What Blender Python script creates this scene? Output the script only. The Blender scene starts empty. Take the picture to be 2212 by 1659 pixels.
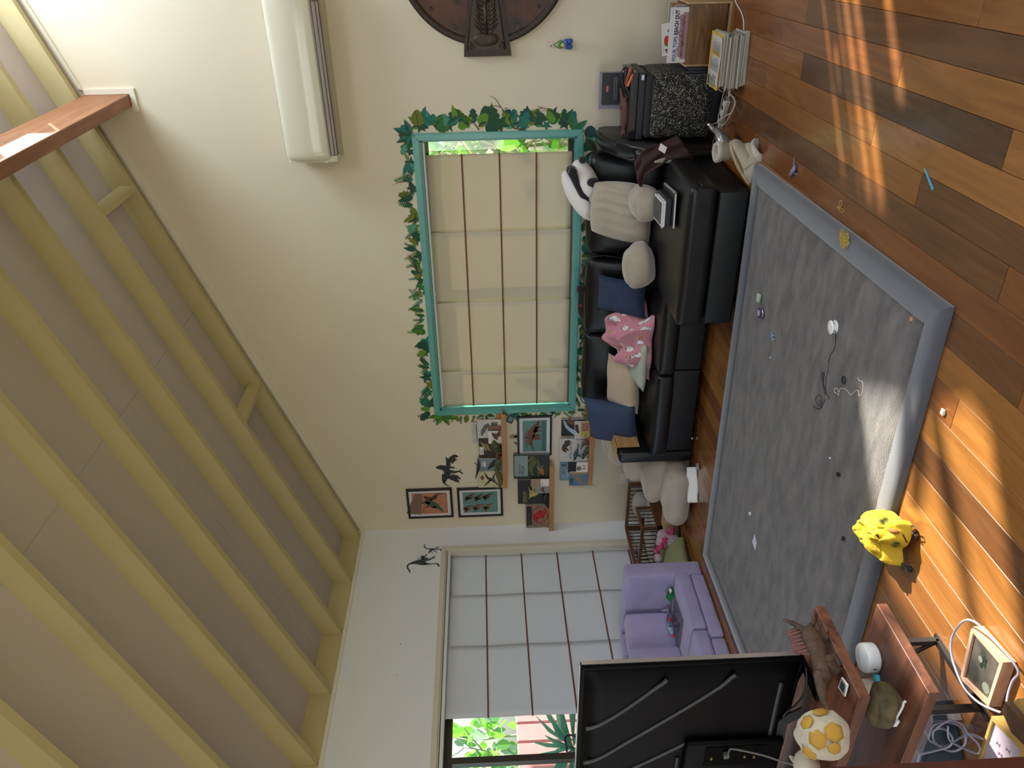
import bpy, bmesh, math, random
from math import pi, sin, cos, radians, atan, tan, sqrt
from mathutils import Vector, Matrix, noise as mnoise
V = Vector
scene = bpy.context.scene
COL = scene.collection
R = random.Random(7)

# ------------------------------------------------------------------ camera
# The room is measured in metres: X runs along the wall with the teal window,
# Y runs into depth, Z is up.  The photo was taken with the phone turned on its side.
CAMZ = 1.55
_f = 1680.0
_t = atan(0.0346); _a = radians(31.3)
_pit = atan(44.0 * cos(_t) / _f)
_Fh = V((-sin(_a), cos(_a), 0)); _up = V((0, 0, 1)); _Rt = V((cos(_a), sin(_a), 0))
_F = _Fh * cos(_pit) - _up * sin(_pit); _U = _up * cos(_pit) + _Fh * sin(_pit)
_ex = -cos(_t) * _U - sin(_t) * _Rt
_ey = -sin(_t) * _U + cos(_t) * _Rt
_C = V((0, 0, CAMZ))
cam_data = bpy.data.cameras.new('camera'); cam = bpy.data.objects.new('camera', cam_data); COL.objects.link(cam)
cam_data.sensor_fit = 'HORIZONTAL'; cam_data.sensor_width = 36.0; cam_data.lens = _f / 2212 * 36
cam_data.clip_start = 0.02
mw = Matrix.Identity(4)
for i in range(3):
    mw[i][0] = _ex[i]; mw[i][1] = _ey[i]; mw[i][2] = -_F[i]; mw[i][3] = _C[i]
cam.matrix_world = mw
scene.camera = cam

def W(x, y, X=None, Y=None, Z=None):
    """the point of a real plane (X=, Y= or Z= constant) that was measured at photo pixel x,y"""
    d = _F * _f + _ex * (x - 1106) - _ey * (y - 829.5)
    if X is not None: t = (X - _C.x) / d.x
    elif Y is not None: t = (Y - _C.y) / d.y
    else: t = (Z - _C.z) / d.z
    return _C + d * t
def crop(ox, oy, s):
    return lambda x, y, **k: W(ox + x / s, oy + y / s, **k)
gA = crop(1180, 820, 5.027); gB = crop(1180, 560, 5.027); gD = crop(1160, 260, 3.95); gG = crop(1160, 0, 4.096)
gH = crop(860, 860, 4.88); gK = crop(1000, 880, 5.927); gL = crop(1190, 880, 8.73); gM = crop(870, 1040, 8.296)
gN = crop(1320, 1000, 6.9125); gQ = crop(1300, 1180, 6.144); gT = crop(1660, 1260, 4.007); gU = crop(880, 0, 5.183)
gR = crop(1600, 600, 5.53); gS = crop(1500, 100, 5.184); gV = crop(1840, 1060, 6.38); gX = crop(1960, 1300, 4.62)
gY = crop(1660, 1280, 9.217); gZ = crop(1520, 0, 3.19)

# ------------------------------------------------------------------ light
world = bpy.data.worlds.new('world'); scene.world = world; world.use_nodes = True
wn = world.node_tree; bg = wn.nodes['Background']
sky = wn.nodes.new('ShaderNodeTexSky')
try:
    sky.sky_type = 'NISHITA'; sky.sun_disc = False; sky.sun_elevation = radians(37); sky.sun_rotation = radians(49)
    sky.air_density = 1.0; sky.dust_density = 1.5; sky.ozone_density = 1.0
except Exception:
    pass
wn.links.new(sky.outputs[0], bg.inputs[0]); bg.inputs[1].default_value = 0.42

SUN_EL = radians(37)
sdir = V((-0.755 * cos(SUN_EL), -0.656 * cos(SUN_EL), -sin(SUN_EL)))
sd = bpy.data.lights.new('sun', 'SUN'); sd.energy = 15.0; sd.angle = radians(1.1); sd.color = (1.0, 0.95, 0.84)
so = bpy.data.objects.new('sun', sd); COL.objects.link(so); so.location = (6, 9, 9)
so.rotation_euler = sdir.to_track_quat('-Z', 'Y').to_euler()

def area(name, loc, direction, sx, sy, power, color):
    d = bpy.data.lights.new(name, 'AREA'); d.shape = 'RECTANGLE'; d.size = sx; d.size_y = sy; d.energy = power; d.color = color
    o = bpy.data.objects.new(name, d); COL.objects.link(o); o.location = loc
    o.rotation_euler = V(direction).to_track_quat('-Z', 'Y').to_euler(); return o
# area lamps outside the frame: skylight daylight, plus added fill from right, front, left
area('fill_right', (0.86, 0.3, 1.25), (-1, 0.15, 0), 2.2, 3.6, 34, (0.95, 0.98, 1.0))  # added ambient fill at the unseen door opening
area('daylight_skylight', (0.30, 4.85, 4.70), (-0.6, 0.12, -1), 0.9, 1.0, 45, (0.78, 0.89, 1.0))
area('daylight_skylight_near', (0.30, 2.4, 4.68), (-0.7, 0, -1), 0.9, 2.0, 35, (0.92, 0.96, 1.0))
area('fill_front', (-3.0, -2.85, 1.5), (-.12, 1, 0.05), 3.2, 2.2, 52, (1.0, 0.985, 0.96))  # added fill lamp behind the camera, no window is built there
area('fill_left', (-4.95, -0.6, 1.4), (1, 0.25, 0.1), 2.0, 1.6, 16, (0.90, 0.95, 1.0))  # added fill lamp on the left, the wall has no opening here

scene.view_settings.view_transform = 'Standard'; scene.view_settings.look = 'None'
scene.view_settings.exposure = 0.2; scene.view_settings.gamma = 1.0
scene.view_settings.use_curve_mapping = False
scene.cycles.max_bounces = 8; scene.cycles.diffuse_bounces = 5; scene.cycles.transparent_max_bounces = 12
scene.cycles.sample_clamp_indirect = 6.0
scene.cycles.caustics_reflective = False; scene.cycles.caustics_refractive = False

# ------------------------------------------------------------------ materials
def lin(h):
    if isinstance(h, tuple): c = h
    else: c = tuple(int(h[i:i + 2], 16) / 255 for i in (0, 2, 4))
    return tuple((x / 12.92 if x <= 0.04045 else ((x + 0.055) / 1.055) ** 2.4) for x in c) + (1,)
MATS = {}
def mat(name, col, rough=0.6, metal=0.0, vary=0.0, vscale=6.0, col2=None, bump=0.0, bscale=60.0, sheen=0.0,
        coat=0.0, trans=0.0, emit=0.0, alpha=1.0, stretch=None, spec=None, two_sided_trans=0.0):
    if name in MATS: return MATS[name]
    m = bpy.data.materials.new(name); m.use_nodes = True; nt = m.node_tree
    b = nt.nodes['Principled BSDF']; c = lin(col)
    b.inputs['Base Color'].default_value = c; b.inputs['Roughness'].default_value = rough
    b.inputs['Metallic'].default_value = metal
    if spec is not None: b.inputs['Specular IOR Level'].default_value = spec
    if sheen: b.inputs['Sheen Weight'].default_value = sheen; b.inputs['Sheen Roughness'].default_value = 0.5
    if coat: b.inputs['Coat Weight'].default_value = coat; b.inputs['Coat Roughness'].default_value = 0.12
    if trans: b.inputs['Transmission Weight'].default_value = trans; b.inputs['IOR'].default_value = 1.45
    if alpha < 1: b.inputs['Alpha'].default_value = alpha
    if emit:
        b.inputs['Emission Color'].default_value = c; b.inputs['Emission Strength'].default_value = emit
    tc = None
    def coords():
        nonlocal tc
        if tc is None:
            g = nt.nodes.new('ShaderNodeTexCoord'); mp = nt.nodes.new('ShaderNodeMapping')
            nt.links.new(g.outputs['Object'], mp.inputs[0])
            if stretch: mp.inputs['Scale'].default_value = stretch
            tc = mp
        return tc.outputs[0]
    if vary or col2:
        n = nt.nodes.new('ShaderNodeTexNoise'); n.inputs['Scale'].default_value = vscale; n.inputs['Detail'].default_value = 5
        nt.links.new(coords(), n.inputs['Vector'])
        r = nt.nodes.new('ShaderNodeValToRGB'); r.color_ramp.elements[0].position = 0.32; r.color_ramp.elements[1].position = 0.68
        if col2: r.color_ramp.elements[0].color = lin(col2)
        else: r.color_ramp.elements[0].color = tuple(x * (1 - vary) for x in c[:3]) + (1,)
        r.color_ramp.elements[1].color = tuple(min(1, x * (1 + vary)) for x in c[:3]) + (1,) if not col2 else c
        nt.links.new(n.outputs['Fac'], r.inputs[0]); nt.links.new(r.outputs[0], b.inputs['Base Color'])
    if bump:
        n = nt.nodes.new('ShaderNodeTexNoise'); n.inputs['Scale'].default_value = bscale; n.inputs['Detail'].default_value = 4
        nt.links.new(coords(), n.inputs['Vector'])
        bp = nt.nodes.new('ShaderNodeBump'); bp.inputs['Strength'].default_value = bump; bp.inputs['Distance'].default_value = 0.01
        nt.links.new(n.outputs['Fac'], bp.inputs['Height']); nt.links.new(bp.outputs[0], b.inputs['Normal'])
    if two_sided_trans:
        tr = nt.nodes.new('ShaderNodeBsdfTranslucent'); mx = nt.nodes.new('ShaderNodeMixShader')
        tr.inputs[0].default_value = c; mx.inputs[0].default_value = two_sided_trans
        out = nt.nodes['Material Output']
        nt.links.new(b.outputs[0], mx.inputs[1]); nt.links.new(tr.outputs[0], mx.inputs[2]); nt.links.new(mx.outputs[0], out.inputs[0])
    MATS[name] = m; return m

def wood(name, dark, light, rough=0.35, axis='Y', scale=1.0, world_space=False, coat=0.0, rnd=0.0):
    """grained timber; the grain runs along axis"""
    if name in MATS: return MATS[name]
    m = bpy.data.materials.new(name); m.use_nodes = True; nt = m.node_tree; b = nt.nodes['Principled BSDF']
    b.inputs['Roughness'].default_value = rough
    if coat: b.inputs['Coat Weight'].default_value = coat; b.inputs['Coat Roughness'].default_value = 0.15
    if world_space:
        g = nt.nodes.new('ShaderNodeNewGeometry'); src = g.outputs['Position']
    else:
        g = nt.nodes.new('ShaderNodeTexCoord'); src = g.outputs['Object']
    info = nt.nodes.new('ShaderNodeObjectInfo')
    add = nt.nodes.new('ShaderNodeVectorMath'); add.operation = 'MULTIPLY_ADD'
    add.inputs[1].default_value = (1, 1, 1)
    sc = nt.nodes.new('ShaderNodeVectorMath'); sc.operation = 'SCALE'; sc.inputs[0].default_value = (13, 29, 7)
    nt.links.new(info.outputs['Random'], sc.inputs['Scale'])
    nt.links.new(src, add.inputs[0]); nt.links.new(sc.outputs[0], add.inputs[2])
    mp = nt.nodes.new('ShaderNodeMapping')
    s = {'X': (0.9, 9, 9), 'Y': (9, 0.9, 9), 'Z': (9, 9, 0.9)}[axis]
    mp.inputs['Scale'].default_value = tuple(q * scale for q in s)
    nt.links.new(add.outputs[0], mp.inputs[0])
    n = nt.nodes.new('ShaderNodeTexNoise'); n.inputs['Scale'].default_value = 1.6; n.inputs['Detail'].default_value = 7
    n.inputs['Distortion'].default_value = 1.3; n.inputs['Roughness'].default_value = 0.62
    nt.links.new(mp.outputs[0], n.inputs['Vector'])
    r = nt.nodes.new('ShaderNodeValToRGB'); r.color_ramp.elements[0].position = 0.28; r.color_ramp.elements[1].position = 0.72
    r.color_ramp.elements[0].color = lin(dark); r.color_ramp.elements[1].color = lin(light)
    nt.links.new(n.outputs['Fac'], r.inputs[0])
    last = r.outputs[0]
    if rnd:
        hs = nt.nodes.new('ShaderNodeHueSaturation'); mm = nt.nodes.new('ShaderNodeMapRange')
        mm.inputs[3].default_value = 1 - rnd; mm.inputs[4].default_value = 1 + rnd
        nt.links.new(info.outputs['Random'], mm.inputs[0]); nt.links.new(mm.outputs[0], hs.inputs['Value'])
        nt.links.new(last, hs.inputs['Color']); last = hs.outputs[0]
    nt.links.new(last, b.inputs['Base Color'])
    bp = nt.nodes.new('ShaderNodeBump'); bp.inputs['Strength'].default_value = 0.06; bp.inputs['Distance'].default_value = 0.003
    nt.links.new(n.outputs['Fac'], bp.inputs['Height']); nt.links.new(bp.outputs[0], b.inputs['Normal'])
    MATS[name] = m; return m

# ------------------------------------------------------------------ objects
def link(o, parent=None):
    COL.objects.link(o)
    if parent is not None: o.parent = parent
    return o
def thing(name, label, cat, loc=(0, 0, 0), group=None):
    o = bpy.data.objects.new(name, None); COL.objects.link(o); o.empty_display_size = 0.05
    o.location = loc; o['label'] = label; o['category'] = cat
    if group: o['group'] = group
    return o
def tag(o, label, cat, group=None):
    o['label'] = label; o['category'] = cat
    if group: o['group'] = group
    return o
def struct(o): o['kind'] = 'structure'; return o

class MB:
    """collects shapes (in world metres); build() links them as one mesh object"""
    def __init__(s): s.bm = bmesh.new(); s.mi = 0
    def _add(s, verts, faces, smooth=False):
        vs = [s.bm.verts.new(v) for v in verts]; out = []
        for f in faces:
            try: q = s.bm.faces.new([vs[i] for i in f])
            except ValueError: continue
            q.smooth = smooth; q.material_index = s.mi; out.append(q)
        return vs, out
    def box(s, lo, hi, bev=0.0, seg=2, M=None, smooth=False):
        x0, y0, z0 = lo; x1, y1, z1 = hi
        vs = [V((x, y, z)) for z in (z0, z1) for (x, y) in ((x0, y0), (x1, y0), (x1, y1), (x0, y1))]
        fs = [(3, 2, 1, 0), (4, 5, 6, 7), (0, 1, 5, 4), (1, 2, 6, 5), (2, 3, 7, 6), (3, 0, 4, 7)]
        if bev > 0:
            b2 = bmesh.new(); q = [b2.verts.new(v) for v in vs]
            for f in fs: b2.faces.new([q[i] for i in f])
            bmesh.ops.bevel(b2, geom=b2.edges[:], offset=bev, segments=seg, profile=0.5, affect='EDGES')
            b2.verts.index_update()
            vs = [v.co.copy() for v in b2.verts]; fs = [[v.index for v in f.verts] for f in b2.faces]; b2.free()
        if M is not None: vs = [M @ v for v in vs]
        return s._add(vs, fs, smooth or (bev > 0 and seg > 2))
    def puff(s, c, size, r, bulge=(0, 0, 0), n=8, M=None, wob=0.0, seed=0.0, wf=3.0):
        """a box with rounded edges r whose faces swell by bulge along x, y, z"""
        hx, hy, hz = size[0] / 2, size[1] / 2, size[2] / 2; h = V((hx, hy, hz))
        verts = {}; faces = []
        def key(p): return (round(p[0], 5), round(p[1], 5), round(p[2], 5))
        lst = []
        for ax in range(3):
            for sg in (-1, 1):
                a, b = [(1, 2), (2, 0), (0, 1)][ax]
                for i in range(n):
                    for j in range(n):
                        quad = []
                        for (di, dj) in ((0, 0), (1, 0), (1, 1), (0, 1)):
                            p = [0, 0, 0]; p[ax] = sg; p[a] = sin((2 * (i + di) / n - 1) * pi / 2); p[b] = sin((2 * (j + dj) / n - 1) * pi / 2)
                            k = key(p)
                            if k not in verts: verts[k] = len(lst); lst.append(V(p))
                            quad.append(verts[k])
                        if sg < 0: quad.reverse()
                        faces.append(quad)
        out = []
        c = V(c)
        for p in lst:
            q = V((p.x * hx, p.y * hy, p.z * hz))
            inner = V((max(-hx + r, min(hx - r, q.x)), max(-hy + r, min(hy - r, q.y)), max(-hz + r, min(hz - r, q.z))))
            d = q - inner
            if d.length > 1e-9: q = inner + d.normalized() * r
            q.x += bulge[0] * (p.x) * (1 - p.y ** 2) * (1 - p.z ** 2)
            q.y += bulge[1] * (p.y) * (1 - p.x ** 2) * (1 - p.z ** 2)
            q.z += bulge[2] * (p.z) * (1 - p.x ** 2) * (1 - p.y ** 2)
            if wob:
                g = mnoise.noise_vector(q * wf + V((seed, seed * 1.7, -seed))); q += g * wob
            q += c
            if M is not None: q = M @ q
            out.append(q)
        return s._add(out, faces, True)
    def cyl(s, a, b, r, r2=None, n=16, smooth=True, caps=True):
        return s.tube([a, b], [r, r if r2 is None else r2], n=n, smooth=smooth, caps=caps)
    def tube(s, path, r, n=8, closed=False, smooth=True, caps=True, flat=1.0):
        P = [V(p) for p in path]; m = len(P)
        rr = r if isinstance(r, (list, tuple)) else [r] * m
        T = []
        for i in range(m):
            if closed: t = P[(i + 1) % m] - P[i - 1]
            else: t = P[min(i + 1, m - 1)] - P[max(i - 1, 0)]
            T.append(t.normalized() if t.length > 1e-9 else V((0, 0, 1)))
        ref = V((0, 0, 1)) if abs(T[0].z) < 0.9 else V((1, 0, 0))
        nrm = (ref - T[0] * ref.dot(T[0])).normalized(); vs = []; fs = []
        for i in range(m):
            nrm = nrm - T[i] * nrm.dot(T[i])
            nrm = nrm.normalized() if nrm.length > 1e-6 else T[i].orthogonal().normalized()
            bn = T[i].cross(nrm)
            for k in range(n):
                a = 2 * pi * k / n; vs.append(P[i] + nrm * (cos(a) * rr[i]) + bn * (sin(a) * rr[i] * flat))
        for i in range(m if closed else m - 1):
            j = (i + 1) % m
            for k in range(n):
                fs.append((i * n + k, i * n + (k + 1) % n, j * n + (k + 1) % n, j * n + k))
        if not closed and caps:
            fs.append(tuple(range(n - 1, -1, -1))); fs.append(tuple((m - 1) * n + k for k in range(n)))
        return s._add(vs, fs, smooth)
    def ball(s, c, r, n=12, M=None, wob=0.0, seed=0.0, wf=4.0):
        rx, ry, rz = r if isinstance(r, (tuple, list)) else (r, r, r); c = V(c); vs = []; fs = []
        m = max(4, n // 2)
        for i in range(m + 1):
            th = pi * i / m
            for k in range(n):
                a = 2 * pi * k / n; q = V((rx * sin(th) * cos(a), ry * sin(th) * sin(a), rz * cos(th)))
                if wob: q += mnoise.noise_vector(q * wf / max(rx, ry, rz) * 0.3 + V((seed, 0, seed))) * wob
                if M is not None: q = M @ q
                vs.append(c + q)
        for i in range(m):
            for k in range(n):
                fs.append((i * n + k, (i + 1) * n + k, (i + 1) * n + (k + 1) % n, i * n + (k + 1) % n))
        r_ = s._add(vs, fs, True)
        bmesh.ops.remove_doubles(s.bm, verts=r_[0], dist=1e-6); return r_
    def prism(s, pts, F, t0, t1, smooth=False):
        """polygon pts (u,v) in frame F, thick from t0 to t1 along F's normal"""
        n = len(pts); vs = [F(u, v, t0) for u, v in pts] + [F(u, v, t1) for u, v in pts]
        fs = [tuple(range(n))[::-1], tuple(range(n, 2 * n))] + [(i, (i + 1) % n, n + (i + 1) % n, n + i) for i in range(n)]
        return s._add(vs, fs, smooth)
    def lathe(s, prof, c, axis=(0, 0, 1), n=24, smooth=True):
        A = V(axis).normalized(); X = A.orthogonal().normalized(); Yv = A.cross(X); c = V(c); vs = []; fs = []
        for (r, h) in prof:
            for k in range(n):
                a = 2 * pi * k / n; vs.append(c + A * h + X * (r * cos(a)) + Yv * (r * sin(a)))
        for i in range(len(prof) - 1):
            for k in range(n):
                fs.append((i * n + k, i * n + (k + 1) % n, (i + 1) * n + (k + 1) % n, (i + 1) * n + k))
        if prof[0][0] > 1e-5: fs.append(tuple(range(n))[::-1])
        if prof[-1][0] > 1e-5: fs.append(tuple((len(prof) - 1) * n + k for k in range(n)))
        return s._add(vs, fs, smooth)
    def grid(s, fn, nu, nv, smooth=True, thick=0.0):
        vs = [fn(i / nu, j / nv) for j in range(nv + 1) for i in range(nu + 1)]
        fs = [(j * (nu + 1) + i, j * (nu + 1) + i + 1, (j + 1) * (nu + 1) + i + 1, (j + 1) * (nu + 1) + i) for j in range(nv) for i in range(nu)]
        return s._add(vs, fs, smooth)
    def build(s, name, m, parent=None, solid=0.0, sub=0, recalc=True):
        if recalc: bmesh.ops.recalc_face_normals(s.bm, faces=s.bm.faces[:])
        me = bpy.data.meshes.new(name)
        ms = m if isinstance(m, (list, tuple)) else [m]
        org = V((0, 0, 0))
        if parent is not None:
            org = V(world_loc(parent))
            for v in s.bm.verts: v.co -= org
            s.bm.to_mesh(me); o = bpy.data.objects.new(name, me); link(o, parent)
        else:
            n = len(s.bm.verts)
            if n:
                lo = V((min(v.co.x for v in s.bm.verts), min(v.co.y for v in s.bm.verts), min(v.co.z for v in s.bm.verts)))
                hi = V((max(v.co.x for v in s.bm.verts), max(v.co.y for v in s.bm.verts), max(v.co.z for v in s.bm.verts)))
                org = V(((lo.x + hi.x) / 2, (lo.y + hi.y) / 2, lo.z))
                for v in s.bm.verts: v.co -= org
            s.bm.to_mesh(me); o = bpy.data.objects.new(name, me); o.location = org; link(o)
        for q in ms: me.materials.append(q)
        s.bm.free()
        if sub:
            md = o.modifiers.new('sub', 'SUBSURF'); md.levels = sub; md.render_levels = sub
        if solid:
            md = o.modifiers.new('solid', 'SOLIDIFY'); md.thickness = solid; md.offset = 0
        return o
def world_loc(o):
    p = V(o.location)
    while o.parent is not None:
        o = o.parent; p = p + V(o.location)
    return p
class Frame:
    """local drawing frame: origin, u axis, v axis, normal"""
    def __init__(s, o, u, v, n=None):
        s.o = V(o); s.u = V(u); s.v = V(v); s.n = V(n) if n is not None else s.u.cross(s.v).normalized()
    def __call__(s, u, v, t=0.0): return s.o + s.u * u + s.v * v + s.n * t
    def sub(s, u, v, sx=1.0, sy=None, rot=0.0, t=0.0):
        sy = sx if sy is None else sy
        c, q = cos(rot), sin(rot)
        return Frame(s(u, v, t), (s.u * c + s.v * q) * sx, (s.v * c - s.u * q) * sy, s.n)
def FB(x, z, y=5.75): return Frame((x, y, z), (1, 0, 0), (0, 0, 1), (0, -1, 0))     # facing the camera side of wall_back
def FA(y, z, x=-5.1): return Frame((x, y, z), (0, 1, 0), (0, 0, 1), (1, 0, 0))      # facing into the room from wall_left
def ell(cx, cy, rx, ry, n=20, a0=0, a1=2 * pi):
    return [(cx + rx * cos(a0 + (a1 - a0) * k / n), cy + ry * sin(a0 + (a1 - a0) * k / n)) for k in range(n)]
def rect(x0, y0, x1, y1): return [(x0, y0), (x1, y0), (x1, y1), (x0, y1)]
def flat(name, polys, F, m, parent=None, t=0.0006, base=0.0):
    """flat print: polygons lying on a surface"""
    b = MB()
    for p in polys: b.prism(p, F, base, base + t)
    return b.build(name, m, parent)
def text(name, s, F, h, m, parent=None, t=0.0008, align='LEFT', bold=0.0, sx=1.0, shear=0.0):
    cu = bpy.data.curves.new(name, 'FONT'); cu.body = s; cu.size = h; cu.align_x = align; cu.offset = bold; cu.shear = shear
    cu.resolution_u = 2
    o = bpy.data.objects.new('tmp_text', cu); COL.objects.link(o)
    bpy.context.view_layer.update()
    me = bpy.data.meshes.new_from_object(o.evaluated_get(bpy.context.evaluated_depsgraph_get()))
    bpy.data.objects.remove(o)
    org = world_loc(parent) if parent is not None else V((0, 0, 0))
    for v in me.vertices: v.co = F(v.co.x * sx, v.co.y, t) - org
    q = bpy.data.objects.new(name, me); me.materials.clear(); me.materials.append(m)
    return link(q, parent)
def smooth_path(pts, n=6, closed=False):
    P = [V(p) for p in pts]; out = []; m = len(P)
    rng = range(m) if closed else range(m - 1)
    for i in rng:
        if closed: a, b, c, d = P[i - 1], P[i], P[(i + 1) % m], P[(i + 2) % m]
        else: a, b, c, d = P[max(i - 1, 0)], P[i], P[i + 1], P[min(i + 2, m - 1)]
        for k in range(n):
            t = k / n
            out.append(0.5 * ((2 * b) + (c - a) * t + (2 * a - 5 * b + 4 * c - d) * t * t + (3 * b - a - 3 * c + d) * t ** 3))
    if not closed: out.append(P[-1])
    return out
def lerp_r(rs, m):
    out = []
    for i in range(m):
        x = i / (m - 1) * (len(rs) - 1); k = min(int(x), len(rs) - 2); out.append(rs[k] + (rs[k + 1] - rs[k]) * (x - k))
    return out
def copy_tree(o, parent=None):
    c = o.copy(); COL.objects.link(c)
    if parent is not None: c.parent = parent
    for ch in list(o.children): copy_tree(ch, c)
    return c
def Rz(a): return Matrix.Rotation(a, 4, 'Z')
def TR(loc, rz=0, rx=0, ry=0): return Matrix.Translation(V(loc)) @ Matrix.Rotation(rz, 4, 'Z') @ Matrix.Rotation(ry, 4, 'Y') @ Matrix.Rotation(rx, 4, 'X')
def pillow(b, w, h, t, M, n=14, wob=0.012, seed=0.0, pinch=0.07, droop=0.0):
    """a stuffed cushion lying in M's xy plane"""
    for sg in (-1, 1):
        def fn(i, j):
            x = 2 * i - 1; y = 2 * j - 1; e = (max(0, 1 - x ** 4) * max(0, 1 - y ** 4)) ** 0.55
            px = x * w / 2 * (1 - pinch * (1 - y * y)); py = y * h / 2 * (1 - pinch * (1 - x * x))
            z = sg * t / 2 * e; q = V((px, py, z - droop * (x * x + y * y)))
            g = mnoise.noise_vector(V((px * 5 + seed, py * 5, seed))) * wob * e
            q += g if sg > 0 else g * 0.4
            return M @ q
        b.grid(fn, n, n)
    bmesh.ops.remove_doubles(b.bm, verts=b.bm.verts[:], dist=1e-5)
# ------------------------------------------------------------------ room shell
XL, XR, YB, YF = -5.1, 0.9, 5.75, -3.0
SL = 0.358
def roof(x): return 2.856 + SL * (x - XL)          # underside of the rafters
def lining(x): return roof(x) + 0.158
m_wall = mat('wall_paint_cream', 'ddd2bc', rough=0.75, bump=0.05, bscale=120, vary=0.015, vscale=2)
m_wallA = mat('wall_paint_white', 'e6e8ec', rough=0.75, bump=0.05, bscale=120)
m_trim = mat('trim_gloss_cream', 'e6dfce', rough=0.35)
m_arch = mat('architrave_cream', 'd2ccbc', rough=0.4)
m_teal = mat('teal_gloss_paint', '5fa39b', rough=0.28, vary=0.04, vscale=8)
m_dark_al = mat('brown_aluminium', '3d3630', rough=0.35, metal=0.3)
m_white_al = mat('white_powder_coat', 'd9dde0', rough=0.35)
m_lining = mat('ceiling_board', 'c4bab4', rough=0.85, vary=0.03, vscale=1.5)
m_rafter = mat('rafter_paint_olive', 'bfb284', rough=0.7, bump=0.08, bscale=50, vary=0.03, vscale=3)
m_joint = mat('floor_gap', '1a0d07', rough=0.9)

# floor: a dark slab carrying the boards
b = MB(); b.box((XL - 0.2, YF, -0.12), (XR + 0.15, YB + 0.2, -0.011))
floor = struct(b.build('floor', m_joint))
pm = [wood('plank_red_gum', '6e421c', '8e5c2c', 0.24, 'Y', 1.0, True, 0.15, 0.10),
      wood('plank_honey', '784b20', '9a6732', 0.24, 'Y', 1.1, True, 0.15, 0.10),
      wood('plank_rust', '62391a', '824f28', 0.24, 'Y', 0.9, True, 0.15, 0.10),
      wood('plank_dark', '3c2616', '5a3c25', 0.24, 'Y', 1.2, True, 0.15, 0.08),
      wood('plank_brown', '52321b', '6f4829', 0.24, 'Y', 1.0, True, 0.15, 0.08)]
PW, PITCH = 0.1190, 0.1205
pme = []
for m in pm:
    b = MB(); b.box((-PW, 0, -0.0115), (0, 1, 0), bev=0.0008, seg=1)
    bmesh.ops.recalc_face_normals(b.bm, faces=b.bm.faces[:])
    me = bpy.data.meshes.new('plank'); b.bm.to_mesh(me); b.bm.free(); me.materials.append(m); pme.append(me)
floor_loc = world_loc(floor)
special = {1: ([-3, -1.0, 0.7, 2.27, 3.95, 5.75], [0, 2, 1, 3, 0]), 2: ([-3, -0.5, 1.6, 3.1, 4.42, 5.75], [1, 0, 1, 0, 2]),
           3: ([-3, -0.9, 0.9, 2.68, 5.0, 5.75], [0, 1, 4, 0, 1]), 4: ([-3, 0.2, 2.1, 4.1, 5.75], [1, 2, 4, 4]),
           0: ([-3, -1.2, 1.2, 3.0, 5.75], [1, 0, 0, 2]), 5: ([-3, 0.6, 1.7, 3.6, 5.75], [0, 1, 2, 2]),
           6: ([-3, 0.4, 1.87, 3.2, 5.75], [1, 0, 4, 1]), 8: ([-3, 0.9, 2.12, 3.0, 5.75], [0, 1, 2, 0]),
           7: ([-3, 0.5, 2.6, 5.75], [1, 1, 0]), 9: ([-3, 0.3, 2.4, 5.75], [0, 1, 0]), -1: ([-3, -1, 1.8, 4.0, 5.75], [2, 0, 4, 2])}
SKEW = 0.0205
for row in range(-12, 40):
    if row in special: js, cs = special[row]
    else:
        js = [-3.0]; y = -3 + R.uniform(0.8, 2.2)
        while y < 5.2: js.append(y); y += R.uniform(1.1, 2.4)
        js.append(5.75); cs = [R.choice([0, 0, 1, 1, 2, 4, 3] if R.random() < 0.5 else [0, 1, 2]) for _ in js]
    xr = -0.4475 - PITCH * row
    for k in range(len(js) - 1):
        y0, y1 = js[k] + 0.0006, js[k + 1] - 0.0006
        x0 = xr + SKEW * (2.28 - y0)
        if x0 - PW > XR + 0.02 or x0 < XL - 0.05: continue
        o = bpy.data.objects.new('plank', pme[cs[k]]); link(o, floor)
        o.location = V((x0, y0, 0)) - floor_loc; o.scale = (1, y1 - y0, 1); o.rotation_euler = (0, 0, SKEW)

# wall_back (teal window) with a raking top
WX0, WX1, WZ0, WZ1 = -3.735, -1.405, 0.868, 2.012      # opening in the wall
def quadwall(b, x0, x1, z0, top, y0=YB, y1=YB + 0.2):
    t0 = top if not callable(top) else top(x0); t1 = top if not callable(top) else top(x1)
    F = Frame((0, y0, 0), (1, 0, 0), (0, 0, 1), (0, 1, 0))
    b.prism([(x0, z0), (x1, z0), (x1, t1), (x0, t0)], F, 0, y1 - y0)
b = MB(); top = lambda x: lining(x) + 0.06
quadwall(b, XL - 0.2, WX0, -0.02, top); quadwall(b, WX0, WX1, WZ1, top); quadwall(b, WX1, XR + 0.15, -0.02, top); quadwall(b, WX0, WX1, -0.02, WZ0)
wall_back = struct(b.build('wall_back', m_wall))
# wall_left (long window)
AY0, AY1, AZ0, AZ1 = 1.55, 5.43, 0.22, 2.03
b = MB(); zt = lining(XL) + 0.02
for lo, hi in (((XL - 0.2, YF, -0.02), (XL, AY0, zt)), ((XL - 0.2, AY1, -0.02), (XL, YB, zt)), ((XL - 0.2, AY0, AZ1), (XL, AY1, zt)), ((XL - 0.2, AY0, -0.02), (XL, AY1, AZ0))):
    b.box(lo, hi)
wall_left = struct(b.build('wall_left', m_wallA))
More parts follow.
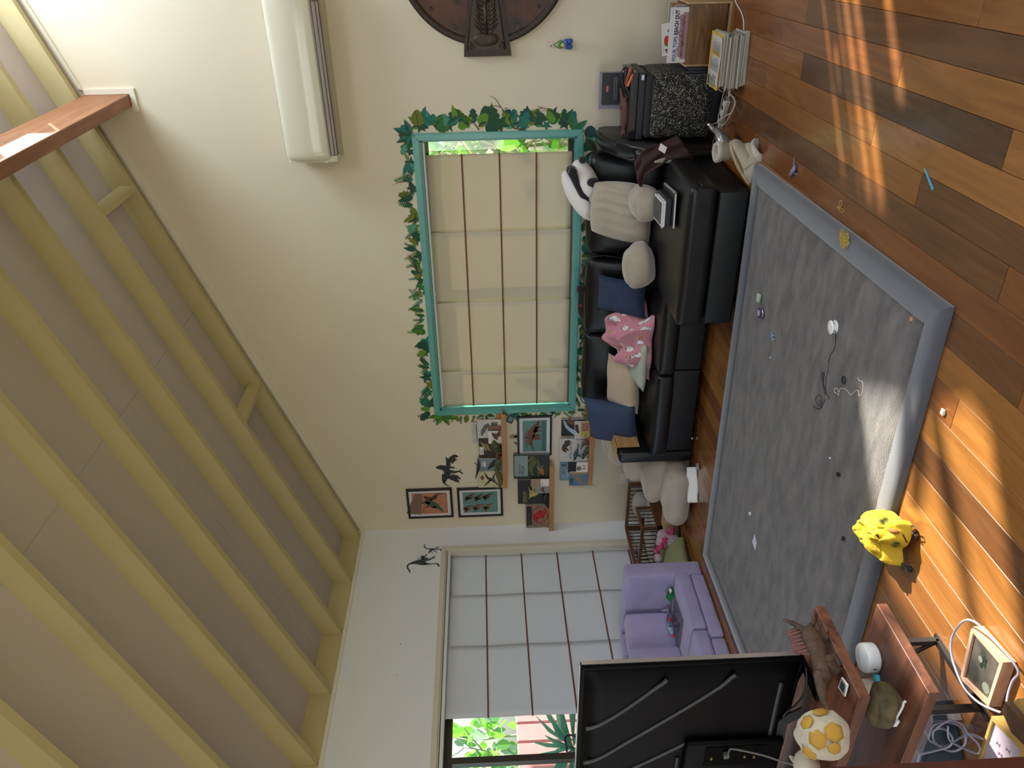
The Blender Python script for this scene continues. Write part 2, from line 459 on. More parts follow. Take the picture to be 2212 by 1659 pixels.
# wall_right, outside the frame: an added door opening, and openings placed to let the sun patches in
b = MB(); zt = lining(XR) + 0.1; x0, x1 = XR, XR + 0.15
def rw(ya, yb, za, zb): b.box((x0, ya, za), (x1, yb, zb))
rw(YF, -1.5, -0.02, zt); rw(-1.5, 2.2, 2.35, zt); rw(2.2, 4.22, -0.02, 2.28)
rw(5.07, YB, -0.02, zt); rw(4.22, 5.07, 2.06, 2.28); rw(4.22, 5.07, -0.02, 0.9); rw(2.2, 3.95, 2.28, zt); rw(3.95, 5.07, 3.34, zt)
wall_right = struct(b.build('wall_right', m_wall))
# wall_front behind the camera, with a wide opening to the rest of the house
b = MB()
F = Frame((0, YF, 0), (1, 0, 0), (0, 0, 1), (0, -1, 0))
for pts in ([(XL - .2, -.02), (-4.7, -.02), (-4.7, roof(-4.7) + .2), (XL - .2, roof(XL - .2) + .2)], [(0.3, -.02), (XR + .15, -.02), (XR + .15, roof(XR + .15) + .2), (0.3, roof(.3) + .2)],
            [(-4.7, 2.6), (.3, 2.6), (.3, roof(.3) + .2), (-4.7, roof(-4.7) + .2)]):
    b.prism(pts, F, 0, 0.15)
struct(b.build('wall_front', m_wall))

# ceiling lining in sheets (a joint shows near the middle); a skylight is cut beyond the top of the frame
def slopebox(b, xa, xb, ya, yb, z0, z1):
    F = Frame((0, ya, 0), (1, 0, 0), (0, 0, 1), (0, 1, 0))
    b.prism([(xa, roof(xa) + z0), (xb, roof(xb) + z0), (xb, roof(xb) + z1), (xa, roof(xa) + z1)], F, 0, yb - ya)
b = MB(); slopebox(b, XL - 0.2, -0.55, YF, YB, 0.17, 0.24); slopebox(b, 0.72, XR + 0.15, YF, YB, 0.17, 0.24)
slopebox(b, -0.55, 0.72, YF, 1.2, 0.17, 0.24)
slopebox(b, -0.55, 0.72, 5.45, YB, 0.17, 0.24)
ceiling = struct(b.build('ceiling', m_lining))
xs = [XL, -2.668, -0.55]
for i in range(2):
    for (ya, yb) in ((YF, -0.3), (-0.3, 2.2), (2.2, 4.6 if i else 4.3), (4.6 if i else 4.3, YB)):
        b = MB(); slopebox(b, xs[i] + 0.0015, xs[i + 1] - 0.0015, ya + 0.0015, yb - 0.0015, 0.158, 0.170)
        b.build('ceiling_board', m_lining, ceiling)
ry = [5.64 - 0.58 * k for k in range(15)]
for k, y in enumerate(ry):
    b = MB(); slopebox(b, XL, -0.55 if 1.2 < y < 5.45 else XR, y, y + 0.05, 0.0, 0.158)
    b.build('rafter', m_rafter, ceiling)
    if k:
        b = MB(); b.box((XL, y + 0.051, 2.857), (XL + 0.02, ry[k - 1] - 0.001, 2.857 + 0.165)); b.build('blocking', m_rafter, ceiling)
for (x, ya, yb) in ((-1.67, 5.11, 5.64), (-3.36, 5.11, 5.64)):
    b = MB(); b.box((x - 0.022, ya, roof(x) - 0.004), (x + 0.022, yb, roof(x) + 0.10)); b.build('nogging', m_rafter, ceiling)
b = MB(); b.box((-1.12, YF, 3.985), (-1.038, YB - 0.001, roof(-1.08) - 0.001), bev=0.003, seg=1)
b.build('roof_beam', wood('beam_timber', '7a4a30', 'a8714a', 0.5, 'Y', 1.0), ceiling)
# skylight kerb
b = MB(); b.box((-0.59, 1.2, lining(-0.55) - 0.02), (-0.551, 5.45, lining(-0.55) + 0.06)); b.build('skylight_kerb', m_trim, ceiling)

# cornices and the trim round the beam
b = MB(); F = Frame((0, YB, 0), (1, 0, 0), (0, 0, 1), (0, -1, 0))
for (za, zb, t) in ((-0.032, -0.012, 0.018), (-0.012, 0.0, 0.012)):
    b.prism([(XL, roof(XL) + za), (-1.155, roof(-1.155) + za), (-1.155, roof(-1.155) + zb), (XL, roof(XL) + zb)], F, 0, t)
    b.prism([(-1.0, roof(-1.0) + za), (XR, roof(XR) + za), (XR, roof(XR) + zb), (-1.0, roof(-1.0) + zb)], F, 0, t)
struct(b.build('trim_1', m_trim))
b = MB(); b.box((XL, YF, 2.824), (XL + 0.018, YB - 0.019, 2.844)); b.box((XL, YF, 2.8445), (XL + 0.012, YB - 0.019, 2.856)); struct(b.build('trim_2', m_trim))
b = MB(); b.prism([(-1.155, 3.945), (-1.0, 3.945), (-1.0, roof(-1.0) - 0.03), (-1.036, roof(-1.036) - 0.03), (-1.036, 3.982), (-1.155, 3.982)], F, 0, 0.018)
struct(b.build('trim_3', m_trim))
b = MB(); b.box((-4.4, YB - 0.014, 0.0), (XR, YB, 0.09), bev=0.003, seg=1); struct(b.build('baseboard_back', m_trim))
b = MB(); b.box((XL, YF, 0.0), (XL + 0.014, 4.9, 0.09), bev=0.003, seg=1); struct(b.build('baseboard_left', m_trim))

# glass
def glass_mat():
    m = bpy.data.materials.new('window_glass'); m.use_nodes = True; nt = m.node_tree
    t = nt.nodes.new('ShaderNodeBsdfTransparent'); g = nt.nodes.new('ShaderNodeBsdfGlossy'); g.inputs['Roughness'].default_value = 0.02
    t.inputs[0].default_value = (0.93, 0.97, 0.95, 1)
    x = nt.nodes.new('ShaderNodeMixShader'); x.inputs[0].default_value = 0.06
    nt.links.new(t.outputs[0], x.inputs[1]); nt.links.new(g.outputs[0], x.inputs[2]); nt.links.new(x.outputs[0], nt.nodes['Material Output'].inputs[0])
    return m
m_glass = glass_mat()

# window_1: teal framed window in wall_back
w1 = thing('window_1', '', ''); del w1['label']; del w1['category']; struct(w1)
b = MB(); a = 0.058; y0, y1 = YB - 0.022, YB + 0.0
ox0, ox1, oz0, oz1 = WX0 - a + 0.008, WX1 + a - 0.008, WZ0 - a + 0.008, WZ1 + a - 0.008
Fm = Frame((0, YB, 0), (1, 0, 0), (0, 0, 1), (0, -1, 0))
for pts in ([(ox0, oz1), (ox1, oz1), (WX1, WZ1), (WX0, WZ1)], [(ox1, oz1), (ox1, oz0), (WX1, WZ0), (WX1, WZ1)],
            [(ox1, oz0), (ox0, oz0), (WX0, WZ0), (WX1, WZ0)], [(ox0, oz0), (ox0, oz1), (WX0, WZ1), (WX0, WZ0)]):
    b.prism(pts, Fm, 0.0, 0.020)
    cx = sum(p[0] for p in pts) / 4; cz = sum(p[1] for p in pts) / 4
    b.prism([(p[0] * 0.72 + cx * 0.28 if abs(p[0] - cx) < 0.2 else p[0], p[1] * 0.72 + cz * 0.28 if abs(p[1] - cz) < 0.2 else p[1]) for p in pts], Fm, 0.02, 0.026)
b.build('window_frame', m_teal, w1)
b = MB()
b.box((WX0 - 0.02, YB + 0.001, WZ0 - 0.02), (WX0 + 0.014, YB + 0.17, WZ1 + 0.02)); b.box((WX1 - 0.014, YB + 0.001, WZ0 - 0.02), (WX1 + 0.02, YB + 0.17, WZ1 + 0.02))
b.box((WX0, YB + 0.001, WZ1 - 0.014), (WX1, YB + 0.17, WZ1 + 0.02)); b.box((WX0, YB + 0.001, WZ0 - 0.02), (WX1, YB + 0.17, WZ0 + 0.010))
b.build('window_reveal', m_teal, w1)
b = MB()
for lo, hi in (((WX0, 5.86, WZ0), (WX0 + .04, 5.91, WZ1)), ((WX1 - .03, 5.86, WZ0), (WX1 - .014, 5.91, WZ1)), ((WX0, 5.86, WZ1 - .052), (WX1, 5.91, WZ1)), ((WX0, 5.86, WZ0), (WX1, 5.91, WZ0 + .05)), ((-2.6, 5.865, WZ0), (-2.55, 5.905, WZ1))):
    b.box(lo, hi)
b.build('sash', m_dark_al, w1)
for (xa, xb) in ((WX0 + .04, -2.6), (-2.55, WX1 - .03)):
    b = MB(); b.box((xa, 5.885, WZ0 + .05), (xb, 5.889, WZ1 - .052)); b.build('pane', m_glass, w1)

# window_2: long window in wall_left
w2 = struct(bpy.data.objects.new('window_2', None)); COL.objects.link(w2); w2.location = (XL, 3.5, 0.22)
b = MB(); Fm = Frame((XL, 0, 0), (0, 1, 0), (0, 0, 1), (1, 0, 0)); a = 0.042
oy0, oy1, oz0, oz1 = AY0 - a, AY1 + a, AZ0 - a, AZ1 + a
for pts in ([(oy0, oz1), (oy1, oz1), (AY1, AZ1), (AY0, AZ1)], [(oy1, oz1), (oy1, oz0), (AY1, AZ0), (AY1, AZ1)], [(oy1, oz0), (oy0, oz0), (AY0, AZ0), (AY1, AZ0)], [(oy0, oz0), (oy0, oz1), (AY0, AZ1), (AY0, AZ0)]):
    b.prism(pts, Fm, 0.0, 0.018)
b.build('window_frame', m_arch, w2)
b = MB()
b.box((XL - .17, AY1 - .012, AZ0 - .02), (XL - .001, AY1 + .02, AZ1 + .02)); b.box((XL - .17, AY0 - .02, AZ0 - .02), (XL - .001, AY0 + .012, AZ1 + .02))
b.box((XL - .17, AY0, AZ1 - .012), (XL - .001, AY1, AZ1 + .02)); b.box((XL - .17, AY0, AZ0 - .02), (XL - .001, AY1, AZ0 + .012))
b.build('window_reveal', m_arch, w2)
b = MB()
for lo, hi in (((-5.24, AY0, AZ1 - .10), (-5.19, AY1, AZ1)), ((-5.24, AY0, AZ0), (-5.19, AY1, AZ0 + .06)), ((-5.24, AY1 - .05, AZ0), (-5.19, AY1, AZ1)), ((-5.24, AY0, AZ0), (-5.19, AY0 + .05, AZ1)),
               ((-5.235, 3.345, AZ0), (-5.185, 3.395, AZ1)), ((-5.235, 2.4, AZ0), (-5.195, 2.44, AZ1))):
    b.box(lo, hi)
b.build('sash', m_dark_al, w2)
for (ya, yb) in ((AY0 + .05, 2.4), (2.44, 3.345), (3.395, AY1 - .05)):
    b = MB(); b.box((-5.215, ya, AZ0 + .06), (-5.211, yb, AZ1 - .1)); b.build('pane', m_glass, w2)
b = MB(); b.tube(smooth_path([(-5.183, 3.40, 1.02), (-5.155, 3.42, 1.02), (-5.155, 3.50, 1.03), (-5.155, 3.50, 1.10), (-5.155, 3.42, 1.10), (-5.183, 3.40, 1.10)], 4), 0.008)
b.build('window_latch', mat('black_plastic', '161616', 0.35), w2)

# added unseen door frame, and the clerestory frame, on wall_right (light comes through them)
d1 = struct(bpy.data.objects.new('added_door_1', None)); COL.objects.link(d1); d1.location = (XR, 0.35, 0)
b = MB()
for y in (-1.5, -0.3, 0.95, 2.15): b.box((XR + .03, y, 0), (XR + .09, y + .05, 2.35))
b.box((XR + .03, -1.5, 2.30), (XR + .09, 2.2, 2.35)); b.box((XR + .03, -1.5, 0), (XR + .09, 2.2, .05)); b.build('door_frame', m_dark_al, d1)
b = MB(); b.box((XR + .03, 3.95, 2.28), (XR + .09, 5.07, 2.30)); b.box((XR + .03, 3.95, 3.30), (XR + .09, 5.07, 3.34))
struct(b.build('window_3', m_dark_al))
# added unseen boards outside the narrow opening: their gaps shape the sun streaks
mask = thing('sun_mask', 'added upright board mask shaping the sun outside the narrow window right of the room', 'screen', (XR + 0.2, 4.65, 0.9))
m_mask = mat('sun_mask_board', '8a7a66', 0.8)
for (ya, yb, za, zb) in ((4.22, 4.27, .9, 2.1), (4.325, 4.385, .9, 2.1), (4.465, 4.68, .9, 2.1), (4.765, 4.79, .9, 2.1), (4.87, 4.905, .9, 2.1), (4.935, 4.985, .9, 2.1), (5.03, 5.07, .9, 2.1), (4.265, 4.33, 1.36, 2.1), (4.38, 4.47, 1.72, 2.1), (4.98, 5.04, .9, 1.6), (4.98, 5.04, 1.76, 2.1)):
    b = MB(); b.box((XR + .17, ya, za), (XR + .19, yb, zb)); b.build('board', m_mask, mask)

Fw = Frame((XR + .17, 0, 0), (0, 1, 0), (0, 0, 1), (1, 0, 0))  # added cut-outs outside the clerestory trim the sun patches on rug and floor
for P in ([(3.9, 2.2), (5.4, 2.2), (5.4, 2.86), (5.2, 2.85), (4.63, 2.65), (4.2, 2.45), (4.1, 2.48), (3.9, 2.5)], [(4.66, 2.6), (4.56, 2.6), (4.60, 2.8), (4.74, 3.02), (4.80, 2.98)],
          [(4.53, 2.55), (4.47, 2.55), (4.40, 2.80), (4.36, 3.05), (4.36, 3.4), (4.41, 3.4), (4.43, 3.05), (4.52, 2.85)]):
    b = MB(); b.prism(P, Fw, 0, .02); b.build('board', m_mask, mask)
# ------------------------------------------------------------------ outside
m_grass = mat('lawn', '6f8a3c', 0.9, vary=0.3, vscale=3)
b = MB(); b.box((-14, -8, -0.5), (8, 16, -0.4)); struct(b.build('ground', m_grass))
m_leaf = [mat('leaf_bright', '8fd04a', 0.5, two_sided_trans=0.5), mat('leaf_mid', '5f9a48', 0.5, two_sided_trans=0.4), mat('leaf_grey', '9db8a0', 0.5, two_sided_trans=0.3)]
m_bark = mat('pale_bark', 'b8ab98', 0.8)
def shrub(name, label, x0, x1, y0, y1, z0, z1, nb, nl, ls, seed):
    rr = random.Random(seed)
    t = thing(name, label, 'shrub', ((x0 + x1) / 2, (y0 + y1) / 2, -0.4))
    b = MB(); tips = []
    for i in range(nb):
        x = rr.uniform(x0, x1); y = rr.uniform(y0, y1); p = [V((x, y, -0.4))]; d = V((rr.uniform(-.3, .3), rr.uniform(-.2, .2), 1))
        while p[-1].z < z1 and len(p) < 12:
            d = (d + V((rr.uniform(-.5, .5), rr.uniform(-.25, .25), rr.uniform(0, .3)))).normalized(); p.append(p[-1] + d * rr.uniform(.18, .3))
            if p[-1].z > z0:
                q = [p[-1]]; e = V((rr.uniform(-1, 1), rr.uniform(-.4, .4), rr.uniform(-.1, .8))).normalized()
                for _ in range(4): e = (e + V((rr.uniform(-.5, .5), rr.uniform(-.2, .2), rr.uniform(-.3, .5)))).normalized(); q.append(q[-1] + e * .12); tips.append(q[-1])
                b.tube(q, lerp_r([.011, .005], 5), n=5)
        b.tube(p, lerp_r([.028, .010], len(p)), n=6)
    b.build('branch', m_bark, t)
    b = MB()
    for i in range(nl):
        c = rr.choice(tips) + V((rr.gauss(0, .1), rr.gauss(0, .15), rr.gauss(0, .1))); s = ls * rr.uniform(.6, 1.3); b.mi = rr.choice([0, 0, 1, 1, 2])
        M = Matrix.Translation(c) @ Matrix.Rotation(rr.uniform(0, 6.3), 4, 'Z') @ Matrix.Rotation(rr.uniform(.3, 1.6), 4, 'X')
        pts = [(0, -.5), (.25, -.3), (.36, 0), (.25, .3), (0, .55), (-.25, .3), (-.36, 0), (-.25, -.3)]
        b._add([M @ V((u * s, v * s, abs(u) * s * .2)) for u, v in pts], [(0, 1, 2, 3, 4), (0, 4, 5, 6, 7)])
    o = b.build('foliage', m_leaf, t, recalc=False); o['kind'] = 'stuff'
    return t
shrub('garden_shrub', 'bare branching shrub with big pale green leaves outside the teal window', -3.2, -0.7, 7.2, 8.2, 0.3, 2.8, 26, 1300, 0.17, 3)
shrub('garden_hedge', 'leafy green hedge outside the long window beyond the television', -9.6, -8.9, 1.5, 7.5, 0.2, 3.4, 20, 2200, 0.17, 5)
# pink slatted screen outside window_2
ps = thing('garden_screen', 'pink ribbed garden screen outside the long window', 'screen', (-7.0, 3.6, -0.4))
m_pink = mat('pink_render', 'b8787a', 0.8, vary=0.1, vscale=8)
for k in range(16):
    b = MB(); b.box((-7.05, 2.2 + k * .21, -0.4), (-7.0, 2.2 + k * .21 + .2, 1.42), bev=.012, seg=1); b.build('board', m_pink, ps)
# palm fronds
pf = thing('garden_palm', 'spiky green palm fronds outside the long window', 'palm', (-6.2, 4.1, -0.4))
m_palm = mat('palm_green', '6fae8a', 0.45, two_sided_trans=0.3)
b = MB(); b.tube([(-6.2, 4.1, -.4), (-6.2, 4.1, .9)], [.05, .04]); b.build('trunk', m_bark, pf)
b = MB()
for k in range(26):
    a = R.uniform(0, 6.28); e = R.uniform(-.3, 1.0); d = V((cos(a) * cos(e), sin(a) * cos(e), sin(e))); c = V((-6.2, 4.1, .95)); sd2 = d.cross(V((0, 0, 1))).normalized() * .018; L = R.uniform(.4, .75)
    b._add([c + sd2 * .4, c - sd2 * .4, c + d * L * .5 - sd2, c + d * L - V((0, 0, .1)), c + d * L * .5 + sd2], [(0, 1, 2, 3, 4)])
b.build('frond', m_palm, pf, recalc=False)

# ------------------------------------------------------------------ blinds
m_blindB = mat('blind_fabric_oat', 'd6cbb6', 0.9, two_sided_trans=0.2, bump=0.1, bscale=400)
m_blindA = mat('blind_fabric_white', 'e2e3e8', 0.9, two_sided_trans=0.32, bump=0.1, bscale=400)
m_batten = mat('batten_brown', '6b3a2a', 0.5)
def blind_rail(b, lo, hi): b.box(lo, hi, bev=.003, seg=1)
bl = thing('panel_blind', 'oat coloured four-panel sliding blind in the teal window', 'blind', (-2.6, 5.80, 0.88))
b = MB(); b.box((WX0 + .016, 5.760, 1.980), (WX1 - .02, 5.842, 1.996), bev=.003, seg=1); b.build('head_rail', m_white_al, bl)
for i, (xa, xb, y) in enumerate(((-2.150, -1.535, 5.832), (-2.742, -2.132, 5.810), (-3.378, -2.726, 5.788), (-3.712, -3.364, 5.766))):
    b = MB(); zs = [1.978, 1.95, 1.715, 1.434, 1.158, 0.905]
    def fn(u, v, xa=xa, xb=xb, y=y):
        z = 1.978 + (0.884 - 1.978) * v; x = xa + (xb - xa) * u
        return V((x, y + .003 * sin(v * 19 + i) * sin(u * 3.1) + 0.004 * mnoise.noise(V((x * 4, z * 3, i))), z))
    b.grid(fn, 12, 20); p = b.build('blind_panel', m_blindB, bl, solid=0.0016)
    for z in (1.715, 1.434, 1.158, 0.884):
        b = MB(); b.box((xa - .002, y - .007, z - .006), (xb + .002, y + .003, z + .006), bev=.002, seg=1); b.build('batten', m_batten, p)
bl = thing('panel_blind', 'white sliding panel blind in the long window behind the purple couch', 'blind', (-5.14, 4.5, 0.24))
b = MB(); b.box((-5.165, AY0 + .02, 1.985), (-5.105, AY1 - .014, 2.012), bev=.003, seg=1); b.build('head_rail', m_white_al, bl)
for i, (ya, yb, x) in enumerate(((4.885, 5.405, -5.158), (4.32, 4.905, -5.147), (3.672, 4.345, -5.136))):
    b = MB()
    def fn(u, v, ya=ya, yb=yb, x=x):
        z = 1.984 + (0.25 - 1.984) * v; y = ya + (yb - ya) * u
        return V((x + .003 * sin(v * 17 + i) + .006 * mnoise.noise(V((y * 5, z * 3, i))), y, z))
    b.grid(fn, 12, 20); p = b.build('blind_panel', m_blindA, bl, solid=0.0016)
    for z in (1.661, 1.328, 0.994, 0.657, 0.319):
        b = MB(); b.box((x - .003, ya - .002, z - .006), (x + .008, yb + .002, z + .006), bev=.002, seg=1); b.build('batten', m_batten, p)
# ------------------------------------------------------------------ rug
m_rug = mat('rug_pile_grey', '746c66', 0.95, col2='4a4541', vscale=6, bump=0.9, bscale=110, sheen=0.35, stretch=(1, 2.5, 1))
m_rugb = mat('rug_binding_grey', '444448', 0.8, vary=0.08, vscale=14, sheen=0.6)
rug = thing('rug', 'large grey shag rug with a padded suede border on the wooden floor', 'rug', (-2.6, 3.3, 0))
rt = 0.040; RM = TR((-1.23, 4.345, 0), rz=rt)        # local x to the left is negative, y towards the camera negative
RW, RD = 2.89, 2.065
b = MB(); b.box((-RW, -RD, 0.0005), (0, 0, 0.018), bev=0.006, seg=2, M=RM); b.build('backing', m_rugb, rug)
b = MB()
def fn(u, v):
    x = -RW + .115 + (RW - .23) * u; y = -RD + .115 + (RD - .23) * v
    e = min(1, min(u, 1 - u) * 40, min(v, 1 - v) * 30)
    return RM @ V((x, y, .018 + e * (.012 + .005 * mnoise.noise(V((x * 9, y * 9, 0))) + .003 * mnoise.noise(V((x * 38, y * 38, 2))))))
b.grid(fn, 190, 140); b.build('pile', m_rug, rug)
for (xa, ya, xb, yb) in ((-RW, 0, 0, 0), (0, 0, 0, -RD), (0, -RD, -RW, -RD), (-RW, -RD, -RW, 0)):
    b = MB(); d = V((xb - xa, yb - ya, 0)).normalized(); n = V((d.y, -d.x, 0))
    prof = [(0.0, .002), (.001, .016), (.012, .028), (.035, .033), (.07, .031), (.100, .030), (.113, .020)]
    vs = []; fs = []
    A = V((xa, ya, 0)); B = V((xb, yb, 0))
    for (P, s) in ((A, 1), (B, -1)):
        for (w, h) in prof: vs.append(RM @ (P + n * w + d * (w * s) + V((0, 0, h))))
    k = len(prof)
    for i in range(k - 1): fs.append((i, i + 1, k + i + 1, k + i))
    b._add(vs, fs, True); b.build('border', m_rugb, rug)

# ------------------------------------------------------------------ corner sofa
m_lea = mat('black_leather', '0d0d0f', 0.36, bump=0.12, bscale=180, vary=0.08, vscale=3)
m_lea2 = mat('black_leather_panel', '09090b', 0.5, bump=0.1, bscale=180)
sofa = thing('corner_sofa', 'black leather corner sofa with a chaise under the teal window', 'sofa', (-2.5, 5.0, 0))
for (xa, xb) in ((-3.572, -2.858), (-2.854, -2.20)):
    b = MB(); b.box((xa, 4.80, .035), (xb, 5.66, .235), bev=.012, seg=3); b.build('base', m_lea2, sofa)
    b = MB(); b.puff(((xa + xb) / 2, 5.07, .30), (xb - xa - .004, .70, .125), .035, (0, .006, .022), n=14, wob=.004, wf=5); b.build('seat_cushion', m_lea, sofa)
b = MB(); b.box((-3.675, 4.79, .012), (-3.578, 5.68, .585), bev=.028, seg=4); b.build('armrest', m_lea, sofa)
for (xa, xb, s) in ((-3.505, -2.866, 1), (-2.858, -2.235, 2)):
    b = MB(); M = TR(((xa + xb) / 2, 5.49, .585), rx=radians(-9)); b.puff((0, 0, 0), (xb - xa, .20, .43), .05, (0, .03, .012), n=14, M=M, wob=.010, seed=s, wf=5)
    b.tube(smooth_path([M @ V((x * (xb - xa) / 2 * .97, -.095, z * .205)) for x, z in ((-1, -1), (-1, 1), (1, 1), (1, -1))], 6), .004, n=6)
    b.build('back_cushion', m_lea, sofa)
b = MB(); M = TR((-1.83, 5.50, .585), rx=radians(-10)); b.puff((0, 0, 0), (.74, .22, .44), .07, (0, .035, .012), n=14, M=M, wob=.014, seed=5, wf=5); b.build('back_cushion', m_lea, sofa)
b = MB(); b.box((-3.57, 5.60, .05), (-1.42, 5.70, .70), bev=.03, seg=3); b.build('back_frame', m_lea2, sofa)
b = MB(); b.box((-2.228, 4.30, .040), (-1.385, 5.62, .214), bev=.016, seg=3); b.build('base', m_lea2, sofa)
b = MB(); b.puff((-1.79, 4.90, .305), (.885, 1.24, .165), .035, (0, .0, .035), n=18, wob=.006, wf=4)
b.tube(smooth_path([(-2.225, 4.29, .345), (-2.215, 4.283, .347), (-1.37, 4.283, .347), (-1.35, 4.29, .347), (-1.348, 5.4, .35)], 5), .0035, n=6)
b.build('chaise_cushion', m_lea, sofa)
# raised side of the chaise
b = MB(); F = Frame((-1.42, 0, 0), (0, 1, 0), (0, 0, 1), (1, 0, 0))
prof = [(5.66, .05), (5.66, .70), (5.62, .755), (5.48, .762), (5.36, .735), (5.22, .66), (5.10, .57), (5.02, .54), (4.99, .50), (4.99, .05)]
b.prism(prof, F, 0, .105)
bmesh.ops.bevel(b.bm, geom=[e for e in b.bm.edges], offset=.022, segments=3, affect='EDGES', clamp_overlap=True)
for f in b.bm.faces: f.smooth = True
for dx in (.012, .093):
    b.tube(smooth_path([F(y, z + .002, dx) for y, z in prof[2:9]], 4), .0035, n=6)
b.build('side_bolster', m_lea, sofa)
for (x, y) in ((-3.50, 4.86), (-2.30, 4.86), (-2.15, 4.40), (-1.46, 4.40)):
    b = MB(); b.cyl((x, y, 0), (x, y, .04), .018, n=10); b.build('foot', mat('chrome', 'c8c8c8', .2, metal=1), sofa)

# ---- on the sofa
def quad_pillow(name, label, cat, bl, br, tl, thick, m, group=None, **k):
    bl, br, tl = V(bl), V(br), V(tl); U = br - bl; Vv = tl - bl; c = bl + U / 2 + Vv / 2
    n = U.cross(Vv).normalized(); u = U.normalized(); v = n.cross(u)
    M = Matrix((tuple(u) + (0,), tuple(v) + (0,), tuple(n) + (0,), (0, 0, 0, 1))).transposed(); M.translation = c
    b = MB(); pillow(b, U.length, Vv.length, thick, M, **k)
    o = b.build(name, m); return tag(o, label, cat, group), M
def quilt_mat(name, c):
    m = mat(name, c, 0.85); nt = m.node_tree
    g = nt.nodes.new('ShaderNodeTexCoord'); mp = nt.nodes.new('ShaderNodeMapping'); mp.inputs['Rotation'].default_value = (0, radians(40), 0)
    w = nt.nodes.new('ShaderNodeTexWave'); w.inputs['Scale'].default_value = 26; w.bands_direction = 'X'
    w2 = nt.nodes.new('ShaderNodeTexWave'); w2.inputs['Scale'].default_value = 26; w2.bands_direction = 'Z'
    a = nt.nodes.new('ShaderNodeMath'); a.operation = 'ADD'
    bp = nt.nodes.new('ShaderNodeBump'); bp.inputs['Strength'].default_value = .5; bp.inputs['Distance'].default_value = .006
    nt.links.new(g.outputs['Object'], mp.inputs[0]); nt.links.new(mp.outputs[0], w.inputs[0]); nt.links.new(mp.outputs[0], w2.inputs[0])
    nt.links.new(w.outputs['Fac'], a.inputs[0]); nt.links.new(w2.outputs['Fac'], a.inputs[1]); nt.links.new(a.outputs[0], bp.inputs['Height'])
    nt.links.new(bp.outputs[0], nt.nodes['Principled BSDF'].inputs['Normal']); return m
m_navyq = quilt_mat('navy_quilted', '2a3850'); m_navy = mat('navy_cotton', '34425f', .85, bump=.1, bscale=300, vary=.06)
quad_pillow('quilted_cushion', 'navy quilted square cushion leaning between the beige backrest pillow and pink blanket', 'cushion',
            gB(1075, 600, Y=5.00), gB(1090, 200, Y=5.04), gB(560, 590, Y=5.25), .15, m_navyq, seed=1)
quad_pillow('navy_cushion', 'plain navy creased cushion at the left end of the sofa by the armrest', 'cushion',
            gA(1000, 660, Y=5.01), gA(940, 215, Y=4.97), gA(505, 690, Y=5.25), .15, m_navy, seed=2, wob=.025)
quad_pillow('sand_cushion', 'sand coloured cushion lying flat beside the plain navy cushion', 'cushion',
            V((-3.38, 4.98, .43)), V((-2.96, 5.02, .44)), V((-3.34, 5.24, .62)), .13, mat('sand_velvet', 'b8a288', .85, sheen=.4, vary=.06), seed=3, wob=.02)
quad_pillow('sage_cushion', 'pale sage cushion under the pink patterned blanket', 'cushion',
            V((-3.10, 4.84, .435)), V((-2.72, 4.86, .43)), V((-3.02, 5.14, .49)), .085, mat('sage_linen', 'aab0a2', .9, bump=.2, bscale=200), seed=4, wob=.02)
# bamboo tray over the armrest
m_bam = wood('bamboo_slat', 'a87c4c', 'c99b66', .45, 'Y', 1.2)
tr = thing('armrest_tray', 'flexible bamboo slat tray draped over the left sofa armrest', 'tray', (-3.62, 5.15, .60))
b = MB(); pth = []
for k in range(9): pth.append((-3.690 + k * .0145, .594))
for k in range(12):
    a = k
    pth.append((-3.572 + .004, .585 - k * .0145))
for i, (x, z) in enumerate(pth):
    if i < 9: b.box((x - .0065, 4.86, z), (x + .0065, 5.30, z + .006), bev=.0012, seg=1)
    else: b.box((x + .001, 4.86, z - .0065), (x + .007, 5.30, z + .0065), bev=.0012, seg=1)
    if i in (8, 20):
        pass
o = b.build('slats', m_bam, tr); o['kind'] = 'stuff'
# beige backrest pillow with two arms
m_bear = mat('beige_plush', 'a89a88', .95, sheen=.6, bump=.35, bscale=120, vary=.07, vscale=6)
bp_ = thing('backrest_pillow', 'beige plush backrest pillow with two stubby arms propped on the chaise', 'pillow', tuple(gD(720, 750, Y=5.2)))
c0 = gD(470, 505, Y=5.27); c1 = gD(440, 960, Y=5.27); c2 = gD(975, 1090, Y=5.02); c3 = gD(960, 540, Y=5.08)
b = MB()
for sg in (-1, 1):
    def fn(i, j, sg=sg):
        p = c0 * (1 - i) * (1 - j) + c1 * i * (1 - j) + c2 * i * j + c3 * (1 - i) * j
        x = 2 * i - 1; y = 2 * j - 1; e = (max(0, 1 - x ** 4) * max(0, 1 - y ** 4)) ** .5
        p = p + (c0 + c1 + c2 + c3 - 4 * p) / 4 * (.10 * (x * x * y * y))
        f = .012 * sin(i * 38 + 5 * j + 2 * sin(j * 7)) * (1 - min(1, abs(y) * .9)) * (1 if x < .1 else .3)
        return p + V((.25, -1, .35)).normalized() * sg * (-1) * e * -.085 * (1 if sg > 0 else 1) + V((0, -1, .2)) * (f * e if sg > 0 else 0)
    b.grid(fn, 40, 26)
bmesh.ops.remove_doubles(b.bm, verts=b.bm.verts[:], dist=1e-5); b.build('back', m_bear, bp_)
ra = gD(925, 700, Y=4.93); la = gD(868, 1235, Y=4.90)
b = MB(); b.puff(ra, (.21, .26, .205), .095, (.015, .02, .015), n=14, M=None, wob=.022, wf=6); b.build('arm', m_bear, bp_)
b = MB(); b.puff(la, (.275, .24, .20), .085, (.02, .02, .01), n=14, wob=.022, seed=3, wf=6); b.build('arm', m_bear, bp_)
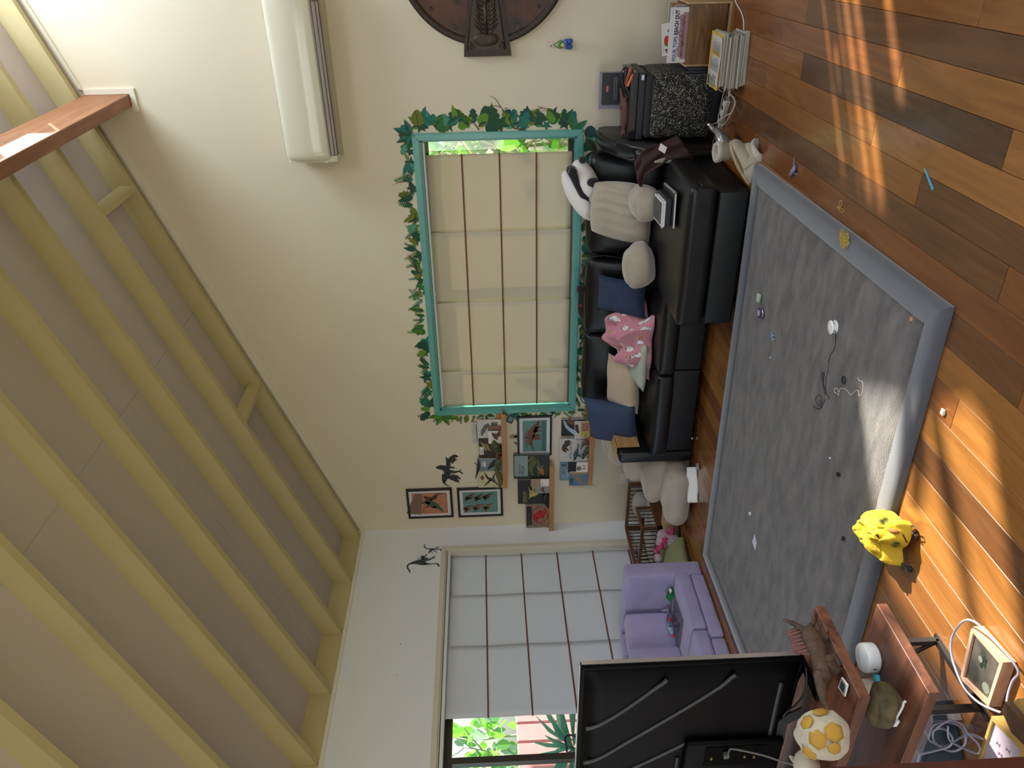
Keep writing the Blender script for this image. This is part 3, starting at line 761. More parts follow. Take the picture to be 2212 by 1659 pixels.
b = MB(); b.ball(gD(480, 670, Y=5.28), (.03, .03, .03), n=10); b.ball(gD(455, 800, Y=5.28), (.03, .03, .03), n=10); b.build('tuft', m_bear, bp_)
# panda cushion
m_pw = mat('white_plush', 'ded8d2', .95, sheen=.5, bump=.2, bscale=200); m_pb = mat('black_plush', '18171a', .95, sheen=.4)
pd = thing('panda_pillow', 'black and white panda shaped pillow lying on top of the sofa back', 'plush toy', tuple(gD(380, 560, Y=5.42)))
uR, uZ, uC = _Rt, V((0, 0, 1)), V((.52, -.854, 0))
def lobe(b, c, L, Wd, D, ang, **k):
    ca, sa = cos(ang), sin(ang); u = uR * ca + uZ * sa; v = uZ * ca - uR * sa
    M = Matrix((tuple(u) + (0,), tuple(v) + (0,), tuple(uC) + (0,), (0, 0, 0, 1))).transposed()
    b.ball(c, (L, Wd, D), n=20, M=M.to_3x3(), **k)
b = MB(); lobe(b, gD(415, 500, Y=5.40), .150, .078, .075, radians(27)); b.build('body', m_pw, pd)
b = MB(); lobe(b, gD(350, 640, Y=5.42), .205, .075, .08, radians(28)); b.build('head', m_pw, pd)
b = MB(); b.tube([gD(x, y, Y=5.345) for x, y in ((275, 430), (300, 440), (345, 560), (400, 650), (445, 720))], [.035, .034, .022, .028, .020], n=10, flat=.6); b.build('arm', m_pb, pd)
b = MB(); b.ball(gD(290, 425, Y=5.40), (.035, .045, .035), n=12); b.build('ear', m_pb, pd)
b = MB(); b.ball(gD(388, 335, Y=5.36), (.028, .04, .028), n=12); b.build('paw', m_pb, pd)
b = MB(); b.ball(gD(480, 530, Y=5.30), (.035, .03, .045), n=12); b.build('paw', m_pb, pd)
# pink blanket, a crumpled heap with printed ghosts and pineapples
def print_mat(name, c): return mat(name, c, .92, sheen=.3)
mats_bl = [print_mat('blanket_pink', 'c98692'), print_mat('blanket_white', 'e4e0e0'), print_mat('blanket_mustard', 'b98a3c'), print_mat('blanket_green', '3c6c60'), print_mat('blanket_ink', '4a4560')]
rr = random.Random(11); motifs = []
for i in range(8):
    for j in range(6):
        motifs.append(((i + .5 + rr.uniform(-.22, .22)) / 8, (j + .5 + rr.uniform(-.22, .22)) / 6, rr.choice([0, 0, 0, 1, 1, 2, 3]), rr.uniform(0, 6.28)))
def motif(u, v):
    for (a, c, k, r) in motifs:
        du, dv = (u - a) * 1.3, (v - c); x = du * cos(r) + dv * sin(r); y = -du * sin(r) + dv * cos(r); x *= 26; y *= 26
        if k == 0:
            if x * x + (y / 1.5) ** 2 < .55 or (abs(x) < .85 + .15 * sin(y * 6) and -1.4 < y < -.2 and x * x + (y / 1.7) ** 2 < 1.1):
                if (x - .22) ** 2 + (y - .45) ** 2 < .02 or (x + .22) ** 2 + (y - .45) ** 2 < .02: return 4
                return 1
            if x * x + (y / 1.5) ** 2 < .8: return 4
        elif k == 1:
            if (x / .5) ** 2 + (y / .75) ** 2 < 1: return 2
            if .6 < y < 1.3 and abs(x) < (1.3 - y) * .9: return 3
        elif k == 2:
            if abs(x) < .42 and abs(y) < .7: return 3 if sin(y * 11) > 0 else 2
        else:
            if abs(x) < .12 and abs(y) < .5: return 4
    return 0
b = MB(); cB = V((-2.77, 5.06, .40))
def heap(u, v):
    x = u * 2 - 1; y = v * 2 - 1; r = sqrt(x * x + y * y)
    px = -2.755 + .265 * x + .035 * sin(y * 5); py = 5.09 + .20 * y + .02 * sin(x * 6)
    e = max(0, 1 - abs(x) ** 2.6) ** .8 * max(0, 1 - abs(y) ** 2.6) ** .8
    top = .245 + .075 * x
    fold = .035 * sin(x * 9 + 3 * sin(y * 3)) + .022 * sin(y * 14 + x * 7) + .03 * mnoise.noise(V((x * 3, y * 3, 4)))
    z = .385 + e * (top + .16 * y * (1 if y > 0 else .5) + fold)
    return V((px, py - .05 * e * (1 - v), max(z, .40 if y > -.9 else .385)))
b.grid(heap, 120, 90)
for i, f in enumerate(b.bm.faces): f.material_index = motif((i % 120) / 120, (i // 120) / 90)
o = b.build('ghost_blanket', mats_bl, recalc=False, solid=.006); tag(o, 'crumpled pink blanket printed with white ghosts and pineapples on the sofa', 'blanket')
# black plush animal on the sofa back, red mark
pl = thing('black_plush_cat', 'small black plush animal lying along the sofa back under the teal window', 'plush toy', tuple(gB(380, 450, Y=5.55)))
b = MB(); b.tube([gB(x, y, Y=5.56) for x, y in ((400, 350), (385, 450), (385, 560), (400, 660))], [.03, .035, .04, .02], n=10); b.ball(gB(370, 330, Y=5.53), (.045, .04, .035), n=12)
b.tube([gB(x, y, Y=5.58) for x, y in ((410, 250), (425, 150), (430, 60))], [.02, .03, .02], n=8); b.build('body', m_pb, pl)
b = MB(); b.ball(gB(378, 503, Y=5.515), (.012, .006, .008), n=8); b.build('badge', mat('badge_red', 'c03038', .6), pl)

# books and papers on the chaise
m_paper = mat('paper_white', 'e2dedb', .7); m_blackc = mat('black_cover', '1d1e22', .45)
def slabM(c, w, d, h, rz):
    M = TR(c, rz=rz); return M
sx0 = gD(1110, 620, Z=.445); az = radians(-52)
def boxthing(name, label, cat, c, size, rz, m, group=None, page=None, bev=.003):
    w, d, h = size; M = TR(c, rz=rz)
    if page is None:
        b = MB(); b.box((-w / 2, -d / 2, 0), (w / 2, d / 2, h), bev=min(bev, h * .4), seg=2, M=M); return tag(b.build(name, m), label, cat, group)
    t = thing(name, label, cat, c, group)
    b = MB(); e = min(.002, h * .2)
    b.box((-w / 2, -d / 2, 0), (w / 2, d / 2, e), M=M); b.box((-w / 2, -d / 2, h - e), (w / 2, d / 2, h), M=M); b.box((-w / 2, -d / 2, 0), (-w / 2 + e, d / 2, h), M=M); b.build('cover', m, t)
    b = MB(); b.box((-w / 2 + e, -d / 2 + .003, e), (w / 2 - .003, d / 2 - .003, h - e), M=M); b.build('pages', page, t)
    return t
cx, cy = -1.56, 4.60; zb = .418
boxthing('spiral_notebook', 'white edged spiral notebook at the bottom of the stack on the chaise', 'notebook', (cx, cy, zb), (.21, .30, .014), radians(6), m_blackc, page=m_paper)
sp = MB()
for k in range(24):
    c = TR((cx, cy, zb + .008), rz=radians(6)) @ V((.107, -.14 + k * .0122, 0)); 
    sp.tube([c + V((cos(a) * .009, 0, sin(a) * .009)) for a in [2 * pi * q / 8 for q in range(8)]], .0012, n=4, closed=True)
o = sp.build('wire_spiral', mat('steel_wire', 'b8b8b8', .3, metal=1), bpy.data.objects['spiral_notebook']); o['kind'] = 'stuff'
boxthing('black_box', 'flat black box in the middle of the stack on the chaise', 'box', (cx - .015, cy + .02, zb + .016), (.17, .24, .032), radians(3), m_blackc)
boxthing('white_book', 'white hardback with a dark cover second from the top on the chaise stack', 'book', (cx - .03, cy + .02, zb + .049), (.155, .225, .020), radians(5), m_paper, page=m_paper)
boxthing('photo_card', 'dark photo card on top of the stack on the chaise', 'card', (cx - .03, cy + .02, zb + .070), (.13, .19, .003), radians(5), mat('photo_dark', '2c2f38', .3))
b = MB(); b.prism([(0, 0), (.07, .015), (.16, .20), (.09, .19)], Frame(gD(1110, 870, Z=.428), (0.3, .95, 0), (-.6, .2, .0), (0, 0, 1)), 0, .0012)
tag(b.build('loose_paper', m_paper), 'loose white folded paper beside the stack on the chaise', 'paper')
# black bag and brown jacket on the side of the chaise
b = MB(); b.puff(gD(960, 470, Y=5.0), (.16, .10, .13), .03, (.01, .01, .01), n=8); tag(b.build('black_pouch', m_lea2), 'small black pouch tucked under the brown jacket', 'pouch')
m_jk = mat('brown_fabric', '3a2320', .85, bump=.2, bscale=120, vary=.1); jk = thing('brown_jacket', 'dark brown jacket draped over the right side of the chaise', 'jacket', (-1.28, 5.02, .4))
b = MB()
jr = [gD(x, y, Y=yy) for x, y, yy in ((830, 360, 4.95), (900, 260, 4.97), (1060, 190, 5.0), (1200, 130, 5.02))]
jl = [gD(x, y, Y=yy) for x, y, yy in ((880, 590, 4.90), (930, 470, 4.88), (1120, 345, 4.87), (1340, 330, 4.86))]
def fn(u, v):
    k = min(int(u * 3), 2); f = u * 3 - k; a = jr[k].lerp(jr[k + 1], f); c = jl[k].lerp(jl[k + 1], f); p = a.lerp(c, v)
    return p + V((.3, -1, .3)) * (.018 * sin(v * 12 + u * 5) + .015 * mnoise.noise(V((u * 5, v * 6, 1))) + .03 * sin(pi * v))
b.grid(fn, 28, 22); b.build('cloth', m_jk, jk, solid=.008)
b = MB(); b.prism(rect(0, 0, 1, 1), Frame(gD(1035, 250, Y=4.90), gD(1055, 195, Y=4.90) - gD(1035, 250, Y=4.90), gD(1090, 285, Y=4.89) - gD(1035, 250, Y=4.90)), 0, .0015); b.build('paper_tag', m_paper, jk)
b = MB(); b.grid(lambda u, v: gD(1000 + 180 * u, 350 - 28 * sin(pi * u) * (1 - v) + 12 * v, Y=4.865), 10, 4); b.build('lining', mat('grey_lining', '9a948f', .8), jk, solid=.004)

# ------------------------------------------------------------------ speckled ottoman, turntable and what lies on it
def speck_mat():
    m = mat('speckled_fabric', '121012', .85); nt = m.node_tree; b = nt.nodes['Principled BSDF']
    g = nt.nodes.new('ShaderNodeTexCoord'); v = nt.nodes.new('ShaderNodeTexVoronoi'); v.inputs['Scale'].default_value = 150
    n = nt.nodes.new('ShaderNodeTexNoise'); n.inputs['Scale'].default_value = 40
    r = nt.nodes.new('ShaderNodeValToRGB'); r.color_ramp.interpolation = 'CONSTANT'; r.color_ramp.elements[0].color = lin('cfc9b0'); r.color_ramp.elements[1].color = lin('131114'); r.color_ramp.elements[1].position = .40
    a = nt.nodes.new('ShaderNodeMath'); a.operation = 'MULTIPLY_ADD'; a.inputs[1].default_value = .5; 
    nt.links.new(g.outputs['Object'], v.inputs['Vector']); nt.links.new(g.outputs['Object'], n.inputs['Vector'])
    nt.links.new(n.outputs['Fac'], a.inputs[0]); nt.links.new(v.outputs['Distance'], a.inputs[2]); 
    s = nt.nodes.new('ShaderNodeMath'); s.operation = 'SUBTRACT'; s.inputs[1].default_value = .12; nt.links.new(a.outputs[0], s.inputs[0])
    nt.links.new(s.outputs[0], r.inputs[0]); nt.links.new(r.outputs[0], b.inputs['Base Color']); return m
ot = thing('speckled_ottoman', 'black ottoman with white speckles below the turntable', 'ottoman', (-1.09, 5.36, 0))
b = MB(); b.puff((-1.092, 5.36, .275), (.395, .46, .41), .045, (.012, .03, .005), n=14); b.build('body', speck_mat(), ot)
b = MB(); b.puff((-1.092, 5.36, .475), (.385, .44, .05), .02, (0, 0, .004), n=8); b.build('lid', mat('ottoman_lid', '201d20', .8), ot)
b = MB(); b.box((-1.27, 5.19, 0), (-.9, 5.53, .075), bev=.01); b.build('base', m_blackc, ot)
tt = thing('turntable', 'black turntable with a smoked lid on the speckled ottoman', 'turntable', (-1.09, 5.36, .50))
m_gblk = mat('gloss_black', '15151a', .15)
b = MB(); b.box((-1.305, 5.20, .502), (-.885, 5.54, .545), bev=.005); b.build('plinth', m_blackc, tt)
b = MB(); b.box((-1.302, 5.205, .547), (-.888, 5.535, .598), bev=.004); b.build('dust_cover', m_gblk, tt)
b = MB(); b.box((-.93, 5.19, .515), (-.90, 5.199, .53)); b.build('knob', m_white_al, tt)
bs = thing('black_photo_book', 'black book with pale handwriting standing against the wall behind the turntable', 'book', (-1.02, 5.66, .60))
b = MB(); b.box((-1.150, 5.548, .503), (-.945, 5.558, .728)); b.build('cover', m_blackc, bs)
b = MB(); b.box((-1.18, 5.559, .503), (-.94, 5.575, .745)); b.build('sleeve', mat('grey_board', '8c8a94', .7), bs)
b = MB(); Fk = FB(-1.150, .60, 5.548)
for (z, a0) in ((.045, 0), (.03, 2)):
    b.tube([Fk(.03 + .15 * k / 40, z + .005 * sin(k * 1.3 + a0), .001) for k in range(41)], .0007, n=3)
o = b.build('handwriting', m_paper, bs); b = MB(); b.prism(rect(.085, .085, .125, .10), Fk, 0, .001); b.build('sticker', mat('badge_pink', 'c07060', .6), bs)
# raptor figure on the turntable
m_rap = mat('brown_rubber', '5a3a30', .6, vary=.2, vscale=30, bump=.2, bscale=150)
b = MB(); pth = [gG(x, y, Y=5.30) for x, y in ((735, 975), (745, 920), (755, 860), (780, 905), (775, 1000), (770, 1090), (770, 1140), (750, 1215))]
b.tube(smooth_path([gG(x, y, Y=5.30) for x, y in ((740, 780), (755, 860), (775, 910), (785, 990), (780, 1070), (768, 1130), (748, 1218))], 4), lerp_r([.006, .014, .03, .035, .028, .015, .006], 25), n=10)
b.tube(smooth_path([gG(x, y, Y=5.29) for x, y in ((738, 972), (748, 920), (770, 880), (790, 880))], 4), lerp_r([.004, .011, .012, .014], 13), n=8)
for (p, q, r_) in (((800, 950), (835, 870), (840, 880)), ((795, 1040), (830, 1020), (842, 1010)), ((790, 1060), (825, 1060), (840, 1050)), ((775, 1150), (770, 1180), (790, 1215))):
    b.tube([gG(*p, Y=5.28), gG(*q, Y=5.27), gG(*r_, Y=5.26)], [.012, .007, .004], n=6)
tag(b.build('raptor_figure', m_rap), 'brown dinosaur figure lying along the turntable lid', 'toy')
sc = thing('orange_cutter', 'orange handled tool on the turntable lid', 'tool', tuple(gG(830, 690, Y=5.22)))
m_or = mat('orange_plastic', 'c8681c', .4)
b = MB(); b.tube(smooth_path([gG(x, y, Y=5.24) for x, y in ((835, 600), (825, 640), (800, 700), (790, 760))], 4), lerp_r([.016, .018, .012, .010], 13), n=8); b.build('handle', mat('rust_plastic', '8a4020', .4), sc)
b = MB(); b.tube(smooth_path([gG(x, y, Y=5.21) for x, y in ((848, 655), (835, 690), (815, 735), (802, 765))], 4), .009, n=8); b.build('handle', m_or, sc)
b = MB(); b.tube(smooth_path([gG(x, y, Y=5.26) for x, y in ((805, 600), (780, 640), (775, 720), (800, 800), (830, 840))], 4), lerp_r([.02, .026, .02, .02, .016], 17), n=8); tag(b.build('black_grip', m_gblk), 'black curved tool lying behind the orange handled one', 'tool')

# ------------------------------------------------------------------ record crate and magazines
m_ply = wood('plywood_pale', 'b08c60', 'cfae80', .5, 'X', 1.0); m_zeb = wood('zebra_veneer', '4e3118', '94693a', .35, 'X', 1.6)
cr = thing('record_crate', 'wood grained record crate standing on the floor beside the magazine stack', 'crate', (-.68, 5.38, 0))
b = MB(); b.box((-.846, 5.20, .028), (-.502, 5.212, .262), bev=.001, seg=1); b.build('front_panel', m_zeb, cr)
for (lo, hi) in (((-.858, 5.20, .016), (-.847, 5.55, .262)), ((-.501, 5.20, .016), (-.49, 5.55, .275))):
    b = MB(); b.box(lo, hi, bev=.001, seg=1); b.build('side_panel', m_ply, cr)
b = MB(); b.box((-.858, 5.20, 0), (-.49, 5.55, .015)); b.build('bottom', m_ply, cr)
b = MB(); b.box((-.846, 5.538, .028), (-.502, 5.55, .262)); b.build('back_panel', m_ply, cr)
ORD = ['nearest', 'second', 'third', 'fourth', 'fifth', 'sixth', 'seventh', 'eighth', 'ninth', 'tenth', 'eleventh', 'twelfth', 'thirteenth', 'fourteenth', 'fifteenth', 'sixteenth', 'seventeenth', 'eighteenth', 'nineteenth']
lpm = [mat('lp_%s' % n, c, .4) for n, c in (('white', 'd8d4d0'), ('grey', '8e8a86'), ('tan', 'b89c74'), ('orange', 'c48a4c'), ('black', '202024'), ('cream', 'cfc6b0'))]
for k in range(9):
    b = MB(); y = 5.262 + k * .026; x0 = -.83 + R.uniform(0, .012)
    b.box((x0, y, .03), (x0 + .308, y + .004, .338 - R.uniform(0, .012)), bev=.001, seg=1, M=None)
    tag(b.build('record', lpm[(k * 5 + 1) % 6]), ORD[k + 1] + ' record sleeve from the front in the wooden crate', 'record', 'records in the crate')
m_figs = mat('ink_rose', 'a8848c', .5); al = thing('front_record', 'white album sleeve with purple lettering at the front of the record crate', 'record', (-.68, 5.24, .03))
b = MB(); Fa = Frame((-.835, 5.236, .06), (1, 0, 0), (0, -.10, .995)); b.prism(rect(0, 0, .318, .318), Fa, -.004, 0); b.build('sleeve', m_paper, al)
m_pur = mat('ink_purple', '34306a', .5); m_red = mat('ink_red', 'a0505c', .5); m_blu = mat('ink_blue', '5a74a8', .5)
text('album_lettering', 'FOUR TOPS', Fa.sub(.010, .262), .034, m_blu, al, sx=.80, bold=.0016); text('album_lettering', 'REACH OUT', Fa.sub(.162, .262), .034, m_pur, al, sx=.74, bold=.0016)
flat('album_figures', [ell(.05 + .03 * k, .238 + .004 * sin(k * 2), .020, .020, 10) for k in range(8)] + [rect(.02, .19, .29, .235)], Fa, m_figs, al)
text('album_lettering', 'STEREO', Fa.sub(.275, .300), .008, m_pur, al)
cd = thing('childs_drawing', "child's drawing card with a red and green shape leaning on the records", 'card', (-.7, 5.2, .30))
Fd = Frame((-.785, 5.222, .345), (.185, .0, .02), (-.01, -.01, .062)); b = MB(); b.prism(rect(0, 0, 1, 1), Fd, 0, .0015); b.build('paper', m_paper, cd)
flat('drawing', [ell(.45, .5, .17, .28, 14)], Fd.sub(0, 0, t=.0015), mat('crayon_red', 'c03a30', .7), cd); flat('drawing', [ell(.32, .38, .07, .2, 10), ell(.75, .3, .05, .12, 8)], Fd.sub(0, 0, t=.0025), mat('crayon_green', '4a8a50', .7), cd)
flat('drawing', [ell(.17, .55, .04, .13, 8), rect(.08, .35, .12, .6)], Fd.sub(0, 0, t=.0015), m_blackc, cd); text('scribble', 'Niixsu', Fd.sub(.1, .75, .0009, .002, t=.0015), 120, m_blu, cd, t=0)
for k in range(3):
    b = MB(); b.box((-.905 + k * .016, 5.15, .001), (-.892 + k * .016, 5.34, .27 - .01 * k), bev=.001, seg=1); tag(b.build('disc_case', m_blackc), ['leftmost', 'middle', 'rightmost'][k] + ' of three black disc cases between the crate and the speckled ottoman', 'disc case', 'black disc cases beside the crate')
# magazines
mcol = [mat('magazine_%d' % k, c, .5) for k, c in enumerate(('b9b2a0', 'a8a294', 'c4bda8', '8e8a80', '9c9a94', 'c8c0a4', '7c7c7c'))]
for k in range(17):
    b = MB(); M = TR((-.77 + R.uniform(-.012, .012), 4.88 + R.uniform(-.008, .008), .0008 + k * .0092), rz=radians(2 + R.uniform(-2.5, 2.5)))
    b.box((-.145, -.105, 0), (.145, .105, .0080), bev=.001, seg=1, M=M)
    tag(b.build('magazine', mcol[k % 7]), (ORD[18 - k] + ' magazine from the top of the floor pile') if k else 'bottom magazine of the pile on the floor', 'magazine', 'magazines piled on the floor')
b = MB(); b.box((-.15, -.11, 0), (.15, .11, .006), M=TR((-.775, 4.89, .158), rz=radians(-1))); tag(b.build('yellow_magazine', mat('yellow_cover', 'd8b030', .4)), 'yellow covered magazine second from the top of the magazine pile', 'magazine')
np_ = thing('newspaper', 'folded printed newsletter lying on top of the magazine pile', 'newspaper', (-.78, 4.85, .166))
def fn(u, v):
    x = -.935 + .30 * u; y = 4.76 + .20 * v
    return V((x, y, .167 + .004 * sin(u * 7) - .05 * max(0, .18 - u) - .35 * max(0, .10 - u) * (1 - v) ))
b = MB(); b.grid(fn, 20, 12); b.build('page', mat('newsprint', 'b9b4b0', .8), np_, solid=.0015)
b = MB()
for r_ in range(15):
    for c_ in range(3):
        if (r_, c_) in ((0, 0), (1, 0), (13, 2)): continue
        b.box((-.915 + c_ * .088, 4.775 + r_ * .0118, .1725), (-.915 + c_ * .088 + R.uniform(.05, .08), 4.7785 + r_ * .0118, .1730))
o = b.build('print_lines', mat('ink_grey', '77726e', .8), np_); o['kind'] = 'stuff'
b = MB(); b.box((-.915, 4.935, .1726), (-.86, 4.952, .1732)); b.build('masthead', m_blackc, np_)

# ------------------------------------------------------------------ power board, cables, massager, boots
m_cab = mat('cable_white', 'cfc8bc', .5); m_cabg = mat('cable_dark', '26262a', .5)
pb = thing('power_board', 'white power board with tangled leads on the floor by the ottoman', 'power board', tuple(gS(350, 760, Z=0)))
A, B = gS(405, 590, Z=.0), gS(300, 940, Z=.0); d = (B - A).normalized(); M = TR((A + B) / 2, rz=math.atan2(d.y, d.x))
b = MB(); b.box((-(B - A).length / 2, -.027, .001), ((B - A).length / 2, .027, .036), bev=.006, seg=2, M=M); b.build('body', mat('plastic_offwhite', 'c9c0b2', .4), pb)
for k in range(5):
    b = MB(); b.box((-.14 + k * .07, -.014, .0361), (-.115 + k * .07, .014, .0375), M=M); b.build('socket', m_blackc, pb)
def cable(name, label, pts, r, m, group=None, cat='cable', n=6, z=.006):
    P = [p if isinstance(p, V) else W(p[0], p[1], Z=(p[2] if len(p) > 2 else z)) for p in pts]
    b = MB(); b.tube(smooth_path(P, n), r, n=7); o = b.build(name, m); return tag(o, label, cat, group)
cable('extension_lead', 'long cream lead running from the frame edge to the power board', [(1586, -30), (1589, 2), (1603, 30), (1607, 60), (1601, 100), (1589, 130), (1583, 160), (1578, 190), (1576, 208, .02)], .0045, m_cab)
S = lambda x, y, z=.012: V(gS(x, y, Z=z))
cable('looped_lead', 'pale lead looping over the power board to the massager', [S(385, 560, .03), S(375, 440, .03), S(340, 480, .03), S(300, 640, .02), S(265, 830, .02), S(330, 880, .03), S(440, 690, .03), S(450, 600, .02), S(385, 510, .03)], .0035, m_cab)
cable('massager_lead', 'thin pale lead from the silver massager across the power board', [S(175, 885, .06), S(260, 850, .045), S(350, 780, .04), S(420, 740, .02), S(440, 690, .01)], .003, m_cab)
cable('spare_lead', 'pale lead curling behind the upright boot', [S(230, 1000, .02), S(205, 1100), S(225, 1200), S(290, 1260), S(350, 1250)], .0035, m_cab)
cable('black_lead', 'thin black lead on the boards beside the massager', [S(380, 900), S(430, 850), S(445, 930), S(450, 1010), S(480, 1000), S(485, 1050)], .002, m_cabg)
ms = thing('hand_massager', 'silver hand massager with a curved handle beside the boots', 'massager', tuple(gS(350, 1100, Z=0)))
m_sil = mat('silver_plastic', '8e8c88', .25, metal=.7)
hz = lambda x, y, Y: gS(x, y, Y=Y)
b = MB(); b.tube(smooth_path([hz(175, 890, 4.80), hz(215, 930, 4.78), hz(270, 970, 4.74), hz(310, 1040, 4.71), hz(355, 1120, 4.68), hz(375, 1200, 4.66)], 5), lerp_r([.014, .017, .026, .043, .050, .036], 26), n=16); b.build('body', m_sil, ms)
b = MB(); b.cyl(hz(290, 1180, 4.66), hz(320, 1205, 4.63), .030, .026, n=18); b.build('massage_head', mat('rubber_grey', '55534f', .6), ms)
b = MB(); b.ball(hz(165, 880, 4.80), .014, n=10); b.build('end_cap', mat('chrome', 'c8c8c8', .2, metal=1), ms)
b = MB(); b.tube(smooth_path([hz(290, 1000, 4.66), hz(330, 1100, 4.62), hz(370, 1190, 4.60)], 5), .004, n=6); b.build('trim_line', m_white_al, ms)
m_suede = mat('sand_suede', 'a59680', .9, sheen=.4, vary=.06, vscale=10, bump=.15, bscale=150); m_fur = mat('cream_fleece', 'bdb2a0', .95, bump=.8, bscale=90, sheen=.6); m_sole = mat('tan_rubber', 'a38d6e', .6)
def boot(label, M, group, slump=0.0):
    t = thing('sheepskin_boot', label, 'boot', tuple(M.translation), group)
    b = MB()                      # local: x toe direction, z up; 27 cm long
    b.tube([M @ V(p) for p in ((.0, 0, .055), (-.055, 0, .05), (-.08, 0, .045))], [.045, .05, .02], n=14)
    secs = [(-.09, .028, .05, .030), (-.06, .042, .085, .040), (0, .044, .10, .045), (.05, .046, .085, .043), (.10, .048, .068, .036), (.14, .046, .055, .030), (.165, .034, .042, .026), (.178, .012, .030, .022)]
    vs = []; fs = []; n = 18
    for (x, w, h, zc) in secs:
        for k in range(n):
            a = 2 * pi * k / n; z = zc + sin(a) * (h - zc if sin(a) > 0 else zc - .012); vs.append(M @ V((x, cos(a) * w, z)))
    for i in range(len(secs) - 1):
        for k in range(n): fs.append((i * n + k, i * n + (k + 1) % n, (i + 1) * n + (k + 1) % n, (i + 1) * n + k))
    fs.append(tuple(range(n))); fs.append(tuple((len(secs) - 1) * n + k for k in range(n)))
    b._add(vs, fs, True)
    # shaft, open at the top
    prof = [(.046, .05), (.048, .09), (.050, .13), (.053, .165)]; vs = []; fs = []
    for (r_, z) in prof:
        for k in range(n): a = 2 * pi * k / n; vs.append(M @ V((-.035 + slump * max(0, (z - .05) / .12) + cos(a) * r_ * 1.15, sin(a) * r_, z - slump * .25 * max(0, (z - .05) / .12) - slump * 1.3 * max(0, z - .05) * cos(a) * .8)))
    for i in range(len(prof) - 1):
        for k in range(n): fs.append((i * n + k, i * n + (k + 1) % n, (i + 1) * n + (k + 1) % n, (i + 1) * n + k))
    b._add(vs, fs, True); b.build('upper', m_suede, t, recalc=True)
    b = MB(); vs = []; fs = []; m_ = 26
    for (r_, z) in ((.054, .150), (.060, .160), (.061, .175), (.052, .186), (.041, .180), (.038, .12), (.036, .06)):
        for k in range(m_): a = 2 * pi * k / m_; j = 1 + .07 * R.uniform(-1, 1); vs.append(M @ V((-.035 + slump * max(0, (z - .05) / .12) + cos(a) * r_ * 1.15 * j, sin(a) * r_ * j, z - slump * .25 * max(0, (z - .05) / .12) - slump * 1.3 * max(0, z - .05) * cos(a) * .8)))
    for i in range(6):
        for k in range(m_): fs.append((i * m_ + k, i * m_ + (k + 1) % m_, (i + 1) * m_ + (k + 1) % m_, (i + 1) * m_ + k))
    fs.append(tuple(6 * m_ + k for k in range(m_)))
    b._add(vs, fs, True); b.build('fleece_cuff', m_fur, t)
    b = MB(); out = []
    for k in range(28):
        a = 2 * pi * k / 28; x = cos(a); out.append((.042 + x * .142, sin(a) * (.050 + .004 * x) * (1 - .12 * (x < -.3))))
    F = Frame(M @ V((0, 0, 0)), M.to_3x3() @ V((1, 0, 0)), M.to_3x3() @ V((0, 1, 0))); b.prism(out, F, 0, .016); b.build('sole', m_sole, t)
    b = MB(); b.tube([M @ V(p) for p in ((-.01, .052, .04), (.0, .047, .10), (-.035, .056, .155))], .0018, n=5); b.tube([M @ V(p) for p in ((-.01, -.052, .04), (.0, -.047, .10), (-.035, -.056, .155))], .0018, n=5); b.build('seam', mat('seam_tan', '857560', .8), t)
    b = MB(); F = Frame(M @ V((-.0915, -.018, .030)), M.to_3x3() @ V((0, 1, 0)), M.to_3x3() @ V((0, 0, 1))); b.prism(rect(0, 0, .036, .020), F, -.004, .004); b.build('heel_patch', mat('heel_patch_tan', 'a3703c', .6), t)
def basis(o, x, z):
    x = V(x).normalized(); z = V(z); z = (z - x * z.dot(x)).normalized(); y = z.cross(x)
    M = Matrix((tuple(x) + (0,), tuple(y) + (0,), tuple(z) + (0,), (0, 0, 0, 1))).transposed(); M.translation = V(o); return M
boot('sand suede boot standing upright behind the tipped one', basis((-1.225, 4.55, .001), (.25, -1, 0), (0, 0, 1)), 'sheepskin boots')
tcam = V((.52, -.854, 0))
boot('sand suede boot tipped over with its fleece opening towards the room', basis(gS(545, 1385, Y=4.42), _Rt * .93 + V((0, 0, .36)), V((0, 0, -.55)) + _Rt * .1 + tcam * .80), 'sheepskin boots', slump=.085)
# ------------------------------------------------------------------ kids couch
m_lil = mat('lilac_suede', '9c92b6', .9, sheen=.3, vary=.07, vscale=9, bump=.08, bscale=200)
kc = thing('kids_couch', 'lilac foam block play couch in front of the long window', 'couch', (-4.7, 3.7, 0))
def block(name, lo, hi, r=.02, M=None, bulge=.004, pipe=True):
    b = MB(); c = [(lo[i] + hi[i]) / 2 for i in range(3)]; s = [hi[i] - lo[i] for i in range(3)]
    b.puff(c, s, r, (bulge, bulge, bulge), n=10, M=M, wob=.003, seed=c[1] * 7, wf=7)
    return b.build(name, m_lil, kc)
block('base_block', (-4.98, 3.625, .003), (-4.285, 4.205, .104)); block('base_block', (-4.98, 2.76, .003), (-4.295, 3.615, .104))
block('seat_block', (-4.98, 3.69, .109), (-4.275, 4.21, .220)); block('seat_block', (-4.98, 2.80, .109), (-4.285, 3.680, .220))
block('arm_block', (-4.98, 4.218, .003), (-4.30, 4.365, .585), r=.025)
block('back_block', (-.07, -.145, -.18), (.07, .145, .18), M=TR((-4.755, 4.055, .405), rz=radians(-22)))
block('back_block', (-4.82, 2.95, .225), (-4.68, 3.88, .600))
block('rear_block', (-4.98, 4.00, .23), (-4.90, 4.21, .60)); block('rear_block', (-4.98, 2.7, .23), (-4.89, 3.86, .64))
tb = thing('tablet', 'grey tablet lying on the lilac play couch seat', 'tablet', (-4.42, 3.75, .224))
P = [gQ(975, 700, Z=.232), gQ(1070, 980, Z=.232), gQ(1020, 1350, Z=.232), gQ(940, 980, Z=.232)]
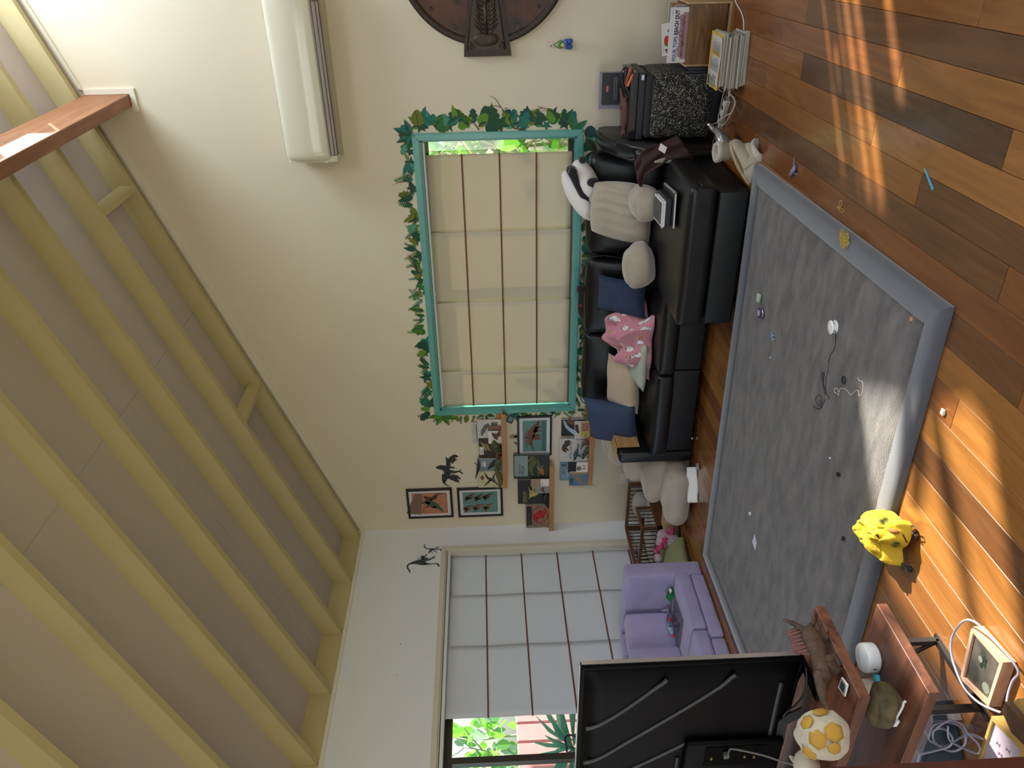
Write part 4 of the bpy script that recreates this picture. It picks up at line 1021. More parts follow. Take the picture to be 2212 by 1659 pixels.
def poly3(b, P, up): 
    n = len(P); U = V(up); b._add([p for p in P] + [p + U for p in P], [tuple(range(n))[::-1], tuple(range(n, 2 * n))] + [(i, (i + 1) % n, n + (i + 1) % n, n + i) for i in range(n)])
b = MB(); poly3(b, P, (0, 0, .008)); b.build('body', mat('tablet_silver', '8a878e', .3, metal=.6), tb)
c = sum(P, V()) / 4; b = MB(); poly3(b, [c + (p - c) * .93 + V((0, 0, .0082)) for p in P], (0, 0, .001)); b.build('screen', mat('tablet_glass', '4a4356', .12), tb)
cb = thing('green_snack_bag', 'shiny green snack bag standing on the lilac couch seat', 'snack bag', tuple(gQ(920, 600, Z=.225)))
Mx = None
b = MB(); pts = [gQ(925, 440, X=-4.47), gQ(885, 560, X=-4.46), gQ(845, 680, X=-4.45), gQ(910, 745, X=-4.42), gQ(968, 650, X=-4.41), gQ(950, 540, X=-4.44)]
c = sum(pts, V()) / 6; f_ = c + V((.035, -.02, .01)); k_ = c + V((-.03, .02, 0))
b._add(pts + [f_, k_], [(i, (i + 1) % 6, 6) for i in range(6)] + [((i + 1) % 6, i, 7) for i in range(6)], False)
b.build('bag', mat('green_foil', '1f7a3c', .25, metal=.2, bump=.5, bscale=60), cb)
b = MB(); P = [gQ(905, 560, X=-4.405), gQ(888, 590, X=-4.405), gQ(915, 635, X=-4.395), gQ(932, 590, X=-4.395)]; poly3(b, P, (.012, -.004, .003)); b.build('label', m_paper, cb)
tp = thing('toy_pony', 'small pale blue toy animal with red and white feet on the lilac couch', 'toy', tuple(gQ(920, 1090, Z=.235)))
q = lambda x, y: gQ(x, y, X=-4.60)
b = MB(); b.tube([q(885, 1030), q(905, 1080), q(925, 1130), q(940, 1170)], [.014, .022, .020, .010], n=10); b.build('body', mat('toy_blue', '7f9fb0', .5, vary=.2, vscale=60), tp)
for (x, y) in ((910, 970), (945, 1190)):
    b = MB(); b.ball(q(x, y), .013, n=8); b.build('foot', mat('badge_red', 'c03038', .6), tp)
for (x, y) in ((900, 1085), (970, 1080)):
    b = MB(); b.ball(q(x, y) + V((.02, 0, 0)), .009, n=8); b.build('eye', mat('toy_maroon', '4a1a2a', .4), tp)
gQ9 = lambda x, y: gQ(x, y, X=-4.62)
b = MB(); b.grid(lambda u, v: gQ9(860 + 45 * u + 10 * sin(v * 5), 810 + 190 * v) + V((-.01 + .02 * sin(u * 4 + v * 3), 0, 0)), 8, 8)
b.grid(lambda u, v: gQ9(780 + 110 * u, 845 - 40 * u + 60 * v * u) + V((-.012 + .01 * u, 0, 0)), 6, 4)
tag(b.build('crumpled_tissue', mat('tissue_white', 'b9b6bc', .9, two_sided_trans=.3), solid=.001), 'crumpled white tissue standing on the lilac couch beside the tablet', 'tissue')

# ------------------------------------------------------------------ slatted toy daybed in the corner
m_wal = wood('walnut', '4a2f1c', '7a5232', .45, 'Y', 1.4); m_walz = wood('walnut_upright', '4a2f1c', '7a5232', .45, 'Z', 1.4); m_walx = wood('walnut_cross', '4a2f1c', '7a5232', .45, 'X', 1.4)
m_rod = mat('dark_rod', '17120f', .5)
dbd = thing('slatted_daybed', 'small dark wooden daybed with slatted rails in the corner behind the lilac couch', 'daybed', (-4.78, 5.25, 0))
x0, x1, y0, y1 = -5.06, -4.505, 4.97, 5.60
def bx(name, lo, hi, m, bev=.004): b = MB(); b.box(lo, hi, bev=bev, seg=2); return b.build(name, m, dbd)
bx('side_board', (x1 - .022, y0, .095), (x1, y1, .185), m_wal); bx('side_board', (x0, y0, .095), (x0 + .022, y1, .185), m_wal)
bx('end_board', (x0 + .023, y0, .095), (x1 - .023, y0 + .02, .185), m_walx); bx('end_board', (x0 + .023, y1 - .02, .095), (x1 - .023, y1, .185), m_walx)
for x in (x0 + .014, x1 - .014):
    for y in (y0 + .014, y1 - .014):
        bx('post', (x - .014, y - .014, 0), (x + .014, y + .014, .325 if y > 5.3 or x < -4.9 else .32), m_walz)
bx('top_rail', (x0 + .03, y1 - .026, .300), (x1 - .03, y1 - .002, .328), m_walx); bx('top_rail', (x0 + .002, y0 + .03, .300), (x0 + .026, y1 - .03, .328), m_wal)
bx('top_rail', (x0 + .03, y0 + .002, .296), (x1 - .03, y0 + .026, .320), m_walx); bx('guard_rail', (x1 - .026, y0 + .03, .296), (x1 - .002, y0 + .29, .320), m_wal); bx('guard_post', (x1 - .024, y0 + .265, .186), (x1 - .004, y0 + .29, .296), m_walz)
n = 11
for k in range(n):
    xx = x0 + .05 + (x1 - x0 - .1) * k / (n - 1)
    for y in (y0 + .013, y1 - .013): b = MB(); b.cyl((xx, y, .185), (xx, y, .300), .0045, n=6); b.build('slat', m_rod, dbd)
for k in range(13):
    yy = y0 + .045 + (y1 - y0 - .09) * k / 12
    b = MB(); b.cyl((x0 + .013, yy, .185), (x0 + .013, yy, .300), .0045, n=6); b.build('slat', m_rod, dbd)
for k in range(5):
    yy = y0 + .055 + .045 * k
    b = MB(); b.cyl((x1 - .013, yy, .185), (x1 - .013, yy, .297), .0045, n=6); b.build('slat', m_rod, dbd)
bx('bed_base', (x0 + .023, y0 + .021, .10), (x1 - .023, y1 - .021, .112), m_walx, .001)
m_bed = mat('bed_linen', 'b3aba2', .9, vary=.08, vscale=8)
b = MB(); b.puff((-4.78, 5.20, .155), (.47, .40, .075), .03, (0, 0, .02), n=10, wob=.006, wf=9); tag(b.build('daybed_cushion', m_bed), 'pale cushion lying inside the slatted wooden daybed', 'cushion')
b = MB(); b.puff((-4.66, 5.46, .215), (.22, .17, .14), .06, (0, 0, .02), n=10, wob=.01, wf=9); tag(b.build('daybed_pillow', m_bed), 'rounded pale pillow at the wall end of the slatted daybed', 'pillow')
# map printed bag
def map_mat():
    m = mat('map_fabric', 'b59f7f', .85, col2='8f7a5c', vscale=14); nt = m.node_tree
    return m
mb_ = thing('map_print_bag', 'crumpled bag printed like an old map with blue corners on the floor before the daybed', 'bag', (-4.42, 4.98, 0))
b = MB(); b.tube(smooth_path([V((-4.28, 5.10, .06)), V((-4.34, 5.02, .075)), V((-4.45, 4.97, .08)), V((-4.56, 4.93, .06)), V((-4.62, 4.86, .035))], 5), lerp_r([.04, .075, .078, .06, .02], 21), n=18, flat=.9)
for v in b.bm.verts:
    v.co += mnoise.noise_vector(v.co * 14) * .012; v.co.z = max(v.co.z * .95, .002)
b.build('cloth', map_mat(), mb_)
m_bb = mat('bag_blue', '3f87ad', .7, vary=.1)
for (x, y, s) in ((800, 370, 1.0), (850, 500, .5), (925, 590, 1.1)):
    b = MB(); c = gN(x, y, Y=4.93); b.puff(c, (.075 * s, .04, .055 * s), .012, (.004, .004, .004), n=6, M=None, wob=.01, wf=20); b.build('blue_patch', m_bb, mb_)
for (x, y) in ((915, 795), (800, 770), (880, 690)):
    b = MB(); c = gN(x, y, Y=4.895); b.tube([c + V((cos(a) * .012, 0, sin(a) * .012)) for a in [2 * pi * k / 10 for k in range(10)]], .0025, n=5, closed=True); b.build('compass_print', mat('map_cream', 'd8ccb4', .8), mb_)
# unicorn plush and olive cushion
uc = thing('unicorn_plush', 'white speckled unicorn plush with a bright pink mane behind the lilac couch', 'plush toy', (-4.53, 4.84, 0))
m_spk = mat('speckled_plush', 'c4b4bd', .9, col2='9a7f8c', vscale=45, sheen=.3)
X_ = -4.50
b = MB(); b.ball(gN(850, 1190, X=X_) + V((0, 0, 0)), (.075, .085, .10), n=16, wob=.012); b.build('body', m_spk, uc)
b = MB(); b.ball(gN(770, 1090, X=X_), (.055, .055, .05), n=14); b.build('head', m_spk, uc)
b = MB(); b.ball(gN(705, 1420, X=X_), (.04, .045, .035), n=12); b.build('leg', m_spk, uc)
m_mag = mat('mane_magenta', 'c2165c', .9, sheen=.6, bump=.5, bscale=80)
b = MB()
for k in range(26):
    t = k / 25; c = gN(930 - 230 * t, 1000 + 330 * t, X=X_ + .05); d = V((R.uniform(-.3, .6), R.uniform(-.6, .6), R.uniform(-.2, .8))).normalized()
    b.tube([c, c + d * .02, c + d * .045], [.022, .016, .003], n=6)
b.build('mane', m_mag, uc)
b = MB(); b.tube([gN(900, 1080, X=X_ + .06), gN(925, 1000, X=X_ + .065), gN(940, 965, X=X_ + .07)], [.018, .012, .003], n=8); b.build('ear', mat('ear_pink', 'b04a74', .8), uc)
b = MB(); b.tube([gN(790, 1010, X=X_), gN(805, 985, X=X_), gN(812, 968, X=X_)], [.012, .008, .002], n=8); b.build('horn', m_pw, uc)
M = basis((-4.50, 4.60, .125), (0, -1, .1), (.72, -.1, .6)); b = MB(); pillow(b, .38, .26, .10, M, seed=5)
tag(b.build('olive_cushion', mat('olive_cotton', '85875e', .85, vary=.05)), 'olive green cushion wedged behind the arm of the lilac couch', 'cushion')
# folded plush bed
m_dbed = mat('taupe_plush', 'aca091', .95, sheen=.5, vary=.05, vscale=8, bump=.15, bscale=150)
db = thing('plush_pet_bed', 'taupe padded plush bed bunched up against the end of the sofa', 'pet bed', (-3.95, 5.0, 0))
for (c, s, r, sd_, nm) in (((-3.97, 4.84, .12), (.48, .42, .17), .08, 1, 'base_pad'), ((-3.935, 5.02, .24), (.43, .36, .17), .08, 2, 'fold'), ((-3.93, 5.22, .33), (.42, .26, .24), .10, 3, 'bolster'),
                           ((-3.93, 5.36, .43), (.34, .20, .24), .08, 4, 'bolster'), ((-3.935, 5.44, .52), (.27, .16, .16), .06, 5, 'bolster')):
    b = MB(); b.puff(c, s, r, (.02, .02, .02), n=14, wob=.022, seed=sd_, wf=6); b.build(nm, m_dbed, db)
b = MB(); b.puff((-4.06, 4.86, .10), (.26, .30, .13), .06, (.02, .02, .02), n=12, wob=.02, seed=8, wf=6); b.build('fold', m_dbed, db)
fm = thing('folded_mat', 'folded white and pale blue quilted mat on the floor at the end of the sofa', 'mat', (-3.85, 4.68, 0))
P1 = gN(1200, 60, Z=.035); P2 = gN(1215, 590, Z=.035); dv = (P2 - P1)
b = MB()
def fn(u, v):
    a = pi * v; p = P1 + dv * u
    return p + V((.05, -.07, 0)) * (1 - cos(a)) * .22 + V((0, 0, .022 * sin(2 * a) * .3 + .03 * cos(a))) + V((0, 0, .004 * sin(u * 9)))
b.grid(fn, 20, 16); b.build('white_side', m_paper, fm, solid=.007)
b = MB(); b.grid(lambda u, v: P1 + dv * (.03 + u * .9) + V((-.02, .03, 0)) * v + V((0, 0, .010 + .018 * (1 - v) + .004 * sin(u * 11))), 20, 5); b.build('blue_side', mat('pale_blue_cloth', '8fa3ad', .85), fm, solid=.01)
b = MB(); b.grid(lambda u, v: gN(1265 + 45 * u, 5 + 95 * v, Z=.012), 4, 6); tag(b.build('clear_sleeve', mat('grey_plastic_film', '8f9096', .25), solid=.002), 'grey plastic sleeve on the floor beside the folded mat', 'sleeve')

# ------------------------------------------------------------------ television seen from behind
tv = thing('television', 'large black flat television seen from the back at the lower left of the room', 'television', (-2.9, 1.72, .5))
m_tv = mat('tv_black_plastic', '020203', .5, spec=.08, bump=.04, bscale=400); m_tvr = mat('tv_ridge', '1c1c1d', .5)
TX0, TX1, TZ0, TZ1 = -3.60, -2.165, .53, 1.285
b = MB(); b.box((TX0, 1.715, TZ0), (TX1, 1.745, TZ1), bev=.004, seg=2); b.build('panel', m_tv, tv)
b = MB(); b.box((TX1 - .001, 1.73, TZ0 + .01), (TX1 + .003, 1.746, TZ1 - .004)); b.box((TX0, 1.73, TZ1), (TX1, 1.746, TZ1 + .003)); b.build('bezel', mat('bezel_silver', 'b4b4b8', .25, metal=.8), tv)
b = MB()
o1 = [(TX0 + .012, TZ0 + .01), (TX1 - .012, TZ0 + .01), (TX1 - .012, TZ1 - .012), (TX0 + .012, TZ1 - .012)]; o2 = [(TX0 + .05, TZ0 + .05), (TX1 - .055, TZ0 + .02), (TX1 - .055, TZ1 - .045), (TX0 + .05, TZ1 - .045)]
n_ = 10
def shell(u, v):
    x = TX0 + .012 + (TX1 - TX0 - .024) * u; z = TZ0 + .012 + (TZ1 - TZ0 - .024) * v
    e = min(1, min(u, 1 - u) * 22) ** .5 * min(1, min(v, 1 - v) * 16) ** .5
    return V((x, 1.714 - .030 * e, z))
b.grid(shell, 60, 40); b.build('rear_shell', m_tv, tv)
wv = crop(1230, 1380, 3.687)
for pts in (((130, 720), (230, 690), (420, 580), (680, 400), (740, 360), (780, 325)), ((110, 990), (230, 955), (500, 800), (900, 570), (1200, 385), (1280, 320), (1330, 290)), ((-60, 1250), (200, 1150), (550, 1010), (900, 845), (980, 810)), ((1688, 350), (1640, 560), (1590, 790))):
    b = MB(); b.tube(smooth_path([wv(x, y, Y=1.683) for x, y in pts], 5), .0095, n=8, flat=.5); b.build('ridge', m_tvr, tv)
b = MB(); P_ = [wv(x, y, Y=1.683) for x, y in ((1885, 230), (1890, 350), (1870, 440), (1800, 530), (1720, 590), (1690, 660), (1660, 760), (1640, 830))]
b.tube(smooth_path(P_, 4), .004, n=6); b.build('seam', m_tvr, tv)
b = MB(); P_ = [(x.x, x.z) for x in [wv(x, y, Y=1.683) for x, y in ((1850, 540), (1840, 610), (1730, 670), (1700, 830), (1630, 830), (1660, 650), (1740, 590))]]; b.prism(P_, Frame((0, 1.684, 0), (1, 0, 0), (0, 0, 1), (0, -1, 0)), 0, .007); b.build('lower_casing', m_tvr, tv)
def wr(x0_, y0_, x1_, y1_, Y): a_ = wv(x0_, y0_, Y=Y); c_ = wv(x1_, y1_, Y=Y); return min(a_.x, c_.x), max(a_.x, c_.x), min(a_.z, c_.z), max(a_.z, c_.z)
xa, xb, za, zb_ = wr(930, 850, 1700, 1120, 1.655)
hp = MB(); hp.box((xa - .4, 1.655, za + .03), (xb, 1.6845, zb_), bev=.013, seg=3); hp.build('connector_housing', m_tv, tv)
xa, xb, za, zb_ = wr(1090, 870, 1560, 990, 1.652); b = MB(); b.box((xa, 1.652, za + .01), (xb, 1.6545, zb_)); b.build('port_recess', mat('port_black', '040404', .7, spec=.05), tv)
for (x, y) in ((1130, 957), (1395, 940), (1470, 942)):
    p = wv(x, y, Y=1.646); b = MB(); b.box((p.x - .006, 1.644, p.z - .004), (p.x + .006, 1.6515, p.z + .004), bev=.001, seg=1); b.build('port', mat('gold_contact', '8a7a4a', .3, metal=.8), tv)
p = wv(1250, 935, Y=1.64); b = MB(); b.box((p.x - .010, 1.634, p.z - .010), (p.x + .010, 1.6515, p.z + .010), bev=.003); b.build('plug', mat('plug_grey', '4c4c4a', .4), tv)
b = MB(); b.tube(smooth_path([wv(1265, 925, Y=1.632), wv(1275, 885, Y=1.61), wv(1320, 880, Y=1.60), wv(1530, 925, Y=1.56), wv(1700, 980, Y=1.52), wv(1830, 1020, Y=1.49), wv(1960, 1080, Y=1.46)], 6), .0032, n=7); b.build('cable', mat('cable_grey', '5c5a56', .5), tv)
b = MB(); b.tube([wv(860, 945, Y=1.681), wv(850, 1029, Y=1.681)], .008, n=8, flat=.5); b.build('vent_slot', m_tvr, tv)
b = MB(); b.tube([V((-2.30, 1.725, .545)), V((-2.26, 1.74, .525)), V((-2.235, 1.75, .512))], [.014, .014, .010], n=8); b.box((-2.262, 1.62, .5005), (-2.222, 1.785, .512), bev=.003); b.build('foot', m_tv, tv)
b = MB(); b.tube([V((-3.48, 1.725, .545)), V((-3.50, 1.74, .512))], [.014, .012], n=8); b.box((-3.52, 1.62, .5005), (-3.48, 1.785, .512), bev=.003); b.build('foot', m_tv, tv)

# ------------------------------------------------------------------ two-tier table
m_aca = wood('acacia_top', '38201a', '86543a', .5, 'X', 1.0)
tt2 = thing('two_tier_table', 'low two-tier acacia table on thin black metal legs in the foreground', 'table', (-2.5, 1.6, 0))
b = MB(); b.box((-3.75, 1.435, .466), (-1.995, 1.79, .50), bev=.002, seg=1); b.build('upper_shelf', m_aca, tt2)
b = MB(); b.box((-3.75, 1.44, .256), (-1.995, 1.79, .29), bev=.002, seg=1); b.build('lower_shelf', m_aca, tt2)
m_iron = mat('black_iron', '2a2624', .45, metal=.5)
for (y0_, nm) in ((1.545, 'leg'), (1.815, 'leg')):
    b = MB(); b.box((-2.235, y0_ - .01, .008), (-2.215, y0_ + .01, .255), bev=.001, seg=1); b.build(nm, m_iron, tt2)
    b = MB(); b.box((-3.6, y0_ - .01, .008), (-3.58, y0_ + .01, .255), bev=.001, seg=1); b.build(nm, m_iron, tt2)
for x in (-2.235, -3.60): b = MB(); b.box((x, 1.50, 0.0005), (x + .02, 1.84, .0078)); b.box((x, 1.545, .008), (x + .02, 1.815, .018)); b.build('floor_bar', m_iron, tt2)
b = MB(); b.tube([V((-2.225, 1.81, .02)), V((-2.38, 1.80, .235))], .008, n=6); b.build('brace', m_iron, tt2)
b = MB(); b.box((-3.70, 1.46, .2905), (-3.67, 1.77, .4655)); b.build('upright', m_aca, tt2); b = MB(); b.box((-2.52, 1.74, .2905), (-2.46, 1.77, .4655)); b.build('upright', m_aca, tt2)

# spinosaur style figure on the upper shelf
m_spi = mat('painted_rubber_brown', '5a4434', .6, col2='35261c', vscale=40, bump=.5, bscale=220); m_sail = mat('sail_rose', '76504e', .65, col2='6b4648', vscale=30)
sp_ = thing('sail_backed_dinosaur', 'brown sail-backed dinosaur figure striding along the edge of the upper shelf', 'toy', (-2.08, 1.62, .5))
f1 = gY(935, 500, Z=.502); f2 = gY(1190, 840, Z=.502); f3 = gY(1440, 1460, Z=.502); f4 = gY(1440, 1590, Z=.502)
def DP(x, y):         # body points on the vertical plane through the feet
    a = f1; d = (f3 - f1); nrm = V((d.y, -d.x, 0)).normalized(); ry_ = (gY(x, y, Z=0) - _C).normalized(); t = (a - _C).dot(nrm) / ry_.dot(nrm); return _C + ry_ * t
b = MB()
body = [DP(290, 545), DP(400, 580), DP(560, 650), DP(680, 740), DP(790, 800), DP(880, 960), DP(960, 1150), DP(1020, 1320), DP(1060, 1480), DP(1070, 1640)] 
tq = lambda x, y: DP((1660 + x / 4.007 - 1660) * 9.217, (1260 + y / 4.007 - 1280) * 9.217)
body += [tq(450, 800), tq(455, 900), tq(470, 990), tq(500, 1060), tq(525, 1098)]
sc_ = (body[3] - body[4]).length
b.tube(smooth_path(body, 4), lerp_r([.004, .008, .010, .014, .030, .034, .030, .026, .028, .026, .022, .016, .012, .008, .002], 4 * 14 + 1), n=12, flat=.75); b.build('body', m_spi, sp_)
b = MB(); fan = [(360, 780), (350, 830), (400, 900), (450, 960), (460, 1030), (480, 1090), (485, 1180), (600, 1220), (740, 1250)]; base = [(600, 690), (640, 740), (680, 800), (720, 870), (750, 950), (790, 1030), (820, 1100), (860, 1170), (900, 1240)]
vs = []
for (p, q_) in zip(fan, base): vs += [DP(*p), DP(*q_)]
off = V((.0015, 0, 0)); b._add([v + off for v in vs] + [v - off for v in vs], [(2 * i, 2 * i + 1, 2 * i + 3, 2 * i + 2) for i in range(8)] + [(18 + 2 * i + 2, 18 + 2 * i + 3, 18 + 2 * i + 1, 18 + 2 * i) for i in range(8)])
b.build('sail', m_sail, sp_)
for (p, q_) in zip(fan, base): b = MB(); b.tube([DP(*q_), DP(*p)], [.004, .0015], n=6); b.build('sail_spine', m_spi, sp_)
for pts, r_ in ((((790, 660), (850, 690), (905, 600)), (.012, .008, .006)), (((1000, 930), (1060, 950), (1130, 970)), (.014, .009, .006))):
    foot = f1 if pts[0][0] == 790 else f2
    b = MB(); b.tube(smooth_path([DP(*p) for p in pts] + [foot], 3), lerp_r(list(r_) + [.005], 10), n=8)
    for a in (-.5, 0, .5): b.tube([foot, foot + V((.018 * cos(a + .3), .018 * sin(a + .6), -.0005))], [.003, .001], n=5)
    b.build('leg', m_spi, sp_)
for (foot, hip) in ((f3, (1180, 1420)), (f4, (1230, 1540))):
    b = MB(); b.tube(smooth_path([DP(*hip), foot.lerp(DP(*hip), .45) + V((.01, .02, 0)), foot + V((0, 0, .004))], 4), lerp_r([.024, .013, .006], 9), n=8)
    for a in (-.5, 0, .5): b.tube([foot, foot + V((.02 * cos(a + .3), .02 * sin(a + .6), 0))], [.004, .0015], n=5)
    b.build('leg', m_spi, sp_)
# white puck
hub = thing('white_hub', 'round white electronic puck on the lower shelf of the two-tier table', 'hub', (-2.20, 1.70, .29))
m_wp = mat('white_gloss_plastic', 'eeece8', .2)
b = MB(); b.lathe([(0, 0), (.044, 0), (.049, .006), (.049, .040), (.046, .047), (0, .048)], (-2.165, 1.71, .291), n=40); b.build('body', m_wp, hub)
b = MB(); b.box((-2.1675, 1.661, .308), (-2.1625, 1.6625, .320)); b.build('logo', m_blackc, hub)
def onshelf(x, y, z): return gT(x, y, Z=z)
b = MB(); M = TR(onshelf(962, 868, .291), rz=radians(-50)); b.box((-.012, -.03, 0), (.012, .03, .016), bev=.004, M=M); tag(b.build('cyan_eraser', mat('cyan_plastic', '49b4cc', .4)), 'small cyan plastic piece behind the white puck', 'toy')
b = MB(); b.puff(onshelf(985, 1050, .335), (.16, .085, .085), .035, (.01, .01, .01), n=12, M=None, wob=.02, wf=9); tag(b.build('river_stone', mat('stone_olive', '6a5a34', .8, col2='42381f', vscale=20, bump=.4, bscale=40)), 'mottled olive brown stone on the lower table shelf', 'stone')
b = MB(); M = TR(onshelf(905, 895, .291), rz=radians(10)); b.box((-.03, -.006, 0), (.03, .006, .05), M=M); tag(b.build('pale_stick', mat('pale_wood', 'b8a890', .6)), 'pale wooden piece beside the stone on the lower shelf', 'stick')
ck = thing('white_clip', 'white plastic clip with a hooked stem lying on the lower table shelf', 'clip', tuple(onshelf(1100, 1190, .291)))
b = MB(); P = [onshelf(1065, 1165, .297), onshelf(1090, 1110, .297), onshelf(1138, 1200, .297), onshelf(1110, 1242, .297)]; poly3(b, P, (0, 0, .012)); b.build('block', m_wp, ck)
b = MB(); b.tube(smooth_path([onshelf(1105, 1170, .305), onshelf(1140, 1110, .312), onshelf(1165, 1060, .318), onshelf(1170, 1030, .322), onshelf(1185, 1025, .322)], 4), .004, n=7); b.build('stem', m_wp, ck)
cf = thing('white_coaster', 'small white rounded square box with a dark picture on the upper table shelf', 'box', tuple(onshelf(655, 895, .501)))
P = [onshelf(645, 812, .506), onshelf(695, 880, .506), onshelf(670, 980, .506), onshelf(615, 900, .506)]; b = MB(); poly3(b, P, (0, 0, .005)); b.build('frame', mat('white_gloss_plastic', 'eeece8', .2), cf)
c = sum(P, V()) / 4; b = MB(); poly3(b, [c + (p - c) * .66 + V((0, 0, .0052)) for p in P], (0, 0, .001)); b.build('picture', mat('slate_picture', '4f5a60', .4), cf)
# plush turtle-like egg with yellow patches
eg = thing('patched_plush', 'cream plush toy with yellow hexagon patches sitting on the table beside the television', 'plush toy', (-2.36, 1.60, .5))
m_cr = mat('cream_minky', 'b9ae98', .95, sheen=.3, bump=.7, bscale=45); m_yp = mat('yellow_felt', 'b48a34', .9, bump=.1, bscale=200)
ec = (gT(468, 1315, Z=.585)); er = (.085, .105, .085)
ea = basis((0, 0, 0), (-.75, .35, .3), (.25, .2, .95)).to_3x3()
b = MB(); b.ball(ec, (.092, .072, .072), n=32, M=ea, wob=.010, wf=9); b.build('body', m_cr, eg)
def hexpatch(px, py, s):
    d = (gT(px, py, Z=0) - _C).normalized(); inv = ea.inverted(); rad = V((.094, .074, .074))
    def hit(dd):
        o_ = inv @ (_C - ec); q_ = inv @ dd; o2_ = V((o_.x / rad.x, o_.y / rad.y, o_.z / rad.z)); q2 = V((q_.x / rad.x, q_.y / rad.y, q_.z / rad.z))
        A_ = q2.dot(q2); B_ = 2 * o2_.dot(q2); C_ = o2_.dot(o2_) - 1; D_ = B_ * B_ - 4 * A_ * C_
        return _C + dd * ((-B_ - sqrt(D_)) / (2 * A_)) if D_ > 0 else None
    c_ = hit(d)
    if c_ is None: return
    nrm = ea @ V(((inv @ (c_ - ec)).x / rad.x ** 2, (inv @ (c_ - ec)).y / rad.y ** 2, (inv @ (c_ - ec)).z / rad.z ** 2)); nrm.normalize(); u = nrm.orthogonal().normalized(); v = nrm.cross(u)
    ring = []
    for rr_ in (0, .5, 1.0):
        for k in range(6):
            p = c_ + (u * cos(k * pi / 3 + px) + v * sin(k * pi / 3 + px)) * s * rr_; q_ = inv @ (p - ec); L = sqrt((q_.x / rad.x) ** 2 + (q_.y / rad.y) ** 2 + (q_.z / rad.z) ** 2); ring.append(ec + ea @ (q_ / L) * 1.035)
    b = MB(); fs = [(0, 6 + k, 6 + (k + 1) % 6) for k in range(6)] + [(6 + k, 12 + k, 12 + (k + 1) % 6, 6 + (k + 1) % 6) for k in range(6)]
    b._add(ring, fs, True); b.build('patch', m_yp, eg, solid=.002)
for (x, y, s) in ((570, 1290, .030), (425, 1355, .030), (350, 1475, .026), (330, 1200, .024), (450, 1110, .024), (570, 1430, .020)): hexpatch(x, y, s)
hd = gT(330, 1580, Z=.575); b = MB(); b.ball(hd, (.05, .05, .04), n=14); b.tube([hd + V((0, .02, .02)), gT(215, 1525, Z=.60), gT(185, 1497, Z=.62)], [.016, .010, .003], n=7); b.build('head', m_cr, eg)
b = MB(); b.ball(gT(258, 1525, Z=.60), .008, n=8); b.build('eye', mat('eye_brown', '3a2018', .3), eg)

# ------------------------------------------------------------------ frames, leads and chargers on the floor
def box_frame(name, label, corners, t, w, mF, face, parts):
    """a box frame lying face up; corners are the four top corners"""
    th = thing(name, label, 'picture frame', tuple(sum(corners, V()) / 4)); c = sum(corners, V()) / 4; th.location.z -= t
    dn = V((0, 0, -t))
    for i in range(4):
        a, d = corners[i], corners[(i + 1) % 4]; ai, di = a + (c - a) * w, d + (c - d) * w
        b = MB(); P = [a, d, di, ai]; b._add([p for p in P] + [p + dn for p in P], [(0, 1, 2, 3), (7, 6, 5, 4), (0, 4, 5, 1), (1, 5, 6, 2), (2, 6, 7, 3), (3, 7, 4, 0)]); b.build('frame_side', mF, th)
    I = [p + (c - p) * (w + .01) + V((0, 0, -.006)) for p in corners]; b = MB(); poly3(b, [p + V((0, 0, -.004)) for p in I], (0, 0, .002)); b.build('picture', face, th)
    U = I[1] - I[0]; Vv = I[3] - I[0]; parts(th, Frame(I[0] + V((0, 0, -.0015)), U, Vv, (0, 0, 1))); return th
m_pf = wood('pale_frame_wood', 'b0886c', 'cda488', .4, 'Y', 1.0); m_gf = wood('gold_frame_wood', '8a6c38', 'b0904e', .4, 'Y', 1.0)
fc = [gX(640, 245, Z=.045), gX(955, 605, Z=.045), gX(810, 1050, Z=.045), gX(525, 765, Z=.045)]
def pic1(th, F):
    flat('photo_shape', [ell(.45 + .07 * cos(k * 2.1), .35 + .10 * sin(k * 1.7), .05, .05, 8) for k in range(12)], F, mat('foliage_dark', '2f3a30', .4), th, t=.0006)
    flat('photo_shape', [ell(.35, .35, .08, .06, 10), ell(.72, .75, .14, .10, 12)], F, mat('foliage_grey', '6d6f66', .4), th, t=.0008)
box_frame('floor_picture_frame', 'pale wood box frame with a dark garden photo lying on the floor', fc, .040, .16, m_pf, mat('photo_olive', '5a5248', .3, col2='2c2c28', vscale=14), pic1)
fc2 = [gX(840, 1140, Z=.10), gX(1165, 1470, Z=.10), gX(1010, 1900, Z=.10), gX(690, 1600, Z=.10)]
def pic2(th, F):
    for (x, y) in ((.62, .28), (.45, .5), (.75, .45), (.55, .65), (.3, .35)): 
        flat('butterfly', [[(x, y), (x + .07, y + .05), (x + .06, y - .03)], [(x, y), (x - .07, y + .05), (x - .06, y - .03)]], F, mat('violet_ink', '6a5470', .5), th, t=.0006)
box_frame('gold_picture_frame', 'gold wood box frame with purple butterflies near the picture corner', fc2, .045, .13, m_gf, mat('mount_lilac', 'a89aa4', .4), pic2)
b = MB(); P = [gX(975, 1000, Z=.09), gX(1290, 1330, Z=.09), gX(1290, 1700, Z=.09), gX(1220, 1700, Z=.09), gX(940, 1090, Z=.09)]
b = MB(); poly3(b, [p - V((0, 0, .07)) for p in P], (0, 0, .07)); tag(b.build('dark_wooden_box', wood('dark_box_wood', '3c2a20', '5c4434', .5, 'Y')), 'dark brown wooden box behind the gold picture frame', 'box')
b = MB(); P = [gX(1100, 965, Z=.13), gX(1290, 1180, Z=.13), gX(1290, 1260, Z=.13), gX(1060, 1005, Z=.13)]; poly3(b, [p - V((0, 0, .03)) for p in P], (0, 0, .03)); tag(b.build('tan_board', m_gf), 'tan wooden piece lying on the dark brown box', 'box')
